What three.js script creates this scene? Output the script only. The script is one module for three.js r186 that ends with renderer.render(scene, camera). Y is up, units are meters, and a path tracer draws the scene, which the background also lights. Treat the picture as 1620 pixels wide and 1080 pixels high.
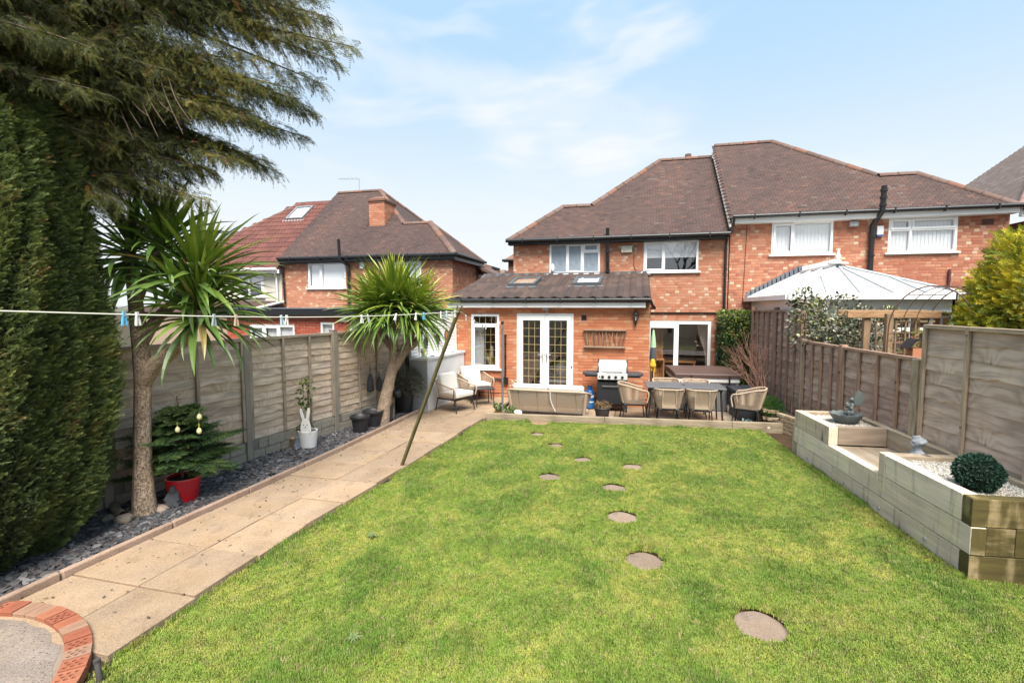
import * as THREE from 'three';
import { RoundedBoxGeometry } from 'three/addons/geometries/RoundedBoxGeometry.js';
import { mergeGeometries } from 'three/addons/utils/BufferGeometryUtils.js';
import { MarchingCubes } from 'three/addons/objects/MarchingCubes.js';

// ---------------------------------------------------------------- camera, sky, sun, exposure
const scene = new THREE.Scene();
const camera = new THREE.PerspectiveCamera(70.08, 1.5, 0.05, 600);
const D = Math.PI / 180;
camera.rotation.order = 'YXZ';
camera.position.set(4.48, 2.33, 11.82);
camera.rotation.set(-4.086 * D, 14.1 * D, 0);
const renderer = new THREE.WebGLRenderer({ antialias: true });
renderer.toneMapping = THREE.LinearToneMapping;
renderer.toneMappingExposure = 1.9;
renderer.shadowMap.enabled = true;
renderer.shadowMap.type = THREE.PCFSoftShadowMap;
const SUN_DIR = new THREE.Vector3(0.18, 0.83, 0.51).normalize();
const sun = new THREE.DirectionalLight(new THREE.Color(1, 0.93, 0.83), 5.0);
sun.position.copy(SUN_DIR).multiplyScalar(40).add(new THREE.Vector3(4, 0, 2));
sun.target.position.set(4, 0, 2);
sun.castShadow = true; sun.shadow.radius = 65; sun.shadow.mapSize.set(2048, 2048);
Object.assign(sun.shadow.camera, { left: -20, right: 20, top: 20, bottom: -20, near: 1, far: 90 });
scene.add(sun, sun.target);

// ---------------------------------------------------------------- random numbers and noise
function rng(a) { return () => { a |= 0; a = a + 0x6D2B79F5 | 0; let t = Math.imul(a ^ a >>> 15, 1 | a); t = t + Math.imul(t ^ t >>> 7, 61 | t) ^ t; return ((t ^ t >>> 14) >>> 0) / 4294967296; }; }
const R = rng(7);
const rr = (a, b, r = R) => a + (b - a) * r();
const pick = (a, r = R) => a[Math.floor(r() * a.length)];
const mix = (a, b, t) => a + (b - a) * t, clamp = (x, a = 0, b = 1) => Math.min(b, Math.max(a, x)), ss = (a, b, x) => { const t = clamp((x - a) / (b - a)); return t * t * (3 - 2 * t); };
function h2(x, y, s) { let h = Math.imul(x, 374761393) + Math.imul(y, 668265263) + Math.imul(s, 974634777) | 0; h = Math.imul(h ^ h >>> 13, 1274126177); return ((h ^ h >>> 16) >>> 0) / 4294967296; }
function vn(x, y, px, py, s) { // periodic value noise
  const xi = Math.floor(x), yi = Math.floor(y), fx = x - xi, fy = y - yi, u = fx * fx * (3 - 2 * fx), v = fy * fy * (3 - 2 * fy);
  const w = (a, p) => ((a % p) + p) % p, g = (a, b) => h2(w(xi + a, px), w(yi + b, py), s);
  return mix(mix(g(0, 0), g(1, 0), u), mix(g(0, 1), g(1, 1), u), v);
}
function fbm(u, v, fx, fy, oct, s) { let a = 0, w = 0.5, t = 0; for (let i = 0; i < oct; i++) { a += w * vn(u * fx, v * fy, fx, fy, s + i); t += w; w *= 0.55; fx *= 2; fy *= 2; } return a / t; }
const n3 = (x, y, z, s = 0) => (vn(x, y + z * 1.7, 4096, 4096, s) + vn(y + 31, z + x * 1.3, 4096, 4096, s + 9)) / 2;

// sky: clear spring blue overhead, white haze low down, thin streaks of cirrus; the same all the way round
{
  const W = 2048, H = 1024, d = new Float32Array(W * H * 4), top = [0.26, 0.395, 0.545], mid = [0.265, 0.395, 0.535], low = [0.50, 0.525, 0.545];
  for (let y = 0; y < H; y++) for (let x = 0; x < W; x++) {
    const el = (y + 0.5) / H * 180 - 90, az = x / W, i = (y * W + x) * 4, e = Math.max(0, el);
    const a = ss(2, 30, e), b = ss(26, 75, e);
    let c = [0, 1, 2].map((k) => mix(mix(low[k], mid[k], a), top[k], b));
    const wx = az * 14 + 0.6 * fbm(az, el / 180, 8, 4, 3, 5), wy = el / 180 * 11;
    let cl = fbm(wx / 14, wy / 11 + az * 0.5, 14, 22, 5, 40) * 0.65 + fbm(wx / 14, wy / 11, 42, 30, 4, 60) * 0.35;
    const sx = az * 9 + el / 180 * 7 + 0.5 * fbm(az, el / 180, 12, 8, 3, 15), sy = el / 180 * 30 - az * 10 + 1.2 * fbm(az, el / 180, 16, 12, 3, 16), wisp = ss(0.56, 0.82, fbm(sx / 9, sy / 64, 18, 128, 4, 90)) * ss(0.42, 0.62, fbm(az, el / 180, 9, 7, 3, 96));
    cl = ss(0.50, 0.78, cl) * 0.8 + wisp * 0.75;
    cl = cl * ss(3, 14, e) * (1 - 0.4 * ss(50, 80, e));
    const hz = ss(22, 0, e) * 0.35 * fbm(az, el / 180, 10, 8, 4, 80);
    c = c.map((v, k) => mix(v, [0.51, 0.525, 0.54][k], clamp(cl * 0.62 + hz)));
    if (el < 0) c = [0.20, 0.22, 0.17];
    d[i] = c[0]; d[i + 1] = c[1]; d[i + 2] = c[2]; d[i + 3] = 1;
  }
  const t = new THREE.DataTexture(d, W, H, THREE.RGBAFormat, THREE.FloatType);
  t.mapping = THREE.EquirectangularReflectionMapping; t.magFilter = t.minFilter = THREE.LinearFilter; t.needsUpdate = true;
  scene.background = t; scene.environment = t;
}

// ---------------------------------------------------------------- textures
function tex(w, h, f, srgb = true) {
  const d = new Uint8Array(w * h * 4);
  for (let y = 0; y < h; y++) for (let x = 0; x < w; x++) { const c = f(x / w, y / h, x, y), i = (y * w + x) * 4; for (let k = 0; k < 3; k++) d[i + k] = clamp(Array.isArray(c) ? c[k] : c) * 255; d[i + 3] = 255; }
  const t = new THREE.DataTexture(d, w, h); t.wrapS = t.wrapT = THREE.RepeatWrapping; t.magFilter = THREE.LinearFilter; t.minFilter = THREE.LinearMipmapLinearFilter;
  if (srgb) t.colorSpace = THREE.SRGBColorSpace; t.needsUpdate = true; return t;
}
const rep = (t, a, b = a) => { const c = t.clone(); c.repeat.set(a, b); c.needsUpdate = true; return c; };
const T = {};
T.grit = tex(512, 512, (u, v, x, y) => { const n = fbm(u, v, 6, 6, 5, 1), f = h2(x, y, 3); return 0.92 + 0.20 * (n - 0.5) + 0.14 * (f - 0.5); });
T.gritB = tex(512, 512, (u, v, x, y) => fbm(u, v, 40, 40, 3, 11) * 0.6 + h2(x, y, 8) * 0.4, false);
T.wood = tex(1024, 256, (u, v, x, y) => {
  const wob = fbm(u, v, 3, 4, 3, 21) * 0.06, k1 = Math.hypot((u - 0.27) * 7, (v - 0.4 + wob * 0.3) * 2.4), k2 = Math.hypot((u - 0.78) * 8, (v - 0.66) * 2.6);
  const g = fbm(u, v + wob, 4, 60, 4, 22), l = 0.5 + 0.5 * Math.sin((v + wob) * 60 + 3 * Math.exp(-k1 * 3) * 9 + 3 * Math.exp(-k2 * 3) * 9);
  let c = 0.91 + 0.26 * (g - 0.5) + 0.09 * (l - 0.5) + 0.25 * (fbm(u, v, 5, 3, 4, 25) - 0.5);
  c -= 0.35 * ss(0.2, 0.06, Math.min(k1, k2)); const w = 0.03 * (fbm(u, v, 7, 5, 3, 29) - 0.5); return [c + w + 0.012, c, c - w - 0.02];
});
T.woodB = tex(1024, 256, (u, v) => fbm(u, v + fbm(u, v, 3, 4, 3, 21) * 0.06, 4, 60, 4, 22), false);
T.stain = tex(1024, 256, (u, v) => { // sleeper side: grain, greenish streaks running down, dark knots
  const g = fbm(u, v, 4, 50, 4, 122), s = fbm(u + 0.02 * fbm(u, v, 9, 6, 2, 133), v, 34, 3, 4, 131), m = fbm(u, v, 6, 3, 4, 137), k = Math.hypot((u - 0.36) * 11, (v - 0.55) * 2.4), k2 = Math.hypot((u - 0.83) * 12, (v - 0.3) * 2.4);
  let c = 0.95 + 0.2 * (g - 0.5) + 0.16 * (m - 0.5) - 0.15 * ss(0.58, 0.80, s) - 0.35 * ss(0.26, 0.08, Math.min(k, k2)); const gr = 0.035 * ss(0.5, 0.72, m);
  return [c - gr * 0.6, c - gr * 0.1, c - gr * 1.6];
});
T.slab = tex(1024, 1024, (u, v, x, y) => {
  const n = fbm(u, v, 5, 5, 5, 31), a = h2(x >> 1, y >> 1, 33), m = fbm(u, v, 230, 230, 2, 34), st = ss(0.62, 0.8, fbm(u, v, 9, 9, 4, 36));
  let c = 0.93 + 0.22 * (n - 0.5) + 0.34 * (m - 0.5) + (a > 0.92 ? -0.26 : a < 0.07 ? 0.12 : 0) - 0.07 * st; const w = 0.10 * (fbm(u, v, 3, 3, 3, 39) - 0.5); return [c + 0.4 * w, c, c - w];
});
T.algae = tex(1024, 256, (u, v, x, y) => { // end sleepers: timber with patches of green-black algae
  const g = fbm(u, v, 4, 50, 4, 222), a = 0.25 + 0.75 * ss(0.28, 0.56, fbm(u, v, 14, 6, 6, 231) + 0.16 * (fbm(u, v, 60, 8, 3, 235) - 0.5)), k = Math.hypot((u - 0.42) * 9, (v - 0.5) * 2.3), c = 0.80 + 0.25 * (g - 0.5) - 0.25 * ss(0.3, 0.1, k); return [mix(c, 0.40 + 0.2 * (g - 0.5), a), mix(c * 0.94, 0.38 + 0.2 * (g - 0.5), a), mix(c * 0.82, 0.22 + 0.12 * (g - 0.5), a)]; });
T.slabB = tex(512, 512, (u, v, x, y) => fbm(u, v, 70, 70, 3, 35) * 0.7 + h2(x, y, 4) * 0.3, false);
T.bark = tex(256, 512, (u, v) => { const c = fbm(u + 0.03 * fbm(u, v, 6, 10, 3, 52), v, 10, 18, 3, 51), k = ss(0.0, 0.075, Math.abs(c - 0.5)) * (0.75 + 0.5 * (fbm(u, v, 40, 40, 2, 57) - 0.3)); return [0.76 + 0.21 * k, 0.73 + 0.22 * k, 0.70 + 0.23 * k].map((q) => q * (0.85 + 0.3 * fbm(u, v, 4, 6, 3, 55))); });
T.barkB = tex(256, 512, (u, v) => ss(0.0, 0.075, Math.abs(fbm(u + 0.03 * fbm(u, v, 6, 10, 3, 52), v, 10, 18, 3, 51) - 0.5)), false);
T.soil = tex(512, 512, (u, v, x, y) => { const n = fbm(u, v, 10, 10, 5, 71), f = h2(x, y, 72); return [0.52, 0.44, 0.34].map((k) => k * (0.7 + 0.6 * n + 0.2 * (f - 0.5))); });
T.turf = tex(1024, 1024, (u, v, x, y) => { const n = fbm(u, v, 7, 7, 5, 81), f = fbm(u, v, 140, 140, 2, 82), y2 = ss(0.45, 0.75, fbm(u, v, 5, 5, 4, 86)), g = h2(x, y, 83); const k = 0.55 + 0.6 * (f - 0.3) + 0.3 * (g - 0.5); return [k * mix(0.52, 0.86, y2), k * mix(0.72, 0.80, y2) * (0.9 + 0.3 * (n - 0.5)), k * mix(0.20, 0.30, y2)]; });
T.plas = tex(512, 512, (u, v) => 0.90 + 0.12 * (fbm(u, v, 4, 4, 5, 91) - 0.5));

// ---------------------------------------------------------------- materials
const lin = (r, g, b) => new THREE.Color().setRGB(r, g, b);
const mat = (c, rough = 0.8, o = {}) => new THREE.MeshStandardMaterial({ color: Array.isArray(c) ? lin(...c) : c, roughness: rough, ...o });
const phys = (c, rough, o = {}) => new THREE.MeshPhysicalMaterial({ color: Array.isArray(c) ? lin(...c) : c, roughness: rough, ...o });
const gritty = (c, rough = 0.9, o = {}) => mat(c, rough, { map: T.grit, bumpMap: T.gritB, bumpScale: 0.003, ...o });
const woody = (c, rough = 0.85, o = {}) => mat(c, rough, { map: T.wood, bumpMap: T.woodB, bumpScale: 0.003, ...o });
const X = {
  upvc: phys([0.82, 0.825, 0.83], 0.28, { clearcoat: 0.15 }), upvcOld: mat([0.76, 0.76, 0.75], 0.4), black: phys([0.012, 0.012, 0.014], 0.35), darkGrey: mat([0.028, 0.03, 0.034], 0.55), gutter: mat([0.016, 0.017, 0.019], 0.4),
  glass: phys([1, 1, 1], 0.02, { transmission: 1, thickness: 0, ior: 1.9 }), frosted: phys([0.30, 0.36, 0.42], 0.35, { map: T.grit, bumpMap: T.gritB, bumpScale: 0.004 }),
  dark: mat([0.03, 0.028, 0.026], 0.95), room: mat([0.16, 0.14, 0.12], 0.95), blind: mat([0.72, 0.74, 0.77], 0.85), blindGrey: mat([0.42, 0.46, 0.52], 0.85), curtain: mat([0.55, 0.48, 0.40], 0.95),
  mortar: gritty([0.40, 0.29, 0.22], 0.95), mortarExt: gritty([0.40, 0.24, 0.17], 0.95), mortarPale: gritty([0.55, 0.45, 0.38], 0.95), lead: mat([0.13, 0.15, 0.18], 0.6, { map: T.grit }),
  cream: mat([0.72, 0.68, 0.58], 0.9, { map: T.plas, bumpMap: T.gritB, bumpScale: 0.002 }), whiteRender: mat([0.78, 0.79, 0.80], 0.85, { map: T.plas, bumpMap: T.gritB, bumpScale: 0.0015 }), greyRender: mat([0.42, 0.43, 0.43], 0.85, { map: T.plas }),
  steel: mat([0.62, 0.62, 0.60], 0.32, { metalness: 0.9 }), lead2: mat([0.30, 0.31, 0.33], 0.5), brass: mat([0.50, 0.40, 0.19], 0.5, { metalness: 0.2 }),
  rope: mat([0.45, 0.335, 0.24], 0.9), ropeDark: mat([0.43, 0.335, 0.24], 0.9), cushion: mat([0.62, 0.59, 0.54], 0.95, { bumpMap: T.gritB, bumpScale: 0.002 }), frame: mat([0.022, 0.023, 0.026], 0.45),
  concrete: gritty([0.36, 0.33, 0.28]), postConc: gritty([0.30, 0.27, 0.22]), gravelBoard: gritty([0.34, 0.31, 0.25]),
};
const COL = new THREE.Color();
// ---------------------------------------------------------------- geometry helpers
const V3 = (x, y, z) => new THREE.Vector3(x, y, z);
const box = (w, h, d, x = 0, y = 0, z = 0, rx = 0, ry = 0, rz = 0) => place(new THREE.BoxGeometry(w, h, d), x, y, z, rx, ry, rz);
const rbox = (w, h, d, r, x = 0, y = 0, z = 0, rx = 0, ry = 0, rz = 0, s = 2) => place(new RoundedBoxGeometry(w, h, d, s, r), x, y, z, rx, ry, rz);
const cyl = (rt, rb, h, x = 0, y = 0, z = 0, rx = 0, ry = 0, rz = 0, s = 12, open = false) => place(new THREE.CylinderGeometry(rt, rb, h, s, 1, open), x, y, z, rx, ry, rz);
const sph = (r, x, y, z, sx = 1, sy = 1, sz = 1, a = 14, b = 10) => { const g = new THREE.SphereGeometry(r, a, b); g.scale(sx, sy, sz); g.translate(x, y, z); return g; };
function place(g, x, y, z, rx = 0, ry = 0, rz = 0) { if (rx || ry || rz) g.applyMatrix4(new THREE.Matrix4().makeRotationFromEuler(new THREE.Euler(rx, ry, rz))); g.translate(x, y, z); return g; }
const lathe = (pts, s = 20, x = 0, y = 0, z = 0) => { const g = new THREE.LatheGeometry(pts.map(([a, b]) => new THREE.Vector2(a, b)), s); g.translate(x, y, z); return g; };
const tube = (pts, r, seg = 12, rs = 6, closed = false) => new THREE.TubeGeometry(new THREE.CatmullRomCurve3(pts.map((p) => V3(...p)), closed), seg, r, rs, closed);
function bar(a, b, r, s = 6, r2 = r) { const A = V3(...a), B = V3(...b), d = B.clone().sub(A), g = new THREE.CylinderGeometry(r2, r, d.length(), s); g.applyQuaternion(new THREE.Quaternion().setFromUnitVectors(V3(0, 1, 0), d.clone().normalize())); g.translate(...A.add(B).multiplyScalar(0.5).toArray()); return g; }
function taperTube(pts, radii, seg = 16, rs = 8) { // a limb whose radius follows a list
  const c = new THREE.CatmullRomCurve3(pts.map((p) => V3(...p))), g = new THREE.TubeGeometry(c, seg, 1, rs), p = g.attributes.position;
  for (let i = 0; i <= seg; i++) { const t = i / seg, k = t * (radii.length - 1), a = Math.min(radii.length - 2, Math.floor(k)), r = mix(radii[a], radii[a + 1], k - a), o = c.getPointAt(t); for (let j = 0; j <= rs; j++) { const q = i * (rs + 1) + j; p.setXYZ(q, o.x + (p.getX(q) - o.x) * r, o.y + (p.getY(q) - o.y) * r, o.z + (p.getZ(q) - o.z) * r); } }
  g.computeVertexNormals(); return g;
}
function M(list) { // merge, whatever the attributes
  const l = list.map((g) => { g = g.index ? g.toNonIndexed() : g; for (const k of Object.keys(g.attributes)) if (!['position', 'normal', 'uv'].includes(k)) g.deleteAttribute(k); if (!g.attributes.normal) g.computeVertexNormals(); if (!g.attributes.uv) g.setAttribute('uv', new THREE.BufferAttribute(new Float32Array(g.attributes.position.count * 2), 2)); return g; });
  return l.length > 1 ? mergeGeometries(l) : l[0];
}
function uvm(g, s = 1, along = null, off = 0) { // uv in metres from the face direction; the wood grain (u) runs along the longest side
  g = g.index ? g.toNonIndexed() : g; g.computeBoundingBox(); const b = g.boundingBox, sz = b.max.clone().sub(b.min).toArray(), L = along ?? sz.indexOf(Math.max(...sz)), p = g.attributes.position, n = g.attributes.normal, uv = new Float32Array(p.count * 2);
  for (let i = 0; i < p.count; i++) { const a = [Math.abs(n.getX(i)), Math.abs(n.getY(i)), Math.abs(n.getZ(i))], N = a.indexOf(Math.max(...a)), q = [p.getX(i), p.getY(i), p.getZ(i)]; let ax = [0, 1, 2].filter((k) => k !== N); if (ax[1] === L) ax.reverse(); uv[i * 2] = q[ax[0]] * s + off; uv[i * 2 + 1] = q[ax[1]] * s * (along === null && false ? 1 : 1) + off * 0.7; }
  g.setAttribute('uv', new THREE.BufferAttribute(uv, 2)); return g;
}
function prism(pts, t = 0.06) { // a flat polygon in space given a thickness below it
  const P = pts.map((p) => V3(...p)), n = P[1].clone().sub(P[0]).cross(P[2].clone().sub(P[0])).normalize(); if (n.y < 0) n.negate();
  const u = P[1].clone().sub(P[0]).normalize(), v = n.clone().cross(u), tri = THREE.ShapeUtils.triangulateShape(P.map((p) => { const q = p.clone().sub(P[0]); return new THREE.Vector2(q.dot(u), q.dot(v)); }), []);
  const a = [], Q = P.map((p) => p.clone().addScaledVector(n, -t)), put = (...v3) => v3.forEach((k) => a.push(k.x, k.y, k.z));
  for (const [i, j, k] of tri) { put(P[i], P[j], P[k]); put(Q[i], Q[k], Q[j]); }
  for (let i = 0; i < P.length; i++) { const j = (i + 1) % P.length; put(P[i], Q[i], P[j]); put(P[j], Q[i], Q[j]); }
  const g = new THREE.BufferGeometry(); g.setAttribute('position', new THREE.BufferAttribute(new Float32Array(a), 3)); g.computeVertexNormals(); return uvm(g);
}
function holed(w, h, holes, t) { // a wall in the xy plane with openings [x0, y0, x1, y1]; its front face is z = 0
  const s = new THREE.Shape(); s.moveTo(0, 0); s.lineTo(w, 0); s.lineTo(w, h); s.lineTo(0, h); s.closePath();
  for (const [a, b, c, d] of holes) { const q = new THREE.Path(); q.moveTo(a, b); q.lineTo(a, d); q.lineTo(c, d); q.lineTo(c, b); q.closePath(); s.holes.push(q); }
  const g = new THREE.ExtrudeGeometry(s, { depth: t, bevelEnabled: false }); g.translate(0, 0, -t); return g;
}
// ---------------------------------------------------------------- scene helpers
const used = new Map();
function numbered(n) { const k = used.get(n) ?? 0; used.set(n, k + 1); return k ? n + '_' + String(k).padStart(3, '0') : n; }
function tag(o, label, category, group) { Object.assign(o.userData, { label, category }); if (group) o.userData.group = group; return o; }
function thing(name, label, category, [x, y, z] = [0, 0, 0], turn = 0, group) { const o = new THREE.Group(); o.name = numbered(name); o.position.set(x, y, z); o.rotation.y = turn; scene.add(o); return tag(o, label, category, group); }
function part(name, geo, m, parent, label) { const o = new THREE.Mesh(Array.isArray(geo) ? M(geo) : geo, m); o.name = name; o.castShadow = o.receiveShadow = true; parent.add(o); if (label) o.userData.label = label; return o; }
function solo(name, geo, m, label, category, pos = [0, 0, 0], turn = 0, group) { const o = part(numbered(name), geo, m, scene); o.position.set(...pos); o.rotation.y = turn; return tag(o, label, category, group); }
function struct(name, geo, m, pos = [0, 0, 0]) { const o = part(numbered(name), geo, m, scene); o.position.set(...pos); o.userData.kind = 'structure'; return o; }
function structGroup(name) { const o = new THREE.Group(); o.name = numbered(name); o.userData.kind = 'structure'; scene.add(o); return o; }
function copyOf(o, label, [x, y, z], turn = 0) { const c = o.clone(); c.name = numbered(o.name.replace(/_\d{3}$/, '')); c.userData = { ...o.userData, label }; c.position.set(x, y, z); c.rotation.set(0, turn, 0); scene.add(c); return c; }
// many small copies as one object; list holds [matrix, colour]
const m4 = new THREE.Matrix4(), q4 = new THREE.Quaternion(), e4 = new THREE.Euler(), ONE = V3(1, 1, 1);
const xf = (x, y, z, rx = 0, ry = 0, rz = 0, sx = 1, sy = sx, sz = sx) => new THREE.Matrix4().compose(V3(x, y, z), new THREE.Quaternion().setFromEuler(new THREE.Euler(rx, ry, rz, 'YXZ')), V3(sx, sy, sz));
function many(name, geo, m, list, parent, stuff = true) {
  const o = new THREE.InstancedMesh(geo, m, list.length); list.forEach(([a, c], i) => { o.setMatrixAt(i, a); o.setColorAt(i, c); });
  o.name = name; o.castShadow = o.receiveShadow = true; if (stuff) o.userData.kind = 'stuff'; parent.add(o); return o;
}

// ================================================================ HOUSES
function rebase(h) { for (const c of h.children) c.position.sub(h.position); return h; }
const camP = camera.position;
// bricks over one face of a wall: turn 0 faces +z; each is a block standing 5 mm proud of the mortar; the nearest are parts, the others joined
function bricks(wall, [ox, oy, oz], turn, w, h, holes, pal, { course = 0.078, len = 0.235, flemish = false, parts = 0, seed = 1 } = {}) {
  const r = rng(seed), list = [], j = 0.011, rows = Math.ceil(h / course);
  for (let k = 0; k < rows; k++) {
    const y0 = k * course + j / 2, y1 = Math.min(h, (k + 1) * course - j / 2); if (y1 - y0 < 0.015) continue;
    let x = flemish ? -rr(0, len * 1.5, r) : (k % 2 ? -len / 2 : 0), i = k % 2;
    while (x < w) {
      const head = flemish && (i++ % 2 === 1), L = head ? len / 2 : len; let segs = [[Math.max(0, x + j / 2), Math.min(w, x + L - j / 2)]]; x += L;
      for (const [a, b, c, d] of holes) if (y1 > b && y0 < d) segs = segs.flatMap(([p, q]) => (q <= a || p >= c ? [[p, q]] : [[p, Math.min(q, a)], [Math.max(p, c), q]]));
      for (const [p, q] of segs) if (q - p > 0.02) list.push([p, q, y0, y1, head ? pick(pal.head ?? pal.all, r) : pick(pal.all, r), rr(0.0, 0.005, r), rr(0.91, 1.09, r)]);
    }
  }
  const c = Math.cos(turn), s = Math.sin(turn), g = bricks.geo ??= box(1, 1, 1);
  const posOf = ([p, q, y0, y1, , dz]) => { const lx = (p + q) / 2, lz = -0.03 + 0.004 + dz; return [ox + lx * c + lz * s, oy + (y0 + y1) / 2, oz - lx * s + lz * c]; };
  list.sort((a, b) => { const A = posOf(a), B = posOf(b); return Math.hypot(A[0] - camP.x, A[2] - camP.z) - Math.hypot(B[0] - camP.x, B[2] - camP.z); });
  const own = list.slice(0, parts), rest = list.slice(parts);
  const put = (wl) => [wl.position.x, wl.position.y, wl.position.z];
  for (const b of own) { const o = part('brick', g, pal.mats[pal.all.indexOf(b[4]) < 0 ? 0 : pal.all.indexOf(b[4])], wall), P = posOf(b); o.position.set(...P); o.rotation.y = turn; o.scale.set(b[1] - b[0], b[3] - b[2], 0.06); }
  if (rest.length) many('brick', g, pal.base, rest.map((b) => { const P = posOf(b); return [xf(P[0], P[1], P[2], 0, turn, 0, b[1] - b[0], b[3] - b[2], 0.06), new THREE.Color().setRGB(...b[4].map((v) => v * b[6]))]; }), wall);
}
function palette(list, head) { const p = { all: list, head, mats: list.map((c) => gritty(c, 0.92)), base: gritty([1, 1, 1], 0.92) }; return p; }
const o1 = [0.52, 0.215, 0.125], o2 = [0.48, 0.185, 0.105], o3 = [0.55, 0.255, 0.155], o4 = [0.60, 0.34, 0.22], o5 = [0.66, 0.47, 0.32], o6 = [0.43, 0.155, 0.09], o7 = [0.50, 0.38, 0.22];
const PAL_MAIN = palette([o1, o2, o3, o1, o2, o3, o1, o3, o2, o1, o3, [0.54, 0.27, 0.165]], [o5, o4, o1, o4, o3, o3, [0.66, 0.47, 0.33], o2, o1, o1]);
const PAL_RIGHT = palette([[0.46, 0.165, 0.10], [0.42, 0.14, 0.085], [0.49, 0.195, 0.12], o2, o3, o6, o1, o1], [o5, o4, o3, o1, [0.62, 0.40, 0.28], [0.40, 0.14, 0.085], o2, o1, o3]);
const PAL_EXT = palette([[0.55, 0.20, 0.095], [0.52, 0.18, 0.083], [0.58, 0.23, 0.11], [0.535, 0.19, 0.09], [0.60, 0.28, 0.155], [0.50, 0.168, 0.078]]);
const PAL_RED = palette([[0.45, 0.085, 0.04], [0.40, 0.07, 0.035], [0.48, 0.11, 0.06]]);

const strips = (w, h, n, ang, x, y, z) => M(Array.from({ length: n }, (_, i) => box(w / n * 1.04, h, 0.003, x + (i + 0.5) * w / n, y + h / 2, z, 0, ang, 0)));
// a plastic-framed window facing +z; lights are [x0, y0, x1, y1, opening] as fractions of its size
function makeWindow(parent, [x, y, z], w, h, lights, { back = 'blind', sill = true, bars, m = X.upvc, name = 'window', label } = {}) {
  const f = 0.055, holes = lights.map(([a, b, c, d]) => [a * w + (a === 0 ? f : f / 2), b * h + (b === 0 ? f : f / 2), c * w - (c === 1 ? f : f / 2), d * h - (d === 1 ? f : f / 2)]);
  const fr = part(name, holed(w, h, holes, 0.07), m, parent, label); fr.position.set(x, y, z);
  lights.forEach(([, , , , open], i) => {
    let [a, b, c, d] = holes[i];
    if (open) { const k = 0.05, g = holed(c - a + 0.03, d - b + 0.03, [[k, k, c - a + 0.03 - k, d - b + 0.03 - k]], 0.05); g.translate(a - 0.015, b - 0.015, 0.022); part('sash', g, m, fr); [a, b, c, d] = [a + k - 0.015, b + k - 0.015, c - k + 0.015, d - k + 0.015]; }
    part('pane', box(c - a, d - b, 0.006, (a + c) / 2, (b + d) / 2, open ? -0.008 : -0.035), back === 'frost' ? X.frosted : X.glass, fr);
    if (bars) { const [nx, ny] = bars[i] ?? [0, 0], l = []; for (let k = 1; k < nx; k++) l.push(box(0.008, d - b, 0.012, mix(a, c, k / nx), (b + d) / 2, -0.036)); for (let k = 1; k < ny; k++) l.push(box(c - a, 0.008, 0.010, (a + c) / 2, mix(b, d, k / ny), -0.036)); if (l.length) part('glazing_bar', l, X.brass, fr); }
    if (back === 'vertical') part('blind', strips(c - a, d - b, Math.max(3, Math.round((c - a) / 0.085)), 0.14, a, b, -0.10), X.blindPale ??= mat([0.78, 0.80, 0.82], 0.8), fr);
    if (back === 'half') part('blind', [box(c - a + 0.02, (d - b) * 0.56, 0.012, (a + c) / 2, b + (d - b) * 0.73, -0.11)], X.blind, fr);
  });
  if (back !== 'none') part('room_backing', box(w * 0.998, h * 0.998, 0.02, w / 2, h / 2, -1.2), X.dark, fr);  // added dark board behind the opening, stops see-through; no wall of the room
  if (sill) part('sill', rbox(w + 0.14, 0.045, 0.13, 0.01, w / 2, -0.0225, 0.0), m, fr);
  return fr;
}
// plain tiles laid in courses over a polygon in space; up-slope direction from the polygon's own plane
function courses(roof, pts, pal, { gauge = 0.1, wide = 0.168, thick = 0.014, seed = 3, name = 'roof_tile', holes = [] } = {}) {
  const P = pts.map((p) => V3(...p)), n = P[1].clone().sub(P[0]).cross(P[2].clone().sub(P[0])).normalize(); if (n.y < 0) n.negate();
  const a = V3(0, 1, 0).cross(n).normalize(), s = n.clone().cross(a).normalize(); if (s.y < 0) { s.negate(); } const ac = s.clone().cross(n).normalize();
  const q = P.map((p) => { const d = p.clone().sub(P[0]); return [d.dot(ac), d.dot(s)]; });
  const inside = (x, y) => { let c = false; for (let i = 0, j = q.length - 1; i < q.length; j = i++) { if ((q[i][1] > y) !== (q[j][1] > y) && x < (q[j][0] - q[i][0]) * (y - q[i][1]) / (q[j][1] - q[i][1]) + q[i][0]) c = !c; } return c; };
  const xs = q.map((k) => k[0]), ys = q.map((k) => k[1]), r = rng(seed), list = [], basis = new THREE.Matrix4(), tilt = new THREE.Matrix4().makeRotationX(0.10);
  for (let y = Math.min(...ys) - 0.02, k = 0; y < Math.max(...ys); y += gauge, k++) for (let x = Math.min(...xs) + (k % 2) * wide / 2; x < Math.max(...xs); x += wide) {
    if (!inside(x, y + gauge * 0.5)) continue; const p = P[0].clone().addScaledVector(ac, x).addScaledVector(s, y + gauge * 0.55).addScaledVector(n, thick * 0.9 + rr(0, 0.004, r));
    if (holes.some((f) => f(p))) continue;
    basis.makeBasis(ac, s, n).setPosition(p).multiply(tilt).scale(V3(wide - 0.006, gauge * 1.35, thick));
    const big = n3(p.x * 0.9 + 40, p.y * 0.35, p.z * 0.35, seed), t = clamp(0.5 + (big - 0.5) * 0.75 + (r() - 0.5) * (r() < 0.15 ? 0.8 : 0.30)), c = pal[Math.floor(t * pal.length * 0.999)], v = rr(0.88, 1.12, r);
    list.push([basis.clone(), new THREE.Color().setRGB(c[0] * v, c[1] * v, c[2] * v)]);
  }
  return many(name, courses.geo ??= box(1, 1, 1), courses.mat ??= gritty([1, 1, 1], 0.9), list, roof);
}
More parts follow.
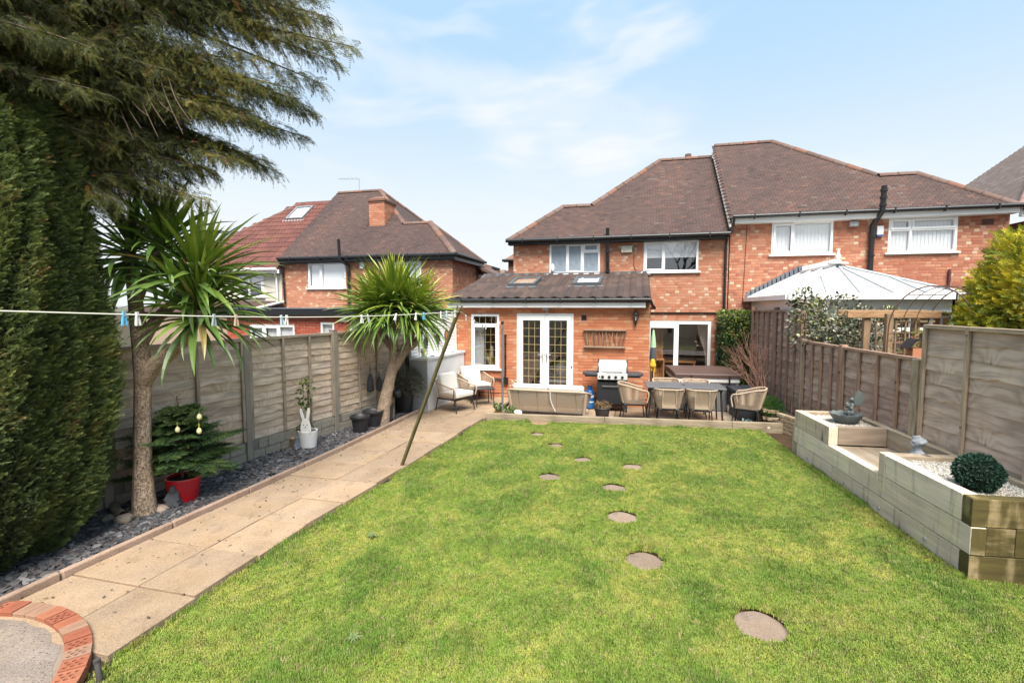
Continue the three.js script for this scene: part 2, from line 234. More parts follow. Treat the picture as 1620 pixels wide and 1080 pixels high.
function ridge(roof, a, b, m, r = 0.10, len = 0.42) { // half-round ridge and hip tiles, one by one
  const A = V3(...a), B = V3(...b), d = B.clone().sub(A), n = Math.round(d.length() / len), g = new THREE.CylinderGeometry(r, r * 1.06, d.length() / n * 0.985, 10, 1, true, -Math.PI / 2, Math.PI), t = d.clone().normalize(), up = V3(0, 1, 0).addScaledVector(t, -t.y).normalize();
  const G = M([g, new THREE.CylinderGeometry(r * 1.06, r * 1.0, 0.03, 10, 1, false, -Math.PI / 2, Math.PI).translate(0, d.length() / n / 2 - 0.03, 0)]);
  const bs = new THREE.Matrix4().makeBasis(up.clone().cross(t).negate(), t, up);
  for (let i = 0; i < n; i++) { const o = part('ridge_tile', G, Array.isArray(m) ? m[i * 7 % m.length] : m, roof); o.quaternion.setFromRotationMatrix(bs); o.position.copy(A).addScaledVector(d, (i + 0.5) / n).addScaledVector(up, -0.02); }
}
const BROWN = [[0.050, 0.031, 0.029], [0.058, 0.036, 0.033], [0.068, 0.041, 0.037], [0.076, 0.046, 0.041], [0.086, 0.051, 0.044], [0.096, 0.054, 0.044], [0.12, 0.063, 0.049], [0.112, 0.081, 0.07]];
const mRidge = [gritty([0.17, 0.10, 0.08]), gritty([0.13, 0.085, 0.07]), gritty([0.22, 0.11, 0.075]), gritty([0.18, 0.12, 0.10])], mRoofBed = mat([0.05, 0.032, 0.028], 0.95);
function gutter(parent, a, b, r = 0.06) { part('gutter', [bar(a, b, r, 10), ...Array.from({ length: 6 }, (_, i) => { const t = (i + 0.5) / 6; return box(0.025, 0.13, 0.13, mix(a[0], b[0], t), mix(a[1], b[1], t) - 0.01, mix(a[2], b[2], t)); })], X.gutter, parent); }
const pipe = (parent, pts, r = 0.036, m = X.black, name = 'downpipe') => { const l = []; for (let i = 1; i < pts.length; i++) { l.push(bar(pts[i - 1], pts[i], r, 10)); l.push(sph(r * 1.02, ...pts[i], 1, 1, 1, 8, 6)); } const [p] = pts; for (let i = 0; i < 3; i++) { const a = pts[pts.length - 2], b = pts[pts.length - 1], t = (i + 0.6) / 3.4; l.push(cyl(r * 1.3, r * 1.3, 0.06, mix(a[0], b[0], t), mix(a[1], b[1], t), mix(a[2], b[2], t), 0, 0, 0, 10)); } return part(name, l, m, parent); };

// ---------------------------------------------------------------- the house of this garden, with its tiled rear extension
{
  const H = thing('brick_house', 'red brick house with a tiled single-storey extension and white French doors behind the patio', 'house', [3.9, 0, -3]);
  // main rear wall, z = -2.95
  const W0 = 0.82, W1 = 7.0, zw = -2.95, top = 4.34, base = -0.25;
  const win1 = [1.95, 3.32, 3.46, 4.23], win2 = [4.715, 3.33, 6.21, 4.225], pd = [4.86, -0.05, 6.6, 1.91];
  const loc = ([a, b, c, d], x0, y0) => [a - x0, b - y0, c - x0, d - y0];
  const hs = [win1, win2, pd, [1.4, -0.05, 4.3, 2.2]].map((q) => loc(q, W0, base));
  const wall = part('wall', uvm(holed(W1 - W0, top - base, hs, 0.24)), X.mortar, H); wall.position.set(W0, base, zw);
  bricks(wall, [0, 0, 0], 0, W1 - W0, top - base, [...hs, [0, 0, 4.02, 3.2]], PAL_MAIN, { flemish: true, seed: 11 });
  const sideL = part('wall', uvm(box(0.24, top - base, 6.6, W0 + 0.121, (top + base) / 2, zw - 0.245 - 3.3)), X.mortar, H); bricks(sideL, [W0, base, zw - 6.8], -Math.PI / 2, 6.8, top - base, [], PAL_MAIN, { flemish: true, seed: 12 });
  part('wall', uvm(box(6.0, top - base, 0.24, 3.9, (top + base) / 2, zw - 7.0)), X.mortar, H);
  part('wall', uvm(box(0.2, 4.3 - base, 6.8, 6.9, (4.3 + base) / 2, zw - 3.65)), X.mortar, H);
  part('floor', box(6.0, 0.1, 6.6, 3.95, -0.11, zw - 3.6), mat([0.22, 0.15, 0.09], 0.5), H); part('ceiling', box(6.0, 0.2, 6.6, 3.95, 2.52, zw - 3.6), X.cream, H);
  part('ceiling', box(6.0, 0.1, 6.6, 3.95, 4.40, zw - 3.6), X.dark, H);
  makeWindow(H, [win1[0], win1[1], zw + 0.012], 1.51, 0.91, [[0, 0, 0.35, 1], [0.35, 0, 0.67, 1, 1], [0.67, 0, 1, 0.70], [0.67, 0.70, 1, 1, 1]], { back: 'frost' });
  part('ornament', [lathe([[0, 0], [0.045, 0.01], [0.06, 0.10], [0.05, 0.2], [0.012, 0.25], [0, 0.25]], 12, 2.05, 3.38, zw + 0.03)], X.blind, H);
  makeWindow(H, [win2[0], win2[1], zw + 0.012], 1.495, 0.895, [[0, 0, 0.38, 1, 1], [0.38, 0, 1, 1]], { back: 'half' });
  // patio doors and the room behind them
  const dr = part('patio_door', holed(1.74, 1.96, [[0.06, 0.08, 0.80, 1.86], [0.87, 0.08, 1.66, 1.88]], 0.08), X.upvc, H); dr.position.set(pd[0], pd[1], zw + 0.006);
  part('door_leaf', [holed(0.82, 1.84, [[0.07, 0.09, 0.72, 1.72]], 0.05).translate(0.02, 0.05, 0.035)], X.upvc, dr);
  for (const [a, b] of [[0.09, 0.74], [0.87, 1.66]]) part('pane', box(b - a, 1.78, 0.008, (a + b) / 2, 0.97, -0.03), X.glass, dr);
  const cl = []; for (let i = 0; i < 9; i++) cl.push(taperTube([[6.56 - i * 0.035, 1.88, zw - 0.35], [6.57 - i * 0.026, 1.45, zw - 0.36], [6.61 - i * 0.011, 0.95, zw - 0.38], [6.60 - i * 0.010, 0.0, zw - 0.4]], [0.03, 0.035, 0.02, 0.035], 10, 6)); part('curtain', cl, X.curtain, H);
  part('curtain', [0, 1, 2, 3, 4, 5].map((i) => cyl(0.05, 0.05, 2.0, 4.92 + i * 0.075, 0.95, zw - 0.5 + (i % 2) * 0.04, 0, 0, 0, 8)), mat([0.33, 0.14, 0.05], 0.9), H);
  part('room_backing', box(5.8, 2.5, 0.08, 4.0, 1.2, zw - 4.2), mat([0.42, 0.30, 0.21], 0.9), H);
  part('room_backing', box(0.08, 2.5, 4.0, 6.74, 1.2, zw - 2.3), mat([0.30, 0.22, 0.16], 0.9), H);
  part('indoor_table', [rbox(1.1, 0.05, 0.7, 0.01, 5.75, 0.66, zw - 1.0), ...[[-1, -1], [1, -1], [-1, 1], [1, 1]].map(([a, b]) => box(0.06, 0.66, 0.06, 5.75 + a * 0.5, 0.32, zw - 1.0 + b * 0.3))], mat([0.36, 0.16, 0.06], 0.5), H);
  part('indoor_table', [rbox(0.30, 0.05, 0.40, 0.01, 5.22, 0.76, zw - 0.4), ...[[-1, -1], [1, -1], [-1, 1], [1, 1]].map(([a, b]) => box(0.04, 0.76, 0.04, 5.22 + a * 0.13, 0.38, zw - 0.4 + b * 0.17))], mat([0.36, 0.16, 0.06], 0.5), H);
  part('flashing', box(2.2, 0.03, 0.05, 5.93, 2.16, zw + 0.026), X.black, H);
  // roof: hipped main roof with a lower hip over the side bay
  const A = [0.70, 4.32, -2.7], B = [6.96, 4.32, -2.7], C = [6.96, 7.42, -6.39], Dd = [5.25, 7.42, -6.39], E = [3.08, 5.54, -4.15], F = [2.17, 5.54, -4.15];
  const roof = part('roof', [prism([A, B, C, Dd, E, F]), prism([Dd, [1.56, 4.32, -2.7], [1.56, 4.32, -10.08]]), prism([C, Dd, [1.56, 4.32, -10.08], [6.96, 4.32, -10.08]]), prism([A, F, [0.70, 4.32, -5.6]]), prism([F, E, [2.2, 4.32, -5.6], [0.70, 4.32, -5.6]])], mRoofBed, H);
  courses(roof, [A, B, C, Dd, E, F], BROWN, { seed: 21 });
  courses(roof, [[0.70, 4.32, -5.6], A, F], BROWN, { seed: 22 }); courses(roof, [E, Dd, [1.56, 4.32, -8], [1.7, 4.4, -5]], BROWN, { seed: 23 });
  ridge(roof, A, F, mRidge); ridge(roof, F, E, mRidge); ridge(roof, E, Dd, mRidge); ridge(roof, Dd, C, mRidge);
  part('verge', [bar([6.985, 4.47, -2.66], [6.985, 7.55, -6.33], 0.04, 8)], X.mortarPale, H);
  part('fascia', [box(6.25, 0.10, 0.03, 3.83, 4.25, -2.72), box(6.25, 0.02, 0.22, 3.83, 4.21, -2.83)], X.black, H);
  gutter(H, [0.66, 4.32, -2.62], [6.98, 4.32, -2.62], 0.055);
  part('side_bay', [uvm(box(0.9, 4.2, 0.2, 0.36, 1.9, -5.9)), prism([[-0.25, 4.05, -5.7], [0.82, 4.05, -5.7], [0.82, 4.55, -6.4], [0.35, 4.55, -6.4]], 0.1)], mRidge[2], H);
  makeWindow(H, [0.42, 3.0, -5.79], 0.34, 0.95, [[0, 0, 1, 0.7], [0, 0.7, 1, 1]], { back: 'half', sill: false });
  part('gutter', bar([-0.28, 4.03, -5.66], [0.80, 4.03, -5.66], 0.05, 8), X.gutter, H);
  part('roof_vent', cyl(0.10, 0.12, 0.16, 6.2, 7.52, -6.45), mRidge[1], H);
  pipe(H, [[3.69, 4.60, -2.66], [3.69, 4.1, -2.72], [3.70, 3.15, -2.86]], 0.052, X.black, 'soil_pipe');
  pipe(H, [[6.92, 4.24, -2.64], [6.92, 4.1, -2.88], [6.92, 0.0, -2.88]], 0.034);
  part('alarm_box', rbox(0.31, 0.2, 0.07, 0.02, 4.23, 4.0, zw + 0.05), X.cream, H);
  part('cable', tube([[4.44, 4.2, zw + 0.02], [4.44, 3.7, zw + 0.02], [4.46, 3.45, zw + 0.02], [4.56, 3.32, zw + 0.02]], 0.006, 16, 4), X.black, H);
  part('power_socket', [rbox(0.085, 0.26, 0.07, 0.012, 6.77, 0.93, zw + 0.045)], mat([0.02, 0.12, 0.33], 0.4), H); for (const y of [0.99, 0.88]) part('socket_cover', rbox(0.05, 0.055, 0.02, 0.008, 6.77, y, zw + 0.086), mat([0.5, 0.66, 0.78], 0.3), H); part('cable', tube([[6.77, 0.8, zw + 0.05], [6.78, 0.5, zw + 0.05], [6.6, 0.2, zw + 0.06]], 0.012, 12, 5), X.black, H);
  // extension: front z = 0
  const ed = [1.64, -0.04, 3.05, 2.165], ew = [0.44, 0.76, 1.18, 2.14], eh = [ed, ew, [3.24, 2.0, 3.365, 2.13]].map((q) => [q[0], q[1] + 0.25, q[2], q[3] + 0.25]);
  const ext = part('wall', uvm(holed(4.84, 2.66, eh, 0.22)), X.mortarExt, H); ext.position.set(0, -0.25, 0);
  bricks(ext, [0, 0, 0], 0, 4.84, 2.66, eh, PAL_EXT, { parts: 300, seed: 31 });
  for (const [x, t] of [[4.84, 1], [0.0, -1]]) { const s = part('wall', uvm(box(0.22, 2.9, 2.7, x - t * 0.112, 1.2, -1.575)), X.mortarExt, H); s.position.y = 0; }
  part('floor', box(4.5, 0.1, 2.9, 2.42, -0.09, -1.5), mat([0.30, 0.25, 0.2], 0.5), H);
  part('fascia', [box(4.86, 0.13, 0.025, 2.30, 2.375, 0.19), box(4.86, 0.015, 0.19, 2.30, 2.318, 0.095)], X.upvc, H);
  gutter(H, [-0.14, 2.49, 0.27], [4.84, 2.49, 0.27], 0.045); pipe(H, [[4.84, 2.46, 0.27], [4.88, 2.36, 0.22], [4.93, 2.30, 0.08], [4.93, 2.28, -2.9]], 0.034);
  const e0 = V3(0, 2.52, 0.24), sl = Math.atan2(0.74, 3.19), S = V3(0, Math.sin(sl), -Math.cos(sl)), N = V3(0, Math.cos(sl), Math.sin(sl));
  const bed = part('roof', prism([[-0.06, 2.50, 0.22], [4.86, 2.50, 0.22], [4.86, 3.24, -2.95], [-0.06, 3.24, -2.95]], 0.08), mRoofBed, H);
  const tileG = (() => { // one interlocking tile with a flat pan and a roll on its right
    const s = new THREE.Shape(), n = 12, f = (u) => 0.004 + 0.034 * Math.pow(Math.max(0, Math.sin((clamp((u - 0.42) / 0.58)) * Math.PI)), 0.8) + 0.006 * Math.cos(u * 6.28);
    s.moveTo(-0.152, f(0)); for (let i = 1; i <= n; i++) s.lineTo(-0.152 + 0.304 * i / n, f(i / n)); for (let i = n; i >= 0; i--) s.lineTo(-0.152 + 0.304 * i / n, f(i / n) - 0.028); s.closePath();
    const g = new THREE.ExtrudeGeometry(s, { depth: 0.40, bevelEnabled: false, steps: 1 }); g.translate(0, 0, -0.40); return uvm(g); })();
  const tileM = [[0.078, 0.047, 0.037], [0.064, 0.039, 0.031], [0.092, 0.056, 0.043], [0.057, 0.036, 0.030]].map((c) => gritty(c, 0.8)), rt = rng(5), bt = new THREE.Matrix4().makeBasis(V3(1, 0, 0), N, S.clone().negate()).multiply(new THREE.Matrix4().makeRotationX(0.125));
  const sky = [[1.15, 0.92], [2.88, 0.92]];
  for (let k = 0; k < 10; k++) for (let i = 0; i < 16; i++) {
    const x = 0.10 + i * 0.305 , d = k * 0.33; if (sky.some(([a]) => x > a + 0.04 && x < a + 0.70 && d > 1.28 && d < 2.25)) continue;
    const o = part('roof_tile', tileG, pick(tileM, rt), bed); o.quaternion.setFromRotationMatrix(bt); o.position.copy(e0).addScaledVector(S, d).addScaledVector(N, 0.022 + rr(0, 0.004, rt)); o.position.x = x;
  }
  part('flashing', [box(5.05, 0.02, 0.34, 2.38, 3.275, -2.80, 0.28), box(5.05, 0.12, 0.012, 2.38, 3.30, -2.925)], X.lead, H);
  part('flashing', [box(1.0, 0.10, 0.02, 0.3, 3.26, -2.98)], X.lead, H);
  for (const [x] of sky) { // two roof windows
    const b = new THREE.Matrix4().makeBasis(V3(1, 0, 0), S, N), o = part('roof_window', holed(0.74, 1.08, [[0.07, 0.07, 0.67, 1.01]], 0.09).translate(0, 0, 0.115), mat([0.09, 0.095, 0.10], 0.5), H);
    o.quaternion.setFromRotationMatrix(b); o.position.copy(e0).addScaledVector(S, 1.26).addScaledVector(N, 0.035); o.position.x = x;
    part('pane', box(0.62, 0.96, 0.01, 0.37, 0.54, 0.09), X.glass, o); part('blind', box(0.64, 0.98, 0.01, 0.37, 0.54, 0.05), x < 2 ? mat([0.50, 0.44, 0.37], 0.9) : X.blind, o); part('flashing', [box(0.9, 0.15, 0.03, 0.37, -0.09, 0.03), box(0.9, 0.1, 0.03, 0.37, 1.12, 0.035)], X.lead, o);
  }
  // French doors
  const fd = part('french_door', holed(1.41, 2.205, [[0.045, 0.03, 1.365, 2.16]], 0.08), X.upvc, H); fd.position.set(ed[0], ed[1], 0.012);
  for (const k of [0, 1]) {
    const x = 0.05 + k * 0.658, lf = part('door_leaf', holed(0.652, 2.12, [[0.105, 0.20, 0.547, 2.0]], 0.055).translate(x, 0.035, 0.012), X.upvc, fd);
    part('pane', box(0.45, 1.82, 0.008, x + 0.326, 1.135, -0.02), X.glass, fd);
    const l = []; for (const i of [1, 2]) l.push(box(0.008, 1.80, 0.012, x + 0.105 + 0.442 * i / 3, 1.135, -0.02)); for (let i = 1; i < 9; i++) l.push(box(0.442, 0.008, 0.010, x + 0.326, 0.235 + 1.8 * i / 9, -0.02)); part('glazing_bar', l, X.brass, fd);
    const hx = k ? x + 0.05 : x + 0.602; part('handle', [rbox(0.03, 0.22, 0.012, 0.006, hx, 1.12, 0.022), rbox(0.12, 0.02, 0.02, 0.008, hx + (k ? 0.05 : -0.05), 1.19, 0.055), cyl(0.01, 0.01, 0.04, hx, 1.19, 0.038, Math.PI / 2)], X.steel, fd);
    for (const y of [0.25, 1.1, 1.95]) part('hinge', cyl(0.012, 0.012, 0.09, k ? 1.365 : 0.045, y, 0.016, 0, 0, 0, 8), X.upvcOld, fd);
  }
  part('door_lock', rbox(0.03, 0.045, 0.02, 0.006, 1.375, 0.9, 0.008), X.black, fd);
  makeWindow(H, [ew[0], ew[1], 0.012], 0.74, 1.38, [[0, 0, 1, 0.81, 1], [0, 0.81, 1, 1]], { back: 'none', bars: [[4, 5], [4, 1]] });
  // the room behind
  part('indoor_sofa', [rbox(1.5, 0.5, 0.7, 0.12, 3.2, 0.25, -1.5), rbox(1.5, 0.4, 0.22, 0.1, 3.2, 0.65, -1.8), sph(0.30, 2.75, 0.68, -1.05, 1, 1, 0.5)], mat([0.34, 0.32, 0.30], 0.95), H);
  part('indoor_cabinet', box(0.9, 1.1, 0.4, 1.7, 0.55, -2.4), mat([0.12, 0.05, 0.03], 0.6), H);
  part('indoor_blind', strips(0.30, 1.0, 14, 0.6, 0.42, 0.8, -0.2).rotateY(0), X.blindGrey, H);
  part('figurine', [lathe([[0, 0], [0.06, 0], [0.05, 0.10], [0.035, 0.17], [0.06, 0.22], [0.045, 0.29], [0, 0.32]], 14, 0.86, 1.0, -0.42)], X.curtain, H); part('indoor_plant', Array.from({ length: 12 }, (_, i) => bar([0.86, 0.7, -0.4], [0.86 + 0.2 * Math.cos(i * 0.55 + 0.1), 1.05 + 0.06 * (i % 3), -0.4 + 0.1 * Math.sin(i)], 0.008, 4)), mat([0.45, 0.38, 0.1], 0.9), H); part('indoor_table', [box(1.0, 0.04, 0.4, 0.85, 0.72, -0.42), box(0.05, 0.72, 0.3, 0.5, 0.36, -0.42), box(0.05, 0.72, 0.3, 1.2, 0.36, -0.42)], mat([0.4, 0.42, 0.44], 0.6), H);
  part('floodlight', [rbox(0.15, 0.09, 0.08, 0.015, 2.38, 2.29, 0.09), bar([2.40, 2.24, 0.08], [2.41, 2.17, 0.05], 0.018), sph(0.03, 2.41, 2.18, 0.06)], X.lead2, H);
  part('air_vent', [box(0.124, 0.128, 0.012, 3.302, 2.065, -0.02), ...[0, 1, 2, 3].map((i) => box(0.12, 0.008, 0.02, 3.302, 2.02 + i * 0.03, -0.008))], mat([0.03, 0.012, 0.012], 0.6), H);
  pipe(H, [[1.35, 1.60, 0.05], [1.35, 0.52, 0.05]], 0.022, X.black, 'waste_pipe'); part('waste_pipe', [bar([0.80, 0.50, 0.05], [1.33, 0.50, 0.05], 0.022, 8), box(0.12, 0.16, 0.08, 1.36, 0.47, 0.05), cyl(0.035, 0.03, 0.05, 1.35, 1.61, 0.05)], X.black, H);
  part('damp_course', box(4.84, 0.012, 0.012, 2.42, 0.14, 0.008), X.black, H);
  rebase(H);
  // things hung on the extension wall
  const tw = thing('twig_panel', 'rustic framed panel of upright twigs hung on the orange brick wall', 'wall art', [3.80, 1.57, 0.012]);
  const wm = woody([0.30, 0.22, 0.16]); part('rail', [rbox(1.0, 0.035, 0.09, 0.006, 0, 0.205, 0.045)], wm, tw); part('rail', [rbox(0.99, 0.04, 0.09, 0.006, 0, -0.20, 0.045)], wm, tw);
  const twm = [mat([0.20, 0.12, 0.08], 0.9, { map: T.bark }), mat([0.34, 0.25, 0.18], 0.9, { map: T.bark })];
  for (let i = 0; i < 17; i++) { const x = -0.47 + i * 0.0585, l = rr(-0.05, 0.05), r0 = rr(0.008, 0.016), gs = [taperTube([[x - l, -0.19, 0.04], [x + rr(-0.02, 0.02), rr(-0.05, 0.05), 0.055], [x + l, 0.19, 0.04]], [r0, r0 * 0.8], 8, 6)]; if (i % 3 === 0) gs.push(taperTube([[x, -0.02, 0.05], [x + rr(-0.07, 0.07), 0.12, 0.06]], [r0 * 0.7, r0 * 0.4], 5, 5)); part('twig', gs, twm[i % 2], tw); }
  const ln = thing('wall_lantern', 'black glass carriage lantern on the extension wall above the barbecue', 'lantern', [4.515, 1.86, 0.012]);
  part('bracket', [lathe([[0, 0], [0.012, 0.02], [0.02, 0.06], [0.03, 0.11], [0.02, 0.13], [0.045, 0.14]], 10, 0, 0, 0.07), box(0.02, 0.05, 0.09, 0, 0.13, 0.04), box(0.06, 0.2, 0.012, 0, 0.2, 0.0)], X.black, ln);
  part('glass', cyl(0.062, 0.04, 0.14, 0, 0.215, 0.07, 0, 0.5, 0, 6, true), phys([0.8, 0.8, 0.8], 0.15, { transmission: 0.9, thickness: 0 }), ln); part('bulb', [cyl(0.012, 0.012, 0.07, 0, 0.18, 0.07), sph(0.02, 0, 0.23, 0.07)], X.blind, ln);
  part('cage', [...Array.from({ length: 6 }, (_, i) => { const a = i * Math.PI / 3 + 0.5; return bar([0.041 * Math.sin(a), 0.145, 0.07 + 0.041 * Math.cos(a)], [0.064 * Math.sin(a), 0.285, 0.07 + 0.064 * Math.cos(a)], 0.005, 4); })], X.black, ln);
  part('roof_cap', [lathe([[0.085, 0.285], [0.07, 0.30], [0.03, 0.36], [0.012, 0.37], [0.014, 0.395], [0, 0.41]], 8, 0, 0, 0.07)], X.black, ln);
}

// ---------------------------------------------------------------- the other half of the pair, to the right
{
  const H = thing('brick_house', 'brick house half on the right, under the tallest dark hipped roof, behind the white conservatory', 'house', [10.2, 0, -3]);
  const zw = -2.95, x0 = 7.03, x1 = 13.4, base = -0.25, top = 4.66, ws = [[8.08, 3.74, 9.56, 4.60], [10.83, 3.72, 12.33, 4.60]].map(([a, b, c, d]) => [a - x0, b - base, c - x0, d - base]);
  const wall = part('wall', uvm(holed(x1 - x0, top - base, ws, 0.24)), X.mortar, H); wall.position.set(x0, base, zw); bricks(wall, [0, 0, 0], 0, x1 - x0, top - base, [...ws, [0.6, 0, 4.2, 2.2]], PAL_RIGHT, { flemish: true, parts: 300, seed: 41 });
  part('wall', uvm(box(0.24, top - base, 6.8, x1 - 0.121, (top + base) / 2, zw - 3.645)), X.mortar, H); part('wall', uvm(box(6.3, top - base, 0.24, 10.2, (top + base) / 2, zw - 7.1)), X.mortar, H); part('ceiling', box(6.1, 0.1, 6.6, 10.2, 4.68, zw - 3.6), X.dark, H);
  makeWindow(H, [8.08, 3.74, zw + 0.012], 1.48, 0.86, [[0, 0, 0.36, 1, 1], [0.36, 0, 1, 1]], { back: 'vertical' });
  makeWindow(H, [10.83, 3.72, zw + 0.012], 1.50, 0.88, [[0, 0, 0.33, 0.66], [0.33, 0, 1, 0.66], [0, 0.66, 0.33, 1, 1], [0.33, 0.66, 1, 1, 1]], { back: 'vertical' });
  const A = [7.02, 4.74, -2.7], B = [13.46, 4.74, -2.7], l2 = [11.95, 5.97, -4.17], l1 = [11.03, 5.97, -4.17], rR = [8.8, 7.75, -6.29], rL = [7.02, 7.75, -6.29];
  const roof = part('roof', [prism([A, B, l2, l1, rR, rL]), prism([rR, [12.4, 4.74, -2.7], [12.4, 4.74, -9.9]]), prism([rL, rR, [12.4, 4.74, -9.9], [7.02, 4.74, -9.9]]), prism([B, l2, [13.46, 4.74, -5.6]]), prism([l2, l1, [12.0, 4.74, -5.6], [13.46, 4.74, -5.6]])], mRoofBed, H);
  courses(roof, [A, B, l2, l1, rR, rL], BROWN, { seed: 51 }); ridge(roof, rL, rR, mRidge); ridge(roof, rR, l1, mRidge); ridge(roof, l1, l2, mRidge); ridge(roof, l2, B, mRidge);
  part('fascia', [box(6.42, 0.13, 0.03, 10.23, 4.665, -2.71), box(6.42, 0.02, 0.24, 10.23, 4.60, -2.83)], X.upvcOld, H); gutter(H, [7.03, 4.76, -2.62], [13.5, 4.76, -2.62], 0.052); pipe(H, [[7.06, 4.74, -2.6], [7.04, 4.5, -2.66], [6.99, 4.33, -2.66]], 0.036);
  pipe(H, [[10.52, 5.36, -2.55], [10.52, 4.74, -2.58]], 0.062, X.black, 'soil_pipe'); pipe(H, [[10.52, 4.74, -2.58], [10.50, 4.62, -2.72], [10.43, 4.42, -2.86], [10.43, 2.8, -2.86]], 0.062, X.black, 'soil_pipe');
  part('floodlight', [rbox(0.2, 0.13, 0.1, 0.02, 10.0, 4.48, zw + 0.1)], X.lead2, H); part('alarm_box', [rbox(0.15, 0.23, 0.07, 0.015, 10.62, 4.30, zw + 0.045)], X.blind, H, 'white alarm box with a blue foot'); part('alarm_foot', box(0.13, 0.04, 0.06, 10.62, 4.165, zw + 0.045), mat([0.03, 0.10, 0.25], 0.5), H);
  part('air_vent', [box(0.235, 0.14, 0.02, 12.95, 4.43, zw + 0.012), ...[0, 1, 2, 3].map((i) => box(0.22, 0.012, 0.02, 12.95, 4.385 + i * 0.03, zw + 0.02))], mat([0.12, 0.05, 0.04], 0.8), H);
  pipe(H, [[12.2, 3.28, -2.9], [12.2, 2.7, -2.9]], 0.028, mat([0.10, 0.03, 0.03], 0.6), 'vent_pipe'); part('cable', [bar([7.45, 4.6, zw + 0.02], [7.40, 2.4, zw + 0.02], 0.006, 4)], X.black, H);
  part('porch_roof', [box(1.6, 0.12, 1.0, 12.0, 2.36, -2.4), box(1.6, 0.07, 0.05, 12.0, 2.22, -1.9)], X.darkGrey, H); makeWindow(H, [11.4, 0.7, -2.92], 1.4, 1.4, [[0, 0, 0.5, 1], [0.5, 0, 1, 1]], { back: 'vertical' });
  rebase(H);
}
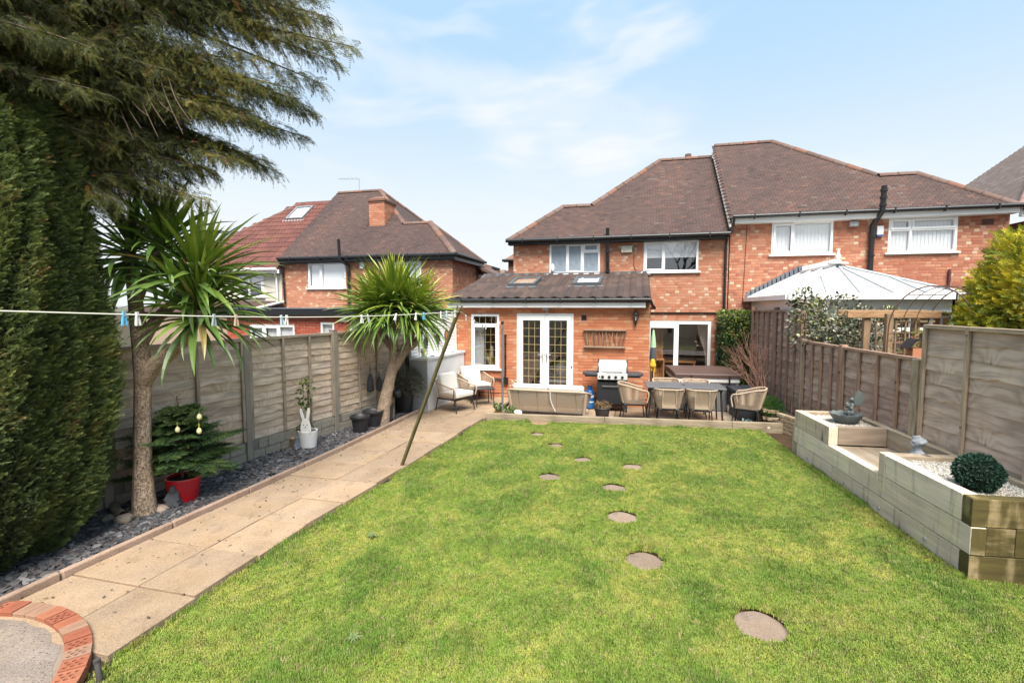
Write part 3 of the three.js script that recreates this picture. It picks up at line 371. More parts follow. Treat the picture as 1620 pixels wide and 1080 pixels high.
// ---------------------------------------------------------------- white conservatory
{
  const C = thing('conservatory', 'white framed conservatory with a pale ridged roof and finial behind the right-hand fence', 'conservatory', [9.1, 0, -0.9]);
  const xl = 7.62, xr = 10.35, zf = 0.9, zb = -2.94, ye = 2.50, ap = [8.86, 3.24, -0.55], ab = [8.86, 3.24, -2.9], wp = phys([0.72, 0.715, 0.68], 0.4, { transmission: 0.15, thickness: 0, map: T.plas }), fr = X.upvc;
  const FL = [xl - 0.1, ye + 0.06, zf + 0.1], FR = [xr + 0.1, ye + 0.06, zf + 0.1], BL = [xl - 0.1, ye + 0.06, zb], BR = [xr + 0.1, ye + 0.06, zb];
  const bars = [[ap, FL], [ap, FR]];
  const L3 = (a, b, t) => a.map((v, i) => mix(v, b[i], t));
  // front face sheets between glazing bars
  const fx = [0, 0.22, 0.42, 0.62, 0.80, 1].map((t) => L3(FL, FR, t)), tops = [FL, L3(FL, ap, 0.62), ap, ap, L3(FR, ap, 0.55), FR];
  for (let i = 0; i < 5; i++) { const q = [fx[i], fx[i + 1], tops[i + 1], tops[i]].filter((p, k, a) => a.findIndex((o) => o.every((v, n) => Math.abs(v - p[n]) < 1e-6)) === k); part('roof_panel', prism(q, 0.025), wp, C); if (i) bars.push([fx[i], tops[i]]); }
  const lx = [0, 0.28, 0.52, 0.76, 1].map((t) => L3(FL, BL, t)), rx = [0, 0.28, 0.52, 0.76, 1].map((t) => L3(FR, BR, t)), lt = [ap, ap, L3(ap, ab, 0.33), L3(ap, ab, 0.66), ab];
  for (let i = 0; i < 4; i++) for (const [e] of [[lx], [rx]]) { const q = i ? [e[i], e[i + 1], lt[i + 1], lt[i]] : [e[0], e[1], ap]; part('roof_panel', prism(q, 0.025), wp, C); bars.push([e[i + 1], lt[i + 1]]); }
  part('glazing_bar', bars.map(([a, b]) => bar([a[0], a[1] + 0.02, a[2]], [b[0], b[1] + 0.02, b[2]], 0.026, 6)), mat([0.46, 0.49, 0.52], 0.4), C);
  part('gutter', [box(xr - xl + 0.36, 0.10, 0.12, (xl + xr) / 2, ye + 0.02, zf + 0.15), box(xr - xl + 0.3, 0.04, 0.14, (xl + xr) / 2, ye + 0.075, zf + 0.12), box(0.12, 0.10, zf - zb + 0.2, xl - 0.15, ye + 0.02, (zf + zb) / 2), box(0.12, 0.10, zf - zb + 0.2, xr + 0.15, ye + 0.02, (zf + zb) / 2)], fr, C);
  part('ridge', [bar([ap[0], ap[1] + 0.03, ap[2]], [ab[0], ab[1] + 0.03, ab[2]], 0.05, 8), cyl(0.2, 0.2, 0.03, ap[0], ap[1] + 0.05, ap[2])], fr, C);
  part('cresting', Array.from({ length: 22 }, (_, i) => lathe([[0.02, 0], [0.008, 0.05], [0.02, 0.07], [0, 0.12]], 6, ap[0], ap[1] + 0.06, mix(ap[2] - 0.2, ab[2], i / 21))), fr, C);
  part('finial', lathe([[0.07, 0], [0.07, 0.05], [0.035, 0.07], [0.035, 0.10], [0.06, 0.15], [0.03, 0.20], [0.03, 0.23], [0.015, 0.26], [0, 0.33]], 14, ap[0], ap[1] + 0.06, ap[2]), fr, C);
  for (const [a, b, turn, n] of [[[xl, zf], [xr, zf], 0, 4], [[xl, zb], [xl, zf], -Math.PI / 2, 5], [[xr, zf], [xr, zb], Math.PI / 2, 5]]) {
    const L = Math.hypot(b[0] - a[0], b[1] - a[1]), w = L / n, hl = []; for (let i = 0; i < n; i++) hl.push([i * w + 0.05, 0.62, (i + 1) * w - 0.05, 1.85], [i * w + 0.05, 1.93, (i + 1) * w - 0.05, 2.22]);
    const f = part('side_frame', [holed(L, ye - 0.03, hl, 0.07)], fr, C); f.position.set(a[0], 0, a[1]); f.rotation.y = turn; if (turn === -Math.PI / 2) { f.position.set(xl, 0, zb); }
    for (const [p, q, r, s] of hl) part('pane', box(r - p, s - q, 0.008, (p + r) / 2, (q + s) / 2, -0.03), X.glass, f);
  }
  part('floor', box(xr - xl - 0.1, 0.1, zf - zb - 0.1, (xl + xr) / 2, 0.0, (zf + zb) / 2), mat([0.3, 0.22, 0.16], 0.6), C); part('back_wall', uvm(box(xr - xl, 2.4, 0.02, (xl + xr) / 2, 1.2, zb + 0.03)), X.mortar, C);
  part('flashing', Array.from({ length: 13 }, (_, i) => box(0.13, 0.17, 0.012, 7.55 + i * 0.105, 2.66 + i * 0.0575, zb + 0.012)), X.lead, C);
  part('roof_blind', [box(0.9, 0.04, 0.5, 9.6, 2.05, 0.6)], mat([0.40, 0.32, 0.20], 0.9), C);
  rebase(C);
}
// ---------------------------------------------------------------- house on the left with chimney, and the cream one beside it
{
  const H = thing('brick_house', 'brown-roofed brick house on the left with a brick chimney, behind the middle palm', 'house', [-5, 0, -4.2]);
  const zw = -4.2, x0 = -8.62, x1 = -1.68, base = -0.25, top = 4.12, ws = [[-7.45, 3.02, -5.86, 3.98], [-4.25, 3.02, -2.85, 4.02]].map(([a, b, c, d]) => [a - x0, b - base, c - x0, d - base]);
  const wall = part('wall', uvm(holed(x1 - x0, top - base, ws, 0.24)), X.mortar, H); wall.position.set(x0, base, zw); bricks(wall, [0, 0, 0], 0, x1 - x0, top - base, [...ws, [0, 0, 7.0, 2.5]], PAL_MAIN, { flemish: true, parts: 300, seed: 61 });
  const sd = part('wall', uvm(box(0.24, top - base, 4.6, x1 - 0.121, (top + base) / 2, zw - 2.545)), X.mortar, H); bricks(sd, [x1, base + 2, zw], Math.PI / 2, 4.8, top - base - 2, [], PAL_MAIN, { flemish: true, seed: 62 });
  part('wall', uvm(box(6.9, top - base, 0.24, -5.15, (top + base) / 2, zw - 7.2)), X.mortar, H); part('ceiling', box(6.6, 0.1, 6.8, -5.2, 4.14, zw - 3.6), X.dark, H);
  makeWindow(H, [-7.45, 3.02, zw + 0.012], 1.59, 0.96, [[0, 0, 0.36, 1, 1], [0.36, 0, 1, 1]], { back: 'vertical' });
  makeWindow(H, [-4.25, 3.02, zw + 0.012], 1.40, 1.0, [[0, 0, 0.5, 0.7], [0.5, 0, 1, 0.7], [0, 0.7, 0.5, 1, 1], [0.5, 0.7, 1, 1, 1]], { back: 'half' });
  const A = [-8.5, 4.10, -3.95], B = [-1.48, 4.10, -3.95], l2 = [-3.1, 5.5, -5.62], l1 = [-4.18, 5.5, -5.62], bR = [-6.42, 7.4, -7.88], bL = [-8.5, 7.4, -7.88];
  const roof = part('roof', [prism([A, B, l2, l1, bR, bL]), prism([bR, [-2.5, 4.1, -3.95], [-2.5, 4.1, -11.8]]), prism([B, l2, [-1.48, 4.1, -7.3]]), prism([l2, l1, [-3.6, 4.1, -7.3], [-1.48, 4.1, -7.3]]), prism([bL, bR, [-2.5, 4.1, -11.8], [-8.5, 4.1, -11.8]]), prism([[-8.47, 4.1, -3.95], [-8.47, 7.4, -7.88], [-8.47, 3.8, -7.88]], 0.05)], mRoofBed, H);
  courses(roof, [A, B, l2, l1, bR, bL], BROWN, { seed: 71, holes: [(p) => p.x > -5.75 && p.x < -4.95 && p.z < -5.4 && p.z > -6.6] }); courses(roof, [B, [-1.48, 4.1, -7.3], l2], BROWN, { seed: 72 }); courses(roof, [l1, [-2.7, 4.3, -5.4], [-2.7, 4.3, -9], bR], BROWN, { seed: 73 });
  ridge(roof, bL, bR, mRidge); ridge(roof, bR, l1, mRidge); ridge(roof, l1, l2, mRidge); ridge(roof, l2, B, mRidge, 0.12); ridge(roof, [-1.48, 4.1, -7.3], l2, mRidge); ridge(roof, bR, [-3.6, 5.0, -10.7], mRidge);
  const ch = part('chimney', uvm(box(0.66, 1.35, 0.9, -5.34, 5.78, -6.05)), X.mortar, H); bricks(ch, [-5.67, 5.13, -5.60], 0, 0.66, 1.30, [], PAL_MAIN, { seed: 75, len: 0.23 }); bricks(ch, [-5.01, 5.13, -5.6], Math.PI / 2, 0.9, 1.30, [], PAL_MAIN, { seed: 76, len: 0.23 });
  part('chimney_cap', [box(0.76, 0.07, 1.0, -5.34, 6.47, -6.05), box(0.71, 0.06, 0.95, -5.34, 6.40, -6.05), prism([[-5.70, 6.52, -5.58], [-4.98, 6.52, -5.58], [-5.15, 6.66, -5.9], [-5.5, 6.66, -5.9]], 0.08)], mRidge[2], H); part('flashing', [box(0.9, 0.16, 0.03, -5.34, 5.30, -5.57), ...Array.from({ length: 6 }, (_, i) => box(0.03, 0.14, 0.16, -4.95, 5.40 + i * 0.115, -5.66 - i * 0.137))], mat([0.45, 0.47, 0.49], 0.6), H);
  part('fascia', [box(7.0, 0.14, 0.03, -5.0, 4.0, -3.97), box(0.03, 0.14, 3.3, -1.52, 4.0, -5.6), box(7.0, 0.02, 0.25, -5.0, 3.95, -4.08)], X.black, H); gutter(H, [-8.55, 4.12, -3.88], [-1.42, 4.12, -3.88], 0.055); part('gutter', bar([-1.42, 4.12, -3.88], [-1.42, 4.12, -7.3], 0.055, 10), X.gutter, H);
  pipe(H, [[-8.52, 4.08, -3.9], [-8.5, 3.9, -4.1], [-8.45, 2.45, -4.12]], 0.036); pipe(H, [[-5.88, 4.75, -3.82], [-5.88, 4.05, -3.86], [-5.68, 3.8, -4.1], [-5.68, 2.4, -4.1]], 0.055, X.black, 'soil_pipe');
  part('alarm_box', rbox(0.18, 0.3, 0.08, 0.02, -5.15, 3.86, zw + 0.05), X.blind, H);
  part('aerial', [bar([-7.5, 7.3, -7.95], [-7.5, 8.0, -7.95], 0.015, 5), bar([-8.5, 8.05, -7.9], [-7.45, 7.98, -7.95], 0.012, 5), ...[0, 1, 2, 3, 4].map((i) => bar([-8.4 + i * 0.2, 8.03, -8.05], [-8.4 + i * 0.2, 8.03, -7.78], 0.006, 4))], X.lead2, H);
  // flat-roofed brick back extension
  const fx0 = -8.5, fx1 = -1.0, fz = -1.4, fh = [[-7.6, -0.05, -5.93, 1.74], [-4.97, 1.2, -4.5, 1.84], [-3.95, 0.2, -2.7, 1.8]].map(([a, b, c, d]) => [a - fx0, b - base, c - fx0, d - base]);
  const fw = part('wall', uvm(holed(fx1 - fx0, 2.30, fh, 0.22)), X.mortarPale, H); fw.position.set(fx0, base, fz); bricks(fw, [0, 0, 0], 0, fx1 - fx0, 2.30, [...fh, [0, 0, fx1 - fx0, 1.4]], PAL_RED, { seed: 77 });
  part('wall', uvm(box(0.22, 2.3, 2.5, fx1 - 0.112, 0.9, -2.9)), X.mortarPale, H); part('flat_roof', [box(7.8, 0.12, 3.0, -4.72, 2.20, -2.72), box(7.9, 0.03, 3.05, -4.72, 2.277, -2.70)], X.lead, H); part('fascia', box(7.8, 0.16, 0.03, -4.72, 2.14, -1.2), X.black, H);
  makeWindow(H, [-7.6, 0.0, fz + 0.01], 1.67, 1.74, [[0, 0, 0.33, 1, 1], [0.33, 0, 0.66, 1, 1], [0.66, 0, 1, 1]], { back: 'half', sill: false, name: 'patio_door' }); makeWindow(H, [-4.97, 1.2, fz + 0.01], 0.47, 0.64, [[0, 0, 1, 1]], { back: 'half' }); makeWindow(H, [-3.95, 0.2, fz + 0.01], 1.25, 1.6, [[0, 0, 0.5, 1], [0.5, 0, 1, 1]], { back: 'half' });
  part('boiler_flue', rbox(0.3, 0.26, 0.06, 0.01, -4.1, 2.0, fz + 0.04), X.cream, H);
  part('side_porch', [box(0.8, 3.6, 1.6, -1.2, 1.8, -7.6), prism([[-0.75, 3.55, -6.7], [-0.75, 3.55, -8.6], [-1.6, 4.0, -8.6], [-1.6, 4.0, -6.7]], 0.1)], mRidge[1], H);
  rebase(H);
}
{
  const H = thing('cream_house', 'cream rendered house with a red tiled roof and one roof window, behind the nearest palm', 'house', [-11, 0, -4.2]);
  const zw = -4.2, x0 = -14, x1 = -8.64, w = [-10.6 - x0, 2.95, -9.45 - x0, 3.85];
  const wall = part('wall', uvm(holed(x1 - x0, 4.05, [w], 0.24)), X.cream, H); wall.position.set(x0, -0.25, zw); part('wall', box(5.3, 4.0, 0.2, -11.3, 1.8, -11.4), X.cream, H); part('wall', box(0.2, 4.0, 7, -13.9, 1.8, -7.8), X.cream, H); part('ceiling', box(5.2, 0.1, 7, -11.3, 3.75, -7.9), X.dark, H);
  makeWindow(H, [-10.6, 2.70, zw + 0.012], 1.15, 0.9, [[0, 0, 0.4, 1], [0.4, 0, 1, 1, 1]], { back: 'half' });
  const A = [-14.2, 3.75, -3.95], B = [-8.55, 3.75, -3.95], C = [-8.55, 7.03, -7.87], Dd = [-10.45, 7.03, -7.87];
  const roof = part('roof', [prism([A, B, C, Dd]), prism([Dd, A, [-14.2, 3.75, -11.8]]), prism([C, Dd, [-14.2, 3.75, -11.8], [-8.55, 3.75, -11.8]])], mat([0.09, 0.03, 0.025], 0.95), H);
  const n = V3(0, Math.cos(40 * D), Math.sin(40 * D)), s = V3(0, Math.sin(40 * D), -Math.cos(40 * D)), b = new THREE.Matrix4().makeBasis(V3(1, 0, 0), n, s.clone().negate()).multiply(new THREE.Matrix4().makeRotationX(0.06)), rt = rng(91), ms = [[0.14, 0.046, 0.035], [0.12, 0.040, 0.031], [0.16, 0.055, 0.042]].map((c) => gritty(c, 0.8));
  const tg = (() => { const sh = new THREE.Shape(), f = (u) => 0.01 + 0.022 * Math.cos(u * Math.PI * 4); sh.moveTo(-0.15, f(0)); for (let i = 1; i <= 12; i++) sh.lineTo(-0.15 + 0.3 * i / 12, f(i / 12)); sh.lineTo(0.15, f(1) - 0.02); sh.lineTo(-0.15, f(0) - 0.02); const g = new THREE.ExtrudeGeometry(sh, { depth: 0.40, bevelEnabled: false }); g.translate(0, 0, -0.40); return uvm(g); })();
  for (let k = 0; k < 15; k++) for (let i = 0; i < 20; i++) { const x = -8.72 - i * 0.3, d = k * 0.335, zz = -3.95 - d * 0.766, yy = 3.75 + d * 0.643; if (x < -14.05 + (d * 0.766) * 0.955) continue; if (x > -10.5 && x < -9.4 && yy > 6.0 && yy < 6.62) continue; const o = part('roof_tile', tg, pick(ms, rt), roof); o.quaternion.setFromRotationMatrix(b); o.position.set(x, yy, zz).addScaledVector(n, 0.03); }
  ridge(roof, C, Dd, mRidge); ridge(roof, A, Dd, mRidge);
  const bw = new THREE.Matrix4().makeBasis(V3(1, 0, 0), s, n), vw = part('roof_window', holed(0.86, 1.06, [[0.07, 0.07, 0.79, 0.99]], 0.1).translate(0, 0, 0.1), mat([0.2, 0.21, 0.22], 0.5), H); vw.quaternion.setFromRotationMatrix(bw); vw.position.set(-10.37, 6.07, -6.72).addScaledVector(n, 0.02); part('pane', box(0.74, 0.94, 0.01, 0.43, 0.53, 0.07), X.glass, vw); part('blind', box(0.76, 0.96, 0.01, 0.43, 0.53, 0.03), X.blind, vw); part('flashing', [box(1.05, 0.2, 0.02, 0.43, -0.1, 0.03)], X.lead2, vw);
  part('fascia', [box(5.6, 0.14, 0.03, -11.35, 3.66, -3.97)], X.upvcOld, H); part('gutter', bar([-14.2, 3.74, -3.87], [-8.6, 3.74, -3.87], 0.06, 10), X.upvcOld, H); part('downpipe', [bar([-8.78, 3.7, -3.9], [-8.78, 3.45, -4.1], 0.035), bar([-8.78, 3.45, -4.1], [-8.78, 2.4, -4.1], 0.035)], X.upvcOld, H);
  const lt = part('lean_to_roof', prism([[-14, 2.15, -2.4], [-8.55, 2.15, -2.4], [-8.55, 2.5, -4.15], [-14, 2.5, -4.15]], 0.1), mat([0.07, 0.035, 0.028], 0.9), H); courses(lt, [[-14, 2.15, -2.4], [-8.55, 2.15, -2.4], [-8.55, 2.5, -4.15], [-14, 2.5, -4.15]], [[0.085, 0.042, 0.034], [0.070, 0.037, 0.031]], { gauge: 0.3, wide: 0.3, seed: 94 }); part('gutter', bar([-8.5, 2.20, -2.3], [-8.5, 2.52, -4.1], 0.05), X.upvcOld, H); part('wall', box(5.4, 2.2, 0.2, -11.3, 0.95, -2.6), X.mortar, H);
  rebase(H);
}
{
  const H = thing('brick_house', 'dark red brick house at the far right edge, only its hipped roof end showing', 'house', [17, 0, -6]);
  part('wall', uvm(box(5.2, 4.8, 7, 17.1, 2.2, -7.5)), gritty([0.20, 0.055, 0.04]), H); const A = [14.1, 4.85, -3.7], Dd = [17.2, 8.0, -7.5], E = [14.1, 4.85, -11.3], B = [20, 4.85, -3.7];
  const roof = part('roof', [prism([A, Dd, E]), prism([A, B, [20, 8, -7.5], Dd])], mRoofBed, H); courses(roof, [A, B, [20, 8, -7.5], Dd], [[0.16, 0.10, 0.09], [0.19, 0.13, 0.11]], { seed: 97 }); courses(roof, [E, A, Dd], [[0.24, 0.19, 0.17], [0.2, 0.15, 0.13]], { seed: 98 }); ridge(roof, A, Dd, [gritty([0.34, 0.20, 0.18])], 0.13); part('fascia', box(6, 0.2, 0.1, 17.1, 4.75, -3.75), X.upvcOld, H); part('gutter', bar([14.1, 4.85, -3.62], [20, 4.85, -3.62], 0.06), X.gutter, H);
  rebase(H);
}
for (const [x, y, z, w, l] of [[-8, 4.2, -42, 9, 'distant brick house with a chimney, seen between the two nearer houses'], [-19, 3.6, -40, 10, 'distant low brick house far behind, left of the gap between the houses']]) {
  const H = thing('distant_house', l, 'house', [x, 0, z]); part('wall', box(w, y, 6, 0, y / 2, 0), gritty([0.32, 0.12, 0.08]), H); const r = part('roof', prism([[-w / 2, y, 3.2], [w / 2, y, 3.2], [w / 2 - 2, y + 2.2, 0], [-w / 2 + 2, y + 2.2, 0]], 0.15), mRoofBed, H); part('chimney', box(0.7, 1.8, 0.7, 1.2, y + 2.6, 0), mRidge[2], r);
}

// ================================================================ GROUND, LAWN, PATH, PATIO
struct('ground', (() => { const g = new THREE.PlaneGeometry(500, 500, 1, 1); g.rotateX(-Math.PI / 2); return uvm(g, 0.4); })(), mat([0.16, 0.17, 0.09], 1, { map: T.soil }), [0, -0.14, 0]);
const pathR = (z) => { const k = [[13, 1.147], [9.55, 1.147], [7.56, 1.163], [5.89, 1.313], [2.34, 1.493]]; for (let i = 1; i < k.length; i++) if (z >= k[i][0]) return mix(k[i][1], k[i - 1][1], (z - k[i][0]) / (k[i - 1][0] - k[i][0])); return 1.493; };
const pathL = (z) => mix(-0.16, 0.0, clamp((9.3 - z) / 4)); // inner line of the kerb
const edgeZ = (x) => 2.39 - 0.0907 * (x - 1.55); // lawn side of the timber edging
const fenceR = (z) => 7.93 + 0.09 * (z - 4.56), fenceL = (z) => -1.10 - 0.126 * (z - 5.84), plantF = (z) => 7.294 - 0.092 * (6.97 - z);
const STONES = [[5.418, 8.059, 0.205, 1], [4.612, 7.318, 0.19, 2], [4.392, 6.417, 0.185, 3], [4.261, 5.559, 0.18, 4], [3.383, 5.349, 0.17, 5], [4.495, 4.635, 0.165, 6], [3.754, 4.49, 0.165, 7], [3.229, 3.822, 0.155, 8], [2.789, 3.18, 0.15, 9], [2.662, 2.32, 0.2, 10]];
const RING = [0.22, 10.5, 1.27];
const inLawn = (x, z) => { if (z < edgeZ(x) + 0.01 || z > 12.6 || x < (z > 9.58 ? -1 : pathR(z) + 0.02)) return false; if (z < 6.98 ? x > plantF(z) - 0.01 : x > fenceR(z)) return false; if (z > 9 && Math.hypot(x - RING[0], z - RING[1]) < RING[2] + 0.02) return false; return true; };
// lawn sheet: soil-coloured turf in cells of 6 cm, cut away where the stepping stones lie
{
  const pos = [], uv = [], c = 0.06, ok = (x, z) => inLawn(x, z) && !STONES.some(([a, b, r]) => Math.hypot((x - a) / r, (z - b) / r) < 1.0);
  for (let x = -1; x < 8.4; x += c) for (let z = 1.5; z < 12.6; z += c) { if (!ok(x + c / 2, z + c / 2)) continue; const y = (a, b) => -0.006 + 0.018 * (n3(a * 1.1 + 9, b * 1.1, 3) - 0.5) + 0.012 * (n3(a * 4, b * 4, 7) - 0.5); const q = [[x, z], [x, z + c], [x + c, z + c], [x, z], [x + c, z + c], [x + c, z]]; for (const [a, b] of q) { pos.push(a, y(a, b), b); uv.push(a * 0.8, b * 0.8); } }
  const g = new THREE.BufferGeometry(); g.setAttribute('position', new THREE.BufferAttribute(new Float32Array(pos), 3)); g.setAttribute('uv', new THREE.BufferAttribute(new Float32Array(uv), 2)); g.computeVertexNormals();
  struct('lawn', g, mat([0.56, 0.52, 0.30], 1, { map: T.turf }));
  struct('lawn_soil', uvm(box(9.6, 0.05, 11.2, 3.5, -0.075, 7.0), 0.8), mat([0.25, 0.19, 0.13], 1, { map: T.soil }));
}
{ // grass blades
  const bl = (n, hgt, seed) => { const r = rng(seed), p = []; for (let i = 0; i < n; i++) { const a = r() * 6.28, x = rr(-0.022, 0.022, r), z = rr(-0.022, 0.022, r), w = 0.0016, l = hgt * rr(0.6, 1.2, r), lx = Math.cos(a) * l * rr(0.2, 0.8, r), lz = Math.sin(a) * l * rr(0.2, 0.8, r), dx = -Math.sin(a) * w, dz = Math.cos(a) * w; p.push(x - dx, 0, z - dz, x + dx, 0, z + dz, x + lx * 0.4 + dx, l * 0.6, z + lz * 0.4 + dz, x - dx, 0, z - dz, x + lx * 0.4 + dx, l * 0.6, z + lz * 0.4 + dz, x + lx * 0.4 - dx, l * 0.6, z + lz * 0.4 - dz, x + lx * 0.4 - dx, l * 0.6, z + lz * 0.4 - dz, x + lx * 0.4 + dx, l * 0.6, z + lz * 0.4 + dz, x + lx, l * 0.85, z + lz); } const g = new THREE.BufferGeometry(); g.setAttribute('position', new THREE.BufferAttribute(new Float32Array(p), 3)); g.computeVertexNormals(); return g; };
  const r = rng(101), lists = [[], [], []], gm = mat([1, 1, 1], 0.75, { side: THREE.DoubleSide });
  const camx = 4.48, camz = 11.82; let n = 0;
  for (let i = 0; i < 1200000 && n < 330000; i++) {
    const z = 1.7 + 9.2 * Math.pow(r(), 0.85), x = rr(0.9, 8.1, r); const d = Math.hypot(x - camx, z - camz); if (z > camz - 2.0 || Math.abs(x - (camx - (camz - z) * 0.25)) > (camz - z) * 1.25 + 0.6) continue;
    if (!inLawn(x, z)) continue; let edge = 9; for (const [a, b, q] of STONES) edge = Math.min(edge, Math.hypot(x - a, z - b) - q); if (edge < -0.012) continue; if (edge < 0.03 && r() < 0.3) continue;
    const path = x - pathR(z), worn = 0.55 * ss(0.46, 0.68, n3(x * 1.3 + 3, z * 1.3, 11)) + 0.6 * ss(0.46, 0.72, n3(x * 4.2 + 3, z * 4.2, 12)), bare = ss(0.60, 0.70, n3(x * 3.1, z * 3.1 + 8, 13)); if (path < 0.35 && n3(x * 2.5, z * 2.5, 55) > 0.47 + path && r() < 0.8) continue; if (bare > 0.5 && r() < 0.35) continue;
    const lush = ss(0.50, 0.74, n3(x * 2.6, z * 2.6 + 50, 17)), fine = n3(x * 13, z * 13, 19), t = clamp(worn * 0.5 + 0.08 + (fine - 0.5) * 1.1 + rr(-0.3, 0.3, r));
    let c = [mix(0.158, 0.365, t), mix(0.245, 0.352, t), mix(0.026, 0.070, t)]; c = c.map((v, k) => mix(v, [0.085, 0.185, 0.022][k], lush * 0.52)); if (r() < 0.07) c = [0.34, 0.28, 0.13]; const v = rr(0.75, 1.2, r) * (n3(x * 9 + 30, z * 9, 23) > 0.62 ? 0.84 : 1);
    lists[n++ % 3].push([xf(x, -0.006, z, 0, r() * 6.28, 0, rr(0.85, 1.3, r), rr(0.8, 1.15, r) * (1 + lush * 0.7) * (edge < 0.12 ? 1.35 : 1) * (path < 0.05 || (z < 6.98 && plantF(z) - x < 0.07) || z - edgeZ(x) < 0.06 ? rr(1.3, 2.6, r) : r() < 0.04 ? 1.9 : 1), 1), new THREE.Color().setRGB(c[0] * v, c[1] * v, c[2] * v)]);
  }
  lists.forEach((l, i) => { const o = many(numbered('grass'), bl(10, 0.017 + i * 0.003, 200 + i), gm, l, scene); tag(o, 'short green and yellowish grass blades growing all over the lawn', 'grass', 'lawn grass'); });
}
{ // stepping stones sunk in the lawn
  const where = ['nearest the camera at the bottom of the lawn', 'second nearest, with a dry stalk beside it', 'third nearest, large and pale', 'mid lawn, below the pair of small stones', 'left of the line, alone nearest the path', 'right of the line, alone at mid lawn', 'just left of the lawn middle, thin and low', 'small, third from the patio edging', 'small, second from the patio edging', 'worn brown patch stone touching the patio edging'];
  const sm = [[0.265, 0.195, 0.145], [0.235, 0.175, 0.13], [0.29, 0.215, 0.16]].map((c) => mat(c, 0.95, { map: T.slab, bumpMap: T.slabB, bumpScale: 0.006 }));
  STONES.forEach(([x, z, r0], i) => { const g = lathe([[0, 0.045], [r0 * 0.9, 0.045], [r0 * 0.98, 0.036], [r0, 0.0]], 26), p = g.attributes.position; for (let k = 0; k < p.count; k++) { const a = Math.atan2(p.getZ(k), p.getX(k)), s = 1 + 0.035 * Math.sin(a * 3 + i) + 0.02 * Math.sin(a * 7 + i * 2); p.setXYZ(k, p.getX(k) * s, p.getY(k) + 0.003 * Math.sin(p.getX(k) * 30 + i), p.getZ(k) * s); } g.computeVertexNormals(); const so = solo('stepping_stone', uvm(g, 1.4), i === 9 ? gritty([0.36, 0.20, 0.13]) : sm[i % 3], 'round stepping stone in the lawn, ' + where[i], 'stepping stone', [x, -0.063, z], 0, 'stepping stones across the lawn'); part('soil_edge', (() => { const q = lathe([[r0 * 0.97, 0.028], [r0 + 0.06, 0.034], [r0 + 0.09, 0.046]], 30); return uvm(q, 1.5); })(), mat([0.30, 0.22, 0.15], 1, { map: T.soil }), so); });
  const st = []; for (let i = 0; i < 3; i++) st.push(taperTube([[4.75, 0.03, 7.58], [4.8, 0.05, 7.66], [4.84 + i * 0.01, 0.035, 7.76]], [0.003, 0.0015], 6, 4)); solo('dry_stalk', [st[0]], mat([0.5, 0.42, 0.22]), 'thin dry straw stalk lying by the second nearest stepping stone', 'stalk');
  const dm = mat([0.75, 0.55, 0.02], 0.8); solo('dandelion', [...Array.from({ length: 14 }, (_, i) => place(new THREE.ConeGeometry(0.006, 0.02, 4), 0, 0.01, 0, 1.1, i * 0.45, 0)), sph(0.008, 0, 0.008, 0)], dm, 'yellow dandelion flower in the grass by the brick ring', 'flower', [1.42, 0.025, 9.72]);
  for (const [x, z, l] of [[2.62, 8.95, 'pale rosette weed low in the grass near the bottom edge left of centre'], [1.95, 7.55, 'grey-green rosette weed in the grass beside the path']]) { const r = rng(x * 100); solo('weed', Array.from({ length: 16 }, (_, i) => { const a = i * 2.4, L = rr(0.03, 0.075, r); return taperTube([[0, 0.02, 0], [Math.cos(a) * L * 0.6, 0.045, Math.sin(a) * L * 0.6], [Math.cos(a) * L, 0.03, Math.sin(a) * L]], [0.004, 0.009, 0.002], 6, 4); }), mat([0.11, 0.155, 0.05], 0.9), l, 'weed', [x, 0, z]); }
}
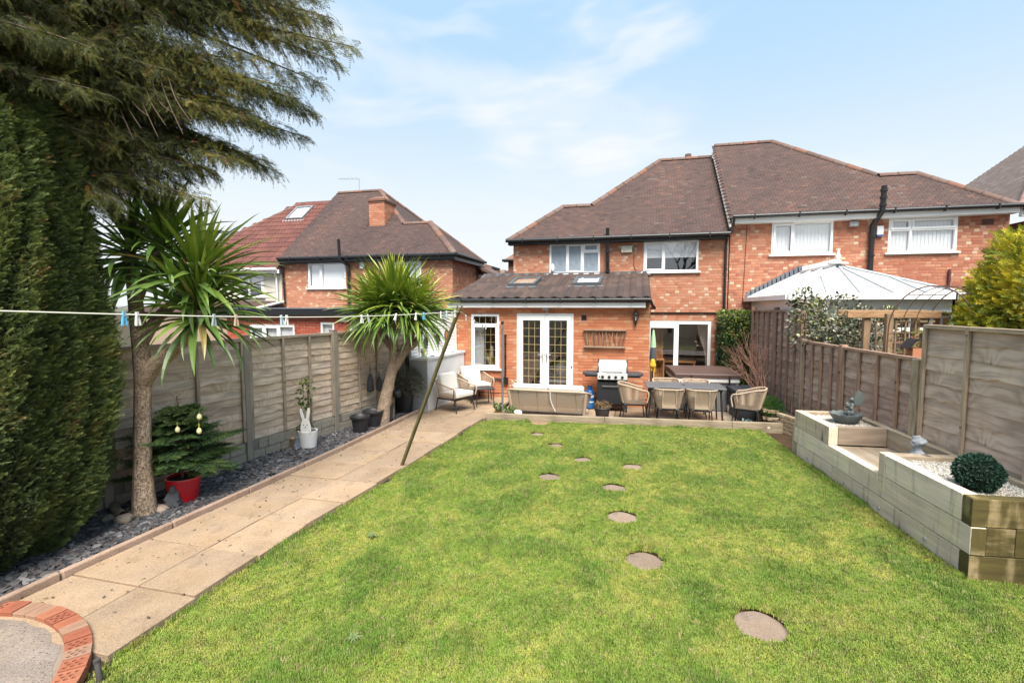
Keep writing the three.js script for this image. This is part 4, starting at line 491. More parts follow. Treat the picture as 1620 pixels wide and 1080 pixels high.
{ // path: pairs of slabs, each its own block, then the paving at the end by the white wall
  const p = structGroup('path'), r = rng(131), ms = [[0.365, 0.258, 0.168], [0.335, 0.238, 0.156], [0.395, 0.28, 0.183], [0.32, 0.226, 0.147]].map((c) => mat(c, 0.9, { map: T.slab, bumpMap: T.slabB, bumpScale: 0.003 }));
  const slab = (a, b, c, d, y, m, o, par) => { // corner points [x, z], clockwise from above
    const s = new THREE.Shape(); [a, b, c, d].forEach(([x, z], i) => (i ? s.lineTo(x, -z) : s.moveTo(x, -z))); s.closePath(); const g = new THREE.ExtrudeGeometry(s, { depth: 0.05, bevelEnabled: true, bevelThickness: 0.004, bevelSize: 0.004, bevelSegments: 1, bevelOffset: -0.006 }); g.rotateX(-Math.PI / 2); g.translate(0, y - 0.054, 0); return part('slab', uvm(g, 0.9, 0, o), m, par); };
  const zs = [10.2, 9.52, 8.85, 8.19, 7.535, 6.93, 6.28, 5.65, 5.0, 4.35, 3.7, 3.04, 2.36];
  for (let i = 0; i < zs.length - 1; i++) { const a = zs[i] - 0.004, b = zs[i + 1] + 0.004, mid = (z) => mix(pathL(z), pathR(z), 0.555), t = () => 0.05 + rr(-0.006, 0.006, r); const R2 = (z) => (z > 9.57 ? 1.147 : pathR(z)) + (i % 2 ? 0.012 : -0.008);
    slab([pathL(b) + 0.004, b], [mid(b) - 0.003, b], [mid(a) - 0.003, a], [pathL(a) + 0.004, a], t(), pick(ms, r), r() * 5, p); if (i > 0) slab([mid(b) + 0.003, b], [R2(b), b], [R2(a), a], [mid(a) + 0.003, a], t(), pick(ms, r), r() * 5, p); }
  for (let i = 0; i < 5; i++) for (let k = 0; k < 4; k++) { const x = -0.35 + i * 0.47, z = 2.35 - k * 0.6; if (x > 1.5) continue; slab([x + 0.004, z - 0.596], [Math.min(1.53, x + 0.466), z - 0.596], [Math.min(1.53, x + 0.466), z - 0.004], [x + 0.004, z - 0.004], 0.03 + rr(-0.003, 0.003, r), pick(ms, r), r() * 5, p); }
  const bedp = part('bedding', [box(1.6, 0.05, 8.2, 0.62, -0.032, 6.1)], mat([0.10, 0.085, 0.06], 1, { map: T.soil }), p); bedp.userData.kind = 'structure';
  const q = structGroup('patio'), pm = [[0.34, 0.22, 0.135], [0.38, 0.265, 0.175], [0.31, 0.195, 0.115], [0.36, 0.28, 0.21]].map((c) => mat(c, 0.85, { map: T.slab, bumpMap: T.slabB, bumpScale: 0.003 }));
  for (let k = 0; k < 9; k++) { let x = 1.55, z1 = 2.32 - k * 0.6, z0 = z1 - 0.6; while (x < 7.35) { const w = pick([0.6, 0.6, 0.9, 0.45], r); const x2 = Math.min(7.36, x + w), cut = (xx, zz) => Math.min(zz, edgeZ(xx) - 0.12); if (z0 < 0 && x < 4.9 && z0 < -0.3) { x = x2; continue; } if (z1 < -2.9) { x = x2; continue; } slab([x + 0.004, z0 + 0.004], [x2 - 0.004, z0 + 0.004], [x2 - 0.004, cut(x2, z1 - 0.004)], [x + 0.004, cut(x, z1 - 0.004)], -0.05 + rr(-0.003, 0.003, r), pick(pm, r), r() * 5, q); x = x2; } }
  part('bedding', box(7.7, 0.05, 5.4, 3.5, -0.128, -0.4), mat([0.16, 0.13, 0.1], 1, { map: T.soil }), q).userData.kind = 'structure';
  const e = thing('timber_edging', 'weathered green-grey timber edging between lawn and patio', 'edging', [1.55, 0, 2.35], 5.18 * D);
  for (const [a, b] of [[0, 2.4], [2.405, 4.8], [4.805, 5.82]]) part('sleeper', uvm(rbox(b - a, 0.21, 0.09, 0.008, (a + b) / 2, 0.03, -0.05)), woody([0.32, 0.265, 0.19], 0.9), e);
  const kb = thing('kerb', 'pale concrete kerb edging between the slate bed and the path', 'kerb', [0, 0, 0]), km = [[0.36, 0.245, 0.18], [0.335, 0.235, 0.175], [0.38, 0.265, 0.20]].map((c) => mat(c, 0.9, { map: T.slab, bumpMap: T.slabB, bumpScale: 0.002 }));
  for (let z = 10.9, i = 0; z > 2.3; z -= 0.99, i++) { const z2 = z - 0.982, x = (pathL(z) + pathL(z2)) / 2 - 0.028, o = part('kerb_stone', uvm(rbox(0.055, 0.16, 0.98, 0.018, 0, 0, 0), 0.9, 2, i * 0.3), km[i % 3], kb); o.position.set(x, 0.035, (z + z2) / 2); o.rotation.y = Math.atan2(pathL(z) - pathL(z2), z - z2); }
}
{ // ring of bricks round a concrete pad, bottom left
  const g = thing('brick_ring', 'ring of perforated orange bricks around a rough concrete pad', 'brick edging', [RING[0], 0, RING[1]]);
  const bm = [[0.35, 0.115, 0.06], [0.31, 0.095, 0.05], [0.37, 0.135, 0.072], [0.33, 0.19, 0.125]].map((c) => mat(c, 0.9, { map: T.grit, bumpMap: T.gritB, bumpScale: 0.003 })), hole = mat([0.10, 0.035, 0.02], 0.95);
  const brickG = (holes) => { const s = new THREE.Shape(); s.moveTo(-0.053, -0.07); s.lineTo(0.053, -0.07); s.lineTo(0.058, 0.07); s.lineTo(-0.058, 0.07); s.closePath(); if (holes) for (const [x, y] of [[-0.028, -0.06], [0.0, -0.035], [0.028, -0.06], [-0.028, -0.005], [0.028, -0.005], [0, 0.025], [-0.028, 0.055], [0.028, 0.055]]) { const c = new THREE.Path(); for (let k = 0; k < 10; k++) { const q = -k / 10 * Math.PI * 2; c[k ? 'lineTo' : 'moveTo'](x + 0.0095 * Math.cos(q), y * 0.68 + 0.0125 * Math.sin(q)); } c.closePath(); s.holes.push(c); } const e = new THREE.ExtrudeGeometry(s, { depth: 0.072, bevelEnabled: !holes, bevelThickness: 0.004, bevelSize: 0.004, bevelOffset: -0.004, bevelSegments: 1, curveSegments: 8 }); e.rotateX(-Math.PI / 2); return uvm(e, 3); };
  const G = [brickG(true), brickG(false)], n = 64, r = rng(141);
  for (let i = 0; i < n; i++) { const a = i / n * Math.PI * 2, plain = i < 25 && i > 15 ? false : true, vis = a > 1.62 * Math.PI || a < 0.3; const o = part('brick', G[a > 5.3 || a < 0.5 || i % 5 === 0 ? 0 : 1], pick(bm, r), g); o.position.set(Math.cos(a) * 1.20, rr(-0.005, 0.008, r), Math.sin(a) * 1.20); o.rotation.y = -a - Math.PI / 2; o.rotation.z = rr(-0.03, 0.03, r); }
  part('hole_base', new THREE.RingGeometry(1.13, 1.27, 48).rotateX(-Math.PI / 2).translate(0, 0.012, 0), hole, g);
  part('mortar', new THREE.RingGeometry(1.05, 1.14, 64).rotateX(-Math.PI / 2).translate(0, 0.044, 0), gritty([0.26, 0.20, 0.155]), g);
  part('pad', (() => { const c = lathe([[0, 0.055], [0.95, 0.053], [1.095, 0.047], [1.11, 0.0]], 60), p = c.attributes.position; for (let k = 0; k < p.count; k++) { const a = Math.atan2(p.getZ(k), p.getX(k)), s = 1 + 0.010 * Math.sin(a * 23) + 0.008 * Math.sin(a * 41 + 1); p.setX(k, p.getX(k) * s); p.setZ(k, p.getZ(k) * s); } c.computeVertexNormals(); return uvm(c, 1.1); })(), mat([0.29, 0.235, 0.195], 0.95, { map: rep(T.slab, 1), bumpMap: T.slabB, bumpScale: 0.006 }), g);
  const r2 = rng(143); many('aggregate', new THREE.IcosahedronGeometry(1, 0), gritty([1, 1, 1]), Array.from({ length: 4200 }, () => { const a = r2() * 6.283, q = Math.sqrt(r2()) * 1.07, s = rr(0.0015, 0.004, r2), c = rr(0.20, 0.42, r2); return [xf(q * Math.cos(a), 0.054, q * Math.sin(a), r2() * 3, r2() * 3, 0, s * 1.3, s * 0.7, s), new THREE.Color().setRGB(c, c * 0.86, c * 0.75)]; }), g);
  solo('pipe_stub', [taperTube([[0, -0.05, 0], [-0.015, 0.05, 0.0], [-0.04, 0.12, -0.01]], [0.017, 0.017], 6, 10), cyl(0.02, 0.02, 0.02, -0.04, 0.125, -0.01)], mat([0.05, 0.045, 0.045], 0.7), 'short black pipe stub poking out between brick ring and path corner', 'pipe', [1.30, 0, 9.66]);
}
// ================================================================ FENCES
function waney(len, h, seed, wave = 1) { // an overlapping board with an uneven lower edge, thicker and standing out at the bottom
  const r = rng(seed), n = 14, a = [], f = [], ph = r() * 6, ph2 = r() * 6, k = rr(0.1, 0.9, r);
  const low = (t) => wave * (0.009 * Math.sin(t * 7 + ph) + 0.006 * Math.sin(t * 17 + ph2) + 0.016 * Math.exp(-Math.pow((t - k) * 9, 2)) * Math.sin((t - k) * 40)), out = (t) => 0.006 * wave * Math.sin(t * 9 + ph2) + 0.010 * wave * Math.exp(-Math.pow((t - k) * 8, 2)) * Math.cos((t - k) * 30);
  for (let i = 0; i <= n; i++) { const t = i / n, x = t * len, o = out(t), y0 = low(t); f.push([[x, y0, 0.024 + o], [x, y0 + h * 0.5, 0.018 + o * 0.6], [x, h + 0.02, 0.008], [x, h + 0.02, 0.002], [x, y0, 0.012 + o]]); }
  const put = (...q) => q.forEach((p) => a.push(...p)); for (let i = 0; i < n; i++) for (let j = 0; j < 5; j++) { const q = (j + 1) % 5, A = f[i][j], B = f[i + 1][j], C = f[i + 1][q], E = f[i][q]; put(A, B, C, A, C, E); }
  for (const [e, s] of [[0, 1], [n, -1]]) { const F = f[e]; for (let j = 1; j < 4; j++) s > 0 ? put(F[0], F[j], F[j + 1]) : put(F[0], F[j + 1], F[j]); }
  const g = new THREE.BufferGeometry(); g.setAttribute('position', new THREE.BufferAttribute(new Float32Array(a), 3)); g.computeVertexNormals(); return uvm(g, 0.8, 0, seed * 0.37);
}
function panel(fence, [x, y, z], w, h, nb, batt, tones, post, { seed = 1, wave = 1, cap = true } = {}) { // one panel in the fence's own axes: battens and cap, with its boards as children
  const l = [], r = rng(seed), bw = 0.042; for (const t of batt) l.push(uvm(box(bw, h, 0.028, clamp(t * w, bw / 2, w - bw / 2), h / 2, 0.046))); if (cap) l.push(uvm(rbox(w, 0.045, 0.07, 0.006, w / 2, h + 0.012, 0.025, 0, 0, rr(-0.003, 0.003, r)))); for (const t of batt) l.push(uvm(box(bw, h, 0.025, clamp(t * w, bw / 2, w - bw / 2), h / 2, -0.02)));
  const f = part('fence_panel', l, post, fence); f.position.set(x, y, z); const bh = h / nb;
  for (let i = 0; i < nb; i++) { const key = w.toFixed(2) + bh.toFixed(3) + (i + seed) % 5 + wave, G = panel.cache[key] ??= waney(w - 0.012, bh * 1.0, 300 + (i + seed) % 5, wave), o = part('board', G, pick(tones, r), f); o.position.set(0.006, i * bh, rr(-0.002, 0.002, r)); o.rotation.z = rr(-0.004, 0.004, r); }
  return f;
}
panel.cache = {};
const greyWood = [[0.60, 0.495, 0.395], [0.54, 0.44, 0.345], [0.67, 0.56, 0.46], [0.57, 0.455, 0.34], [0.47, 0.38, 0.305], [0.63, 0.53, 0.44]].map((c) => woody(c)), greyPost = woody([0.38, 0.32, 0.25]);
const mauveWood = [[0.51, 0.365, 0.30], [0.46, 0.32, 0.26], [0.55, 0.41, 0.345], [0.49, 0.34, 0.27], [0.42, 0.29, 0.24]].map((c) => woody(c)), mauvePost = woody([0.37, 0.235, 0.175]), paleWood = [[0.60, 0.465, 0.385], [0.55, 0.42, 0.345], [0.64, 0.505, 0.42], [0.57, 0.435, 0.365]].map((c) => woody(c)), palePost = woody([0.45, 0.355, 0.26]);
{
  const F = thing('garden_fence', 'weathered grey overlap-board fence with concrete posts along the slate bed', 'fence', [fenceL(7.69), 0, 7.69], 82.8 * D), st = 1.865;
  const gb = []; // gravel board with a cast stone pattern: each stone a raised block
  for (let i = -1; i < 4; i++) { const x = i * st + 0.05, w = i === 3 ? 1.3 : st - 0.10;
    panel(F, [x, 0.33, -0.02], w, 1.50, 13, i === 0 ? [0, 0.6, 1] : [0, 0.36, 0.68, 1], greyWood, greyPost, { seed: 11 + i * 3, wave: 0.75 });
    part('post', [uvm(rbox(0.10, 2.05, 0.10, 0.012, i * st, 0.87, 0)), box(0.106, 0.02, 0.106, i * st, 1.90, 0)], X.postConc, F);
    const q = part('gravel_board', box(w, 0.32, 0.045, x + w / 2, 0.16, -0.005), gritty([0.24, 0.22, 0.18]), F), r = rng(160 + i); for (let row = 0; row < 2; row++) for (let u = 0.01 + row * 0.1; u < w - 0.06;) { const L = Math.min(rr(0.16, 0.34, r), w - u - 0.01), o = part('stone_face', box.rc ??= uvm(rbox(1, 1, 1, 0.06)), X.gravelBoard, q); o.scale.set(L - 0.012, 0.138, 0.03); o.position.set(x + u + L / 2, 0.085 + row * 0.15, 0.022 + rr(-0.004, 0.004, r)); u += L; } }
  part('post', uvm(rbox(0.09, 2.0, 0.09, 0.01, 3 * st + 0.02, 0.9, 0.02)), X.darkGrey, F, 'dark end post');
}
{
  const pr = (z) => [fenceR(z), 0, z], th = -84.86 * D;
  const F = thing('garden_fence', 'reddish overlap-board fence stepping down along the planter on the right', 'fence', pr(-1.44), th);
  const zs = [-1.44, 0.05, 1.48, 2.93, 4.80]; const c = 1 / Math.cos(0.0897);
  for (let i = 0; i < 4; i++) { const x = (zs[i] + 1.44) * c + 0.05, w = (zs[i + 1] - zs[i]) * c - 0.1, tall = i < 2, h = tall ? 2.16 : 1.60; panel(F, [x, 0.06, 0], w, h, tall ? 15 : 11, i < 2 ? [0, 0.25, 0.5, 0.75, 1] : [0, 0.27, 0.53, 0.79, 1], mauveWood, mauvePost, { seed: 31 + i * 4, wave: 0.55, cap: true });
    part('post', uvm(rbox(0.095, tall ? 2.32 : 1.72, 0.095, 0.008, (zs[i] + 1.44) * c, (tall ? 2.32 : 1.72) / 2, 0.02)), i === 2 ? woody([0.40, 0.33, 0.24]) : mauvePost, F); }
  part('post', uvm(rbox(0.12, 1.68, 0.10, 0.008, 6.24 * c - 0.04, 0.84, 0.03)), woody([0.37, 0.30, 0.215]), F);
  const G = thing('garden_fence', 'taller pale pinkish overlap-board fence panel beside the box ball, nearest the camera', 'fence', pr(4.86), th);
  panel(G, [0.02, 0.24, 0.02], 1.52, 1.84, 11, [0, 0.46, 1], paleWood, palePost, { seed: 51, wave: 0.8 }); panel(G, [1.60, 0.24, 0.02], 1.6, 1.84, 11, [0, 0.5, 1], paleWood, palePost, { seed: 58, wave: 0.8 });
  part('gravel_board', uvm(box(3.2, 0.24, 0.03, 1.6, 0.12, 0.0)), palePost, G);
}
// ================================================================ SLATE BED
{
  struct('slate_bed', (() => { const s = new THREE.Shape(); s.moveTo(-0.05, -1.9); s.lineTo(-0.02, -5); s.lineTo(-0.2, -9.3); s.lineTo(-0.2, -10.9); s.lineTo(-3.2, -10.9); s.lineTo(-1.5, -7.9); s.lineTo(-0.6, -1.9); s.closePath(); const g = new THREE.ShapeGeometry(s); g.rotateX(-Math.PI / 2); return uvm(g, 0.7); })(), mat([0.06, 0.055, 0.055], 1, { map: T.soil }), [0, 0.004, 0]);
  const chip = (s) => { const r = rng(s), g = new THREE.CylinderGeometry(1, 0.92, 0.16, 6), p = g.attributes.position; for (let i = 0; i < p.count; i++) { const a = Math.atan2(p.getZ(i), p.getX(i)), k = 0.7 + 0.5 * h2(Math.round(a * 3), s, 7); p.setXYZ(i, p.getX(i) * k, p.getY(i) * (0.8 + 0.4 * h2(Math.round(a * 3), s, 9)), p.getZ(i) * k * 0.62); } const o = g.toNonIndexed(); o.computeVertexNormals(); return uvm(o, 1); };
  const r = rng(171), G = [chip(1), chip(2), chip(3)], cols = [[0.085, 0.085, 0.095], [0.12, 0.115, 0.12], [0.17, 0.165, 0.17], [0.10, 0.085, 0.09], [0.22, 0.215, 0.22], [0.14, 0.11, 0.10], [0.065, 0.07, 0.08]], L = [[], [], []], near = [];
  for (let i = 0; i < 15000; i++) { const z = mix(1.95, 9.9, Math.pow(r(), 0.8)), x0 = fenceL(z) + 0.03 - (z > 7.9 ? (z - 7.9) * 0.6 : 0), x1 = pathL(z) - 0.065, x = rr(x0, x1, r); if (Math.hypot(x + 1.5, z - 9.1) < 0.5) continue; const s = rr(0.018, 0.050, r) * (r() < 0.06 ? 1.5 : 1), c = pick(cols, r), v = rr(0.7, 1.35, r); const it = [xf(x, 0.022 + rr(0, 0.02, r), z, rr(-0.5, 0.5, r), r() * 6.28, rr(-0.5, 0.5, r), s, s * 1.1, s), new THREE.Color().setRGB(c[0] * v, c[1] * v, c[2] * v)]; L[i % 3].push(it); }
  const m = gritty([1, 1, 1], 0.62); L.forEach((l, i) => tag(many(numbered('slate_chips'), G[i], m, l, scene), 'blue-grey slate chippings covering the bed between fence and kerb', 'slate chips', 'slate chippings'));
}
// ================================================================ SLEEPER PLANTER
const PL = { th: -84.74 * D, o: V3(6.964, 0, 3.385) };
const plW = (x, y, z) => { const c = Math.cos(PL.th), s = Math.sin(PL.th); return [PL.o.x + x * c + z * s, y, PL.o.z - x * s + z * c]; };
{
  const P = thing('sleeper_planter', 'stepped planter and bench built of pale timber sleepers at the lawn edge', 'planter', PL.o.toArray(), PL.th);
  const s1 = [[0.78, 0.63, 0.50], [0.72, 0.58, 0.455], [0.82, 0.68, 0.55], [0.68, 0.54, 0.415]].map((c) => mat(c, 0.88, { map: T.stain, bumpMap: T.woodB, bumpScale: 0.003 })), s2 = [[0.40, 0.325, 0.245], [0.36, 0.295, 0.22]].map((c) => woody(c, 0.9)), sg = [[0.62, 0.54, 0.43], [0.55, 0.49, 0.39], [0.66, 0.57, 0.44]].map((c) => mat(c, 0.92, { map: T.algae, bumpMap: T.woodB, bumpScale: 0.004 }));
  const sl = (x0, x1, y0, y1, z0, z1, m, o = 0) => part('sleeper', uvm(rbox(x1 - x0 - 0.006, y1 - y0 - 0.006, z1 - z0 - 0.004, 0.007, (x0 + x1) / 2, (y0 + y1) / 2, (z0 + z1) / 2), 0.5, null, o), m, P);
  const t = 0.12, dp = -0.84, yy = [-0.04, 0.21, 0.46, 0.71];
  sl(0.12, 1.22, yy[0], yy[1], -t, 0, s1[0], 0.1); sl(1.22, 3.48, yy[0], yy[1], -t, 0, s1[1], 0.5); sl(0, 1.65, yy[1], yy[2], -t, 0, s1[2], 0.9); sl(1.65, 3.6, yy[1], yy[2], -t, 0, s1[0], 1.4); sl(0, 1.10, yy[2], yy[3], -t, 0, s1[3], 1.9); sl(2.37, 3.48, yy[2], yy[3], -t, 0, s1[2], 2.3); sl(2.25, 2.37, yy[1] + 0.06, yy[3] + 0.004, -t, 0.004, s1[1], 2.9);
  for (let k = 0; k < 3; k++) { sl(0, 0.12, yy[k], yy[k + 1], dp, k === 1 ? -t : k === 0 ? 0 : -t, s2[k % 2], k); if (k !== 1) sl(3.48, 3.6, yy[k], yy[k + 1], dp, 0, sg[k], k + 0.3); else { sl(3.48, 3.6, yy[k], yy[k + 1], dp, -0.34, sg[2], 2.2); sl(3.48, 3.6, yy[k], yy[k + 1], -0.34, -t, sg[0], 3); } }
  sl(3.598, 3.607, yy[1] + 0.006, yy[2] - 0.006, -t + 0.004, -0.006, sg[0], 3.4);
  sl(0.12, 1.6, yy[2], yy[3], dp, dp + t, s2[0], 1); sl(1.6, 3.48, yy[2], yy[3], dp, dp + t, s2[1], 2); sl(0.12, 3.48, yy[1], yy[2], dp, dp + t, s1[3], 3); sl(0.12, 3.48, yy[0], yy[1], dp, dp + t, s1[1], 3.3);
  sl(0.98, 1.10, yy[2], yy[3], dp + t, -t, woody([0.30, 0.235, 0.185], 0.9), 4); sl(2.25, 2.37, yy[2], yy[3], dp + t, -t, s2[0], 5);
  for (const [a, b] of [[-0.40, -0.125], [-0.715, -0.405]]) sl(1.10, 2.25, 0.40, 0.455, a, b, s2[1], a * 3);
  part('corner_post', uvm(rbox(0.07, 0.55, 0.07, 0.006, -0.04, 0.2, -0.04)), X.ropeDark, P);
  for (const [x, y] of [[1.55, 0.1], [2.3, 0.08], [3.05, 0.09], [0.5, 0.09]]) part('bolt', cyl(0.018, 0.018, 0.01, x, y, 0.003, Math.PI / 2), X.lead2, P);
  for (const [a, b] of [[0.12, 0.98], [2.37, 3.48]]) part('soil', box(b - a, 0.1, 0.6, (a + b) / 2, 0.60, -0.42), mat([0.35, 0.31, 0.26], 1), P);
  const r = rng(181), list = []; for (let i = 0; i < 9500; i++) { const f = r() < 0.40, x = f ? rr(0.13, 0.97, r) : rr(2.38, 3.47, r), z = rr(-0.715, -0.125, r), s = rr(0.005, 0.011, r), c = rr(0.45, 0.88, r) * (r() < 0.1 ? 0.5 : 1); list.push([xf(x, 0.652 + rr(0, 0.012, r), z, r() * 3, r() * 3, r() * 3, s * 1.25, s * 0.75, s), new THREE.Color().setRGB(c, c * 0.93, c * 0.82)]); }
  const gr = many('white_gravel', new THREE.IcosahedronGeometry(1, 0), gritty([1, 1, 1]), list, scene); gr.position.copy(PL.o); gr.rotation.y = PL.th; tag(gr, 'small cream-white gravel filling both ends of the sleeper planter', 'gravel');
}

{ // wind-blown bits on the paving
  const r = rng(191), l = []; for (let i = 0; i < 230; i++) { const z = mix(2.2, 9.4, r()), t = Math.pow(r(), 1.8), x = mix(pathL(z) + 0.01, pathR(z) - 0.05, t), s = rr(0.006, 0.018, r), c = pick([[0.10, 0.065, 0.035], [0.06, 0.045, 0.03], [0.20, 0.14, 0.07], [0.08, 0.08, 0.08]], r); l.push([xf(x, 0.056, z, rr(-0.3, 0.3, r), r() * 6.28, rr(-0.4, 0.4, r), s, s * 0.25, s * rr(0.25, 0.7, r)), new THREE.Color().setRGB(...c)]); }
  tag(many('leaf_litter', new THREE.OctahedronGeometry(1, 1), mat([1, 1, 1], 0.9), l, scene), 'dry leaf bits and twigs scattered along the kerb side of the path', 'leaf litter');
}

// ================================================================ PLANTS
function leafG(L, w, bend, fold = 0.25, n = 9) { // a long strap leaf: starts along +z, bows down
  const p = []; let y = 0, z = 0; const rows = [];
  for (let i = 0; i <= n; i++) { const t = i / n, a = -bend * Math.pow(t, 1.6), ww = w * (t < 0.5 ? mix(0.42, 1, ss(0, 0.5, t)) : Math.pow(Math.max(0, 1 - (t - 0.5) / 0.5), 0.75)) / 2; rows.push([[-ww, y + ww * fold * 2, z], [0, y, z], [ww, y + ww * fold * 2, z]]); y += Math.sin(a) * L / n; z += Math.cos(a) * L / n; }
  const put = (...q) => q.forEach((v) => p.push(...v)); for (let i = 0; i < n; i++) for (let j = 0; j < 2; j++) { const A = rows[i][j], B = rows[i][j + 1], C = rows[i + 1][j + 1], E = rows[i + 1][j]; put(A, B, C, A, C, E); }
  const g = new THREE.BufferGeometry(); g.setAttribute('position', new THREE.BufferAttribute(new Float32Array(p), 3)); g.computeVertexNormals(); return g;
}
function aim(d, roll = 0) { const z = V3(...d).normalize(), u = Math.abs(z.y) > 0.97 ? V3(Math.cos(roll * 7), 0, Math.sin(roll * 7)) : V3(0, 1, 0), x = u.clone().cross(z).normalize(), y = z.clone().cross(x); return new THREE.Quaternion().setFromRotationMatrix(new THREE.Matrix4().makeBasis(x, y, z)).multiply(new THREE.Quaternion().setFromAxisAngle(V3(0, 0, 1), roll)); }
const leafM = [[0.07, 0.14, 0.028], [0.11, 0.195, 0.032], [0.165, 0.26, 0.036], [0.26, 0.34, 0.042], [0.40, 0.41, 0.05], [0.32, 0.25, 0.08]].map((c) => phys(c, 0.45, { side: THREE.DoubleSide, transmission: 0.3, thickness: 0 }));
const barkM = mat([0.44, 0.345, 0.265], 0.95, { map: rep(T.bark, 9, 2.2), bumpMap: rep(T.barkB, 9, 2.2), bumpScale: 0.012 });
function crownHead(parent, [x, y, z], axis, count, L, w, spread, seed, cap, tonal = 0) {
  const r = rng(seed), G = (crownHead[`${L}|${w}`] ??= [0.10, 0.32, 0.6, 0.95, 1.35, 1.8].map((b) => leafG(L, w, b))), A = V3(...axis).normalize(), X1 = (Math.abs(A.y) > 0.9 ? V3(1, 0, 0) : V3(0, 1, 0)).cross(A).normalize(), Y1 = A.clone().cross(X1), rest = [];
  for (let i = 0; i < count; i++) {
    const t = Math.pow((i + 0.5) / count, 0.75), th = t * spread + rr(-0.12, 0.12, r), ph = i * 2.39996 + rr(-0.2, 0.2, r), d = A.clone().multiplyScalar(Math.cos(th)).addScaledVector(X1, Math.sin(th) * Math.cos(ph)).addScaledVector(Y1, Math.sin(th) * Math.sin(ph));
    const k = clamp(Math.floor(t * 3.3 + rr(-0.6, 1.3, r)), 0, 5), tone = clamp(Math.floor(3.7 - t * 2.9 + rr(-0.9, 1.0, r) + tonal), 0, 5), sc = rr(0.72, 1.08, r) * (t > 0.25 ? 1 : 0.85), q = aim(d.toArray(), rr(-0.5, 0.5, r)), p = V3(x, y, z).addScaledVector(A, -0.18 * t).addScaledVector(d, 0.03);
    if (cap.n > 0) { cap.n--; const o = part('leaf', G[k], r() < 0.03 ? leafM[5] : leafM[tone], parent); o.position.copy(p); o.quaternion.copy(q); o.scale.setScalar(sc); } else rest.push([new THREE.Matrix4().compose(p, q, V3(sc, sc, sc)), leafM[tone].color.clone(), k]);
  }
  for (let k = 0; k < 6; k++) { const l = rest.filter((e) => e[2] === k); if (l.length) many('leaf', G[k], mat([1, 1, 1], 0.42), l, parent); }
}
{
  const P = thing('palm_tree', 'nearest broad-leaved cordyline palm with a forked trunk, beside the dark conifer hedge', 'palm tree', [-0.786, 0, 7.7]), rel = (x, y, z) => [x + 0.786, y, z - 7.7];
  part('trunk', [taperTube([rel(-0.78, -0.05, 7.7), rel(-0.80, 0.5, 7.68), rel(-0.84, 1.1, 7.62), rel(-0.84, 1.62, 7.59), rel(-0.90, 2.2, 7.57), rel(-0.97, 2.95, 7.56)], [0.125, 0.092, 0.083, 0.087, 0.072, 0.058], 30, 12), taperTube([rel(-0.83, 1.50, 7.6), rel(-0.70, 1.68, 7.57), rel(-0.50, 1.84, 7.5), rel(-0.30, 2.12, 7.42), rel(-0.20, 2.30, 7.4)], [0.095, 0.085, 0.072, 0.06, 0.055], 20, 10), taperTube([rel(-0.87, 1.9, 7.58), rel(-0.70, 2.2, 7.5), rel(-0.42, 2.45, 7.42), rel(-0.20, 2.68, 7.36)], [0.07, 0.06, 0.055, 0.05], 16, 9), taperTube([rel(-0.92, 2.4, 7.56), rel(-0.75, 2.8, 7.5), rel(-0.60, 3.1, 7.45)], [0.065, 0.05, 0.05], 12, 8)], barkM, P);
  const cap = { n: 300 };
  crownHead(P, rel(-0.24, 2.34, 7.38), [0.3, 0.8, 0.15], 120, 0.88, 0.080, 1.85, 201, cap, -0.2); crownHead(P, rel(-0.24, 2.72, 7.36), [0.45, 0.8, 0.05], 110, 0.92, 0.078, 1.75, 202, cap, 0.1); crownHead(P, rel(-0.97, 3.0, 7.56), [-0.15, 1, 0.1], 70, 0.76, 0.088, 2.2, 203, cap, -0.6); crownHead(P, rel(-0.58, 3.12, 7.45), [0.25, 1, 0], 60, 0.80, 0.075, 1.7, 204, cap, -0.1);
}
{
  const P = thing('palm_tree', 'middle cordyline palm with one round spiky crown behind the black pots', 'palm tree', [-0.251, 0, 3.363]), rel = (x, y, z) => [x + 0.251, y, z - 3.363];
  part('trunk', [taperTube([rel(-0.26, -0.05, 3.36), rel(-0.22, 0.4, 3.34), rel(-0.12, 0.95, 3.26), rel(-0.06, 1.35, 3.2), rel(-0.10, 1.8, 3.17), rel(-0.06, 2.32, 3.14)], [0.14, 0.12, 0.10, 0.098, 0.08, 0.07], 26, 12), taperTube([rel(-0.08, 1.12, 3.22), rel(0.10, 1.42, 3.17), rel(0.22, 1.66, 3.12), rel(0.32, 2.22, 3.1)], [0.10, 0.09, 0.085, 0.07], 18, 10), taperTube([rel(0.12, 1.45, 3.16), rel(0.34, 1.62, 3.10), rel(0.45, 1.85, 3.05)], [0.075, 0.065, 0.05], 12, 9), taperTube([rel(-0.1, 1.5, 3.18), rel(-0.34, 1.85, 3.2), rel(-0.42, 2.28, 3.2)], [0.075, 0.065, 0.06], 12, 9)], barkM, P);
  const cap = { n: 300 };
  crownHead(P, rel(-0.05, 2.44, 3.16), [0, 1, 0.15], 420, 1.10, 0.060, 1.8, 211, cap, 0.7); crownHead(P, rel(0.36, 2.30, 3.08), [0.5, 0.85, 0.15], 240, 1.0, 0.058, 1.95, 212, cap, 0.6); crownHead(P, rel(-0.42, 2.32, 3.22), [-0.5, 0.85, 0.2], 240, 1.0, 0.058, 1.95, 213, cap, 0.6);
}
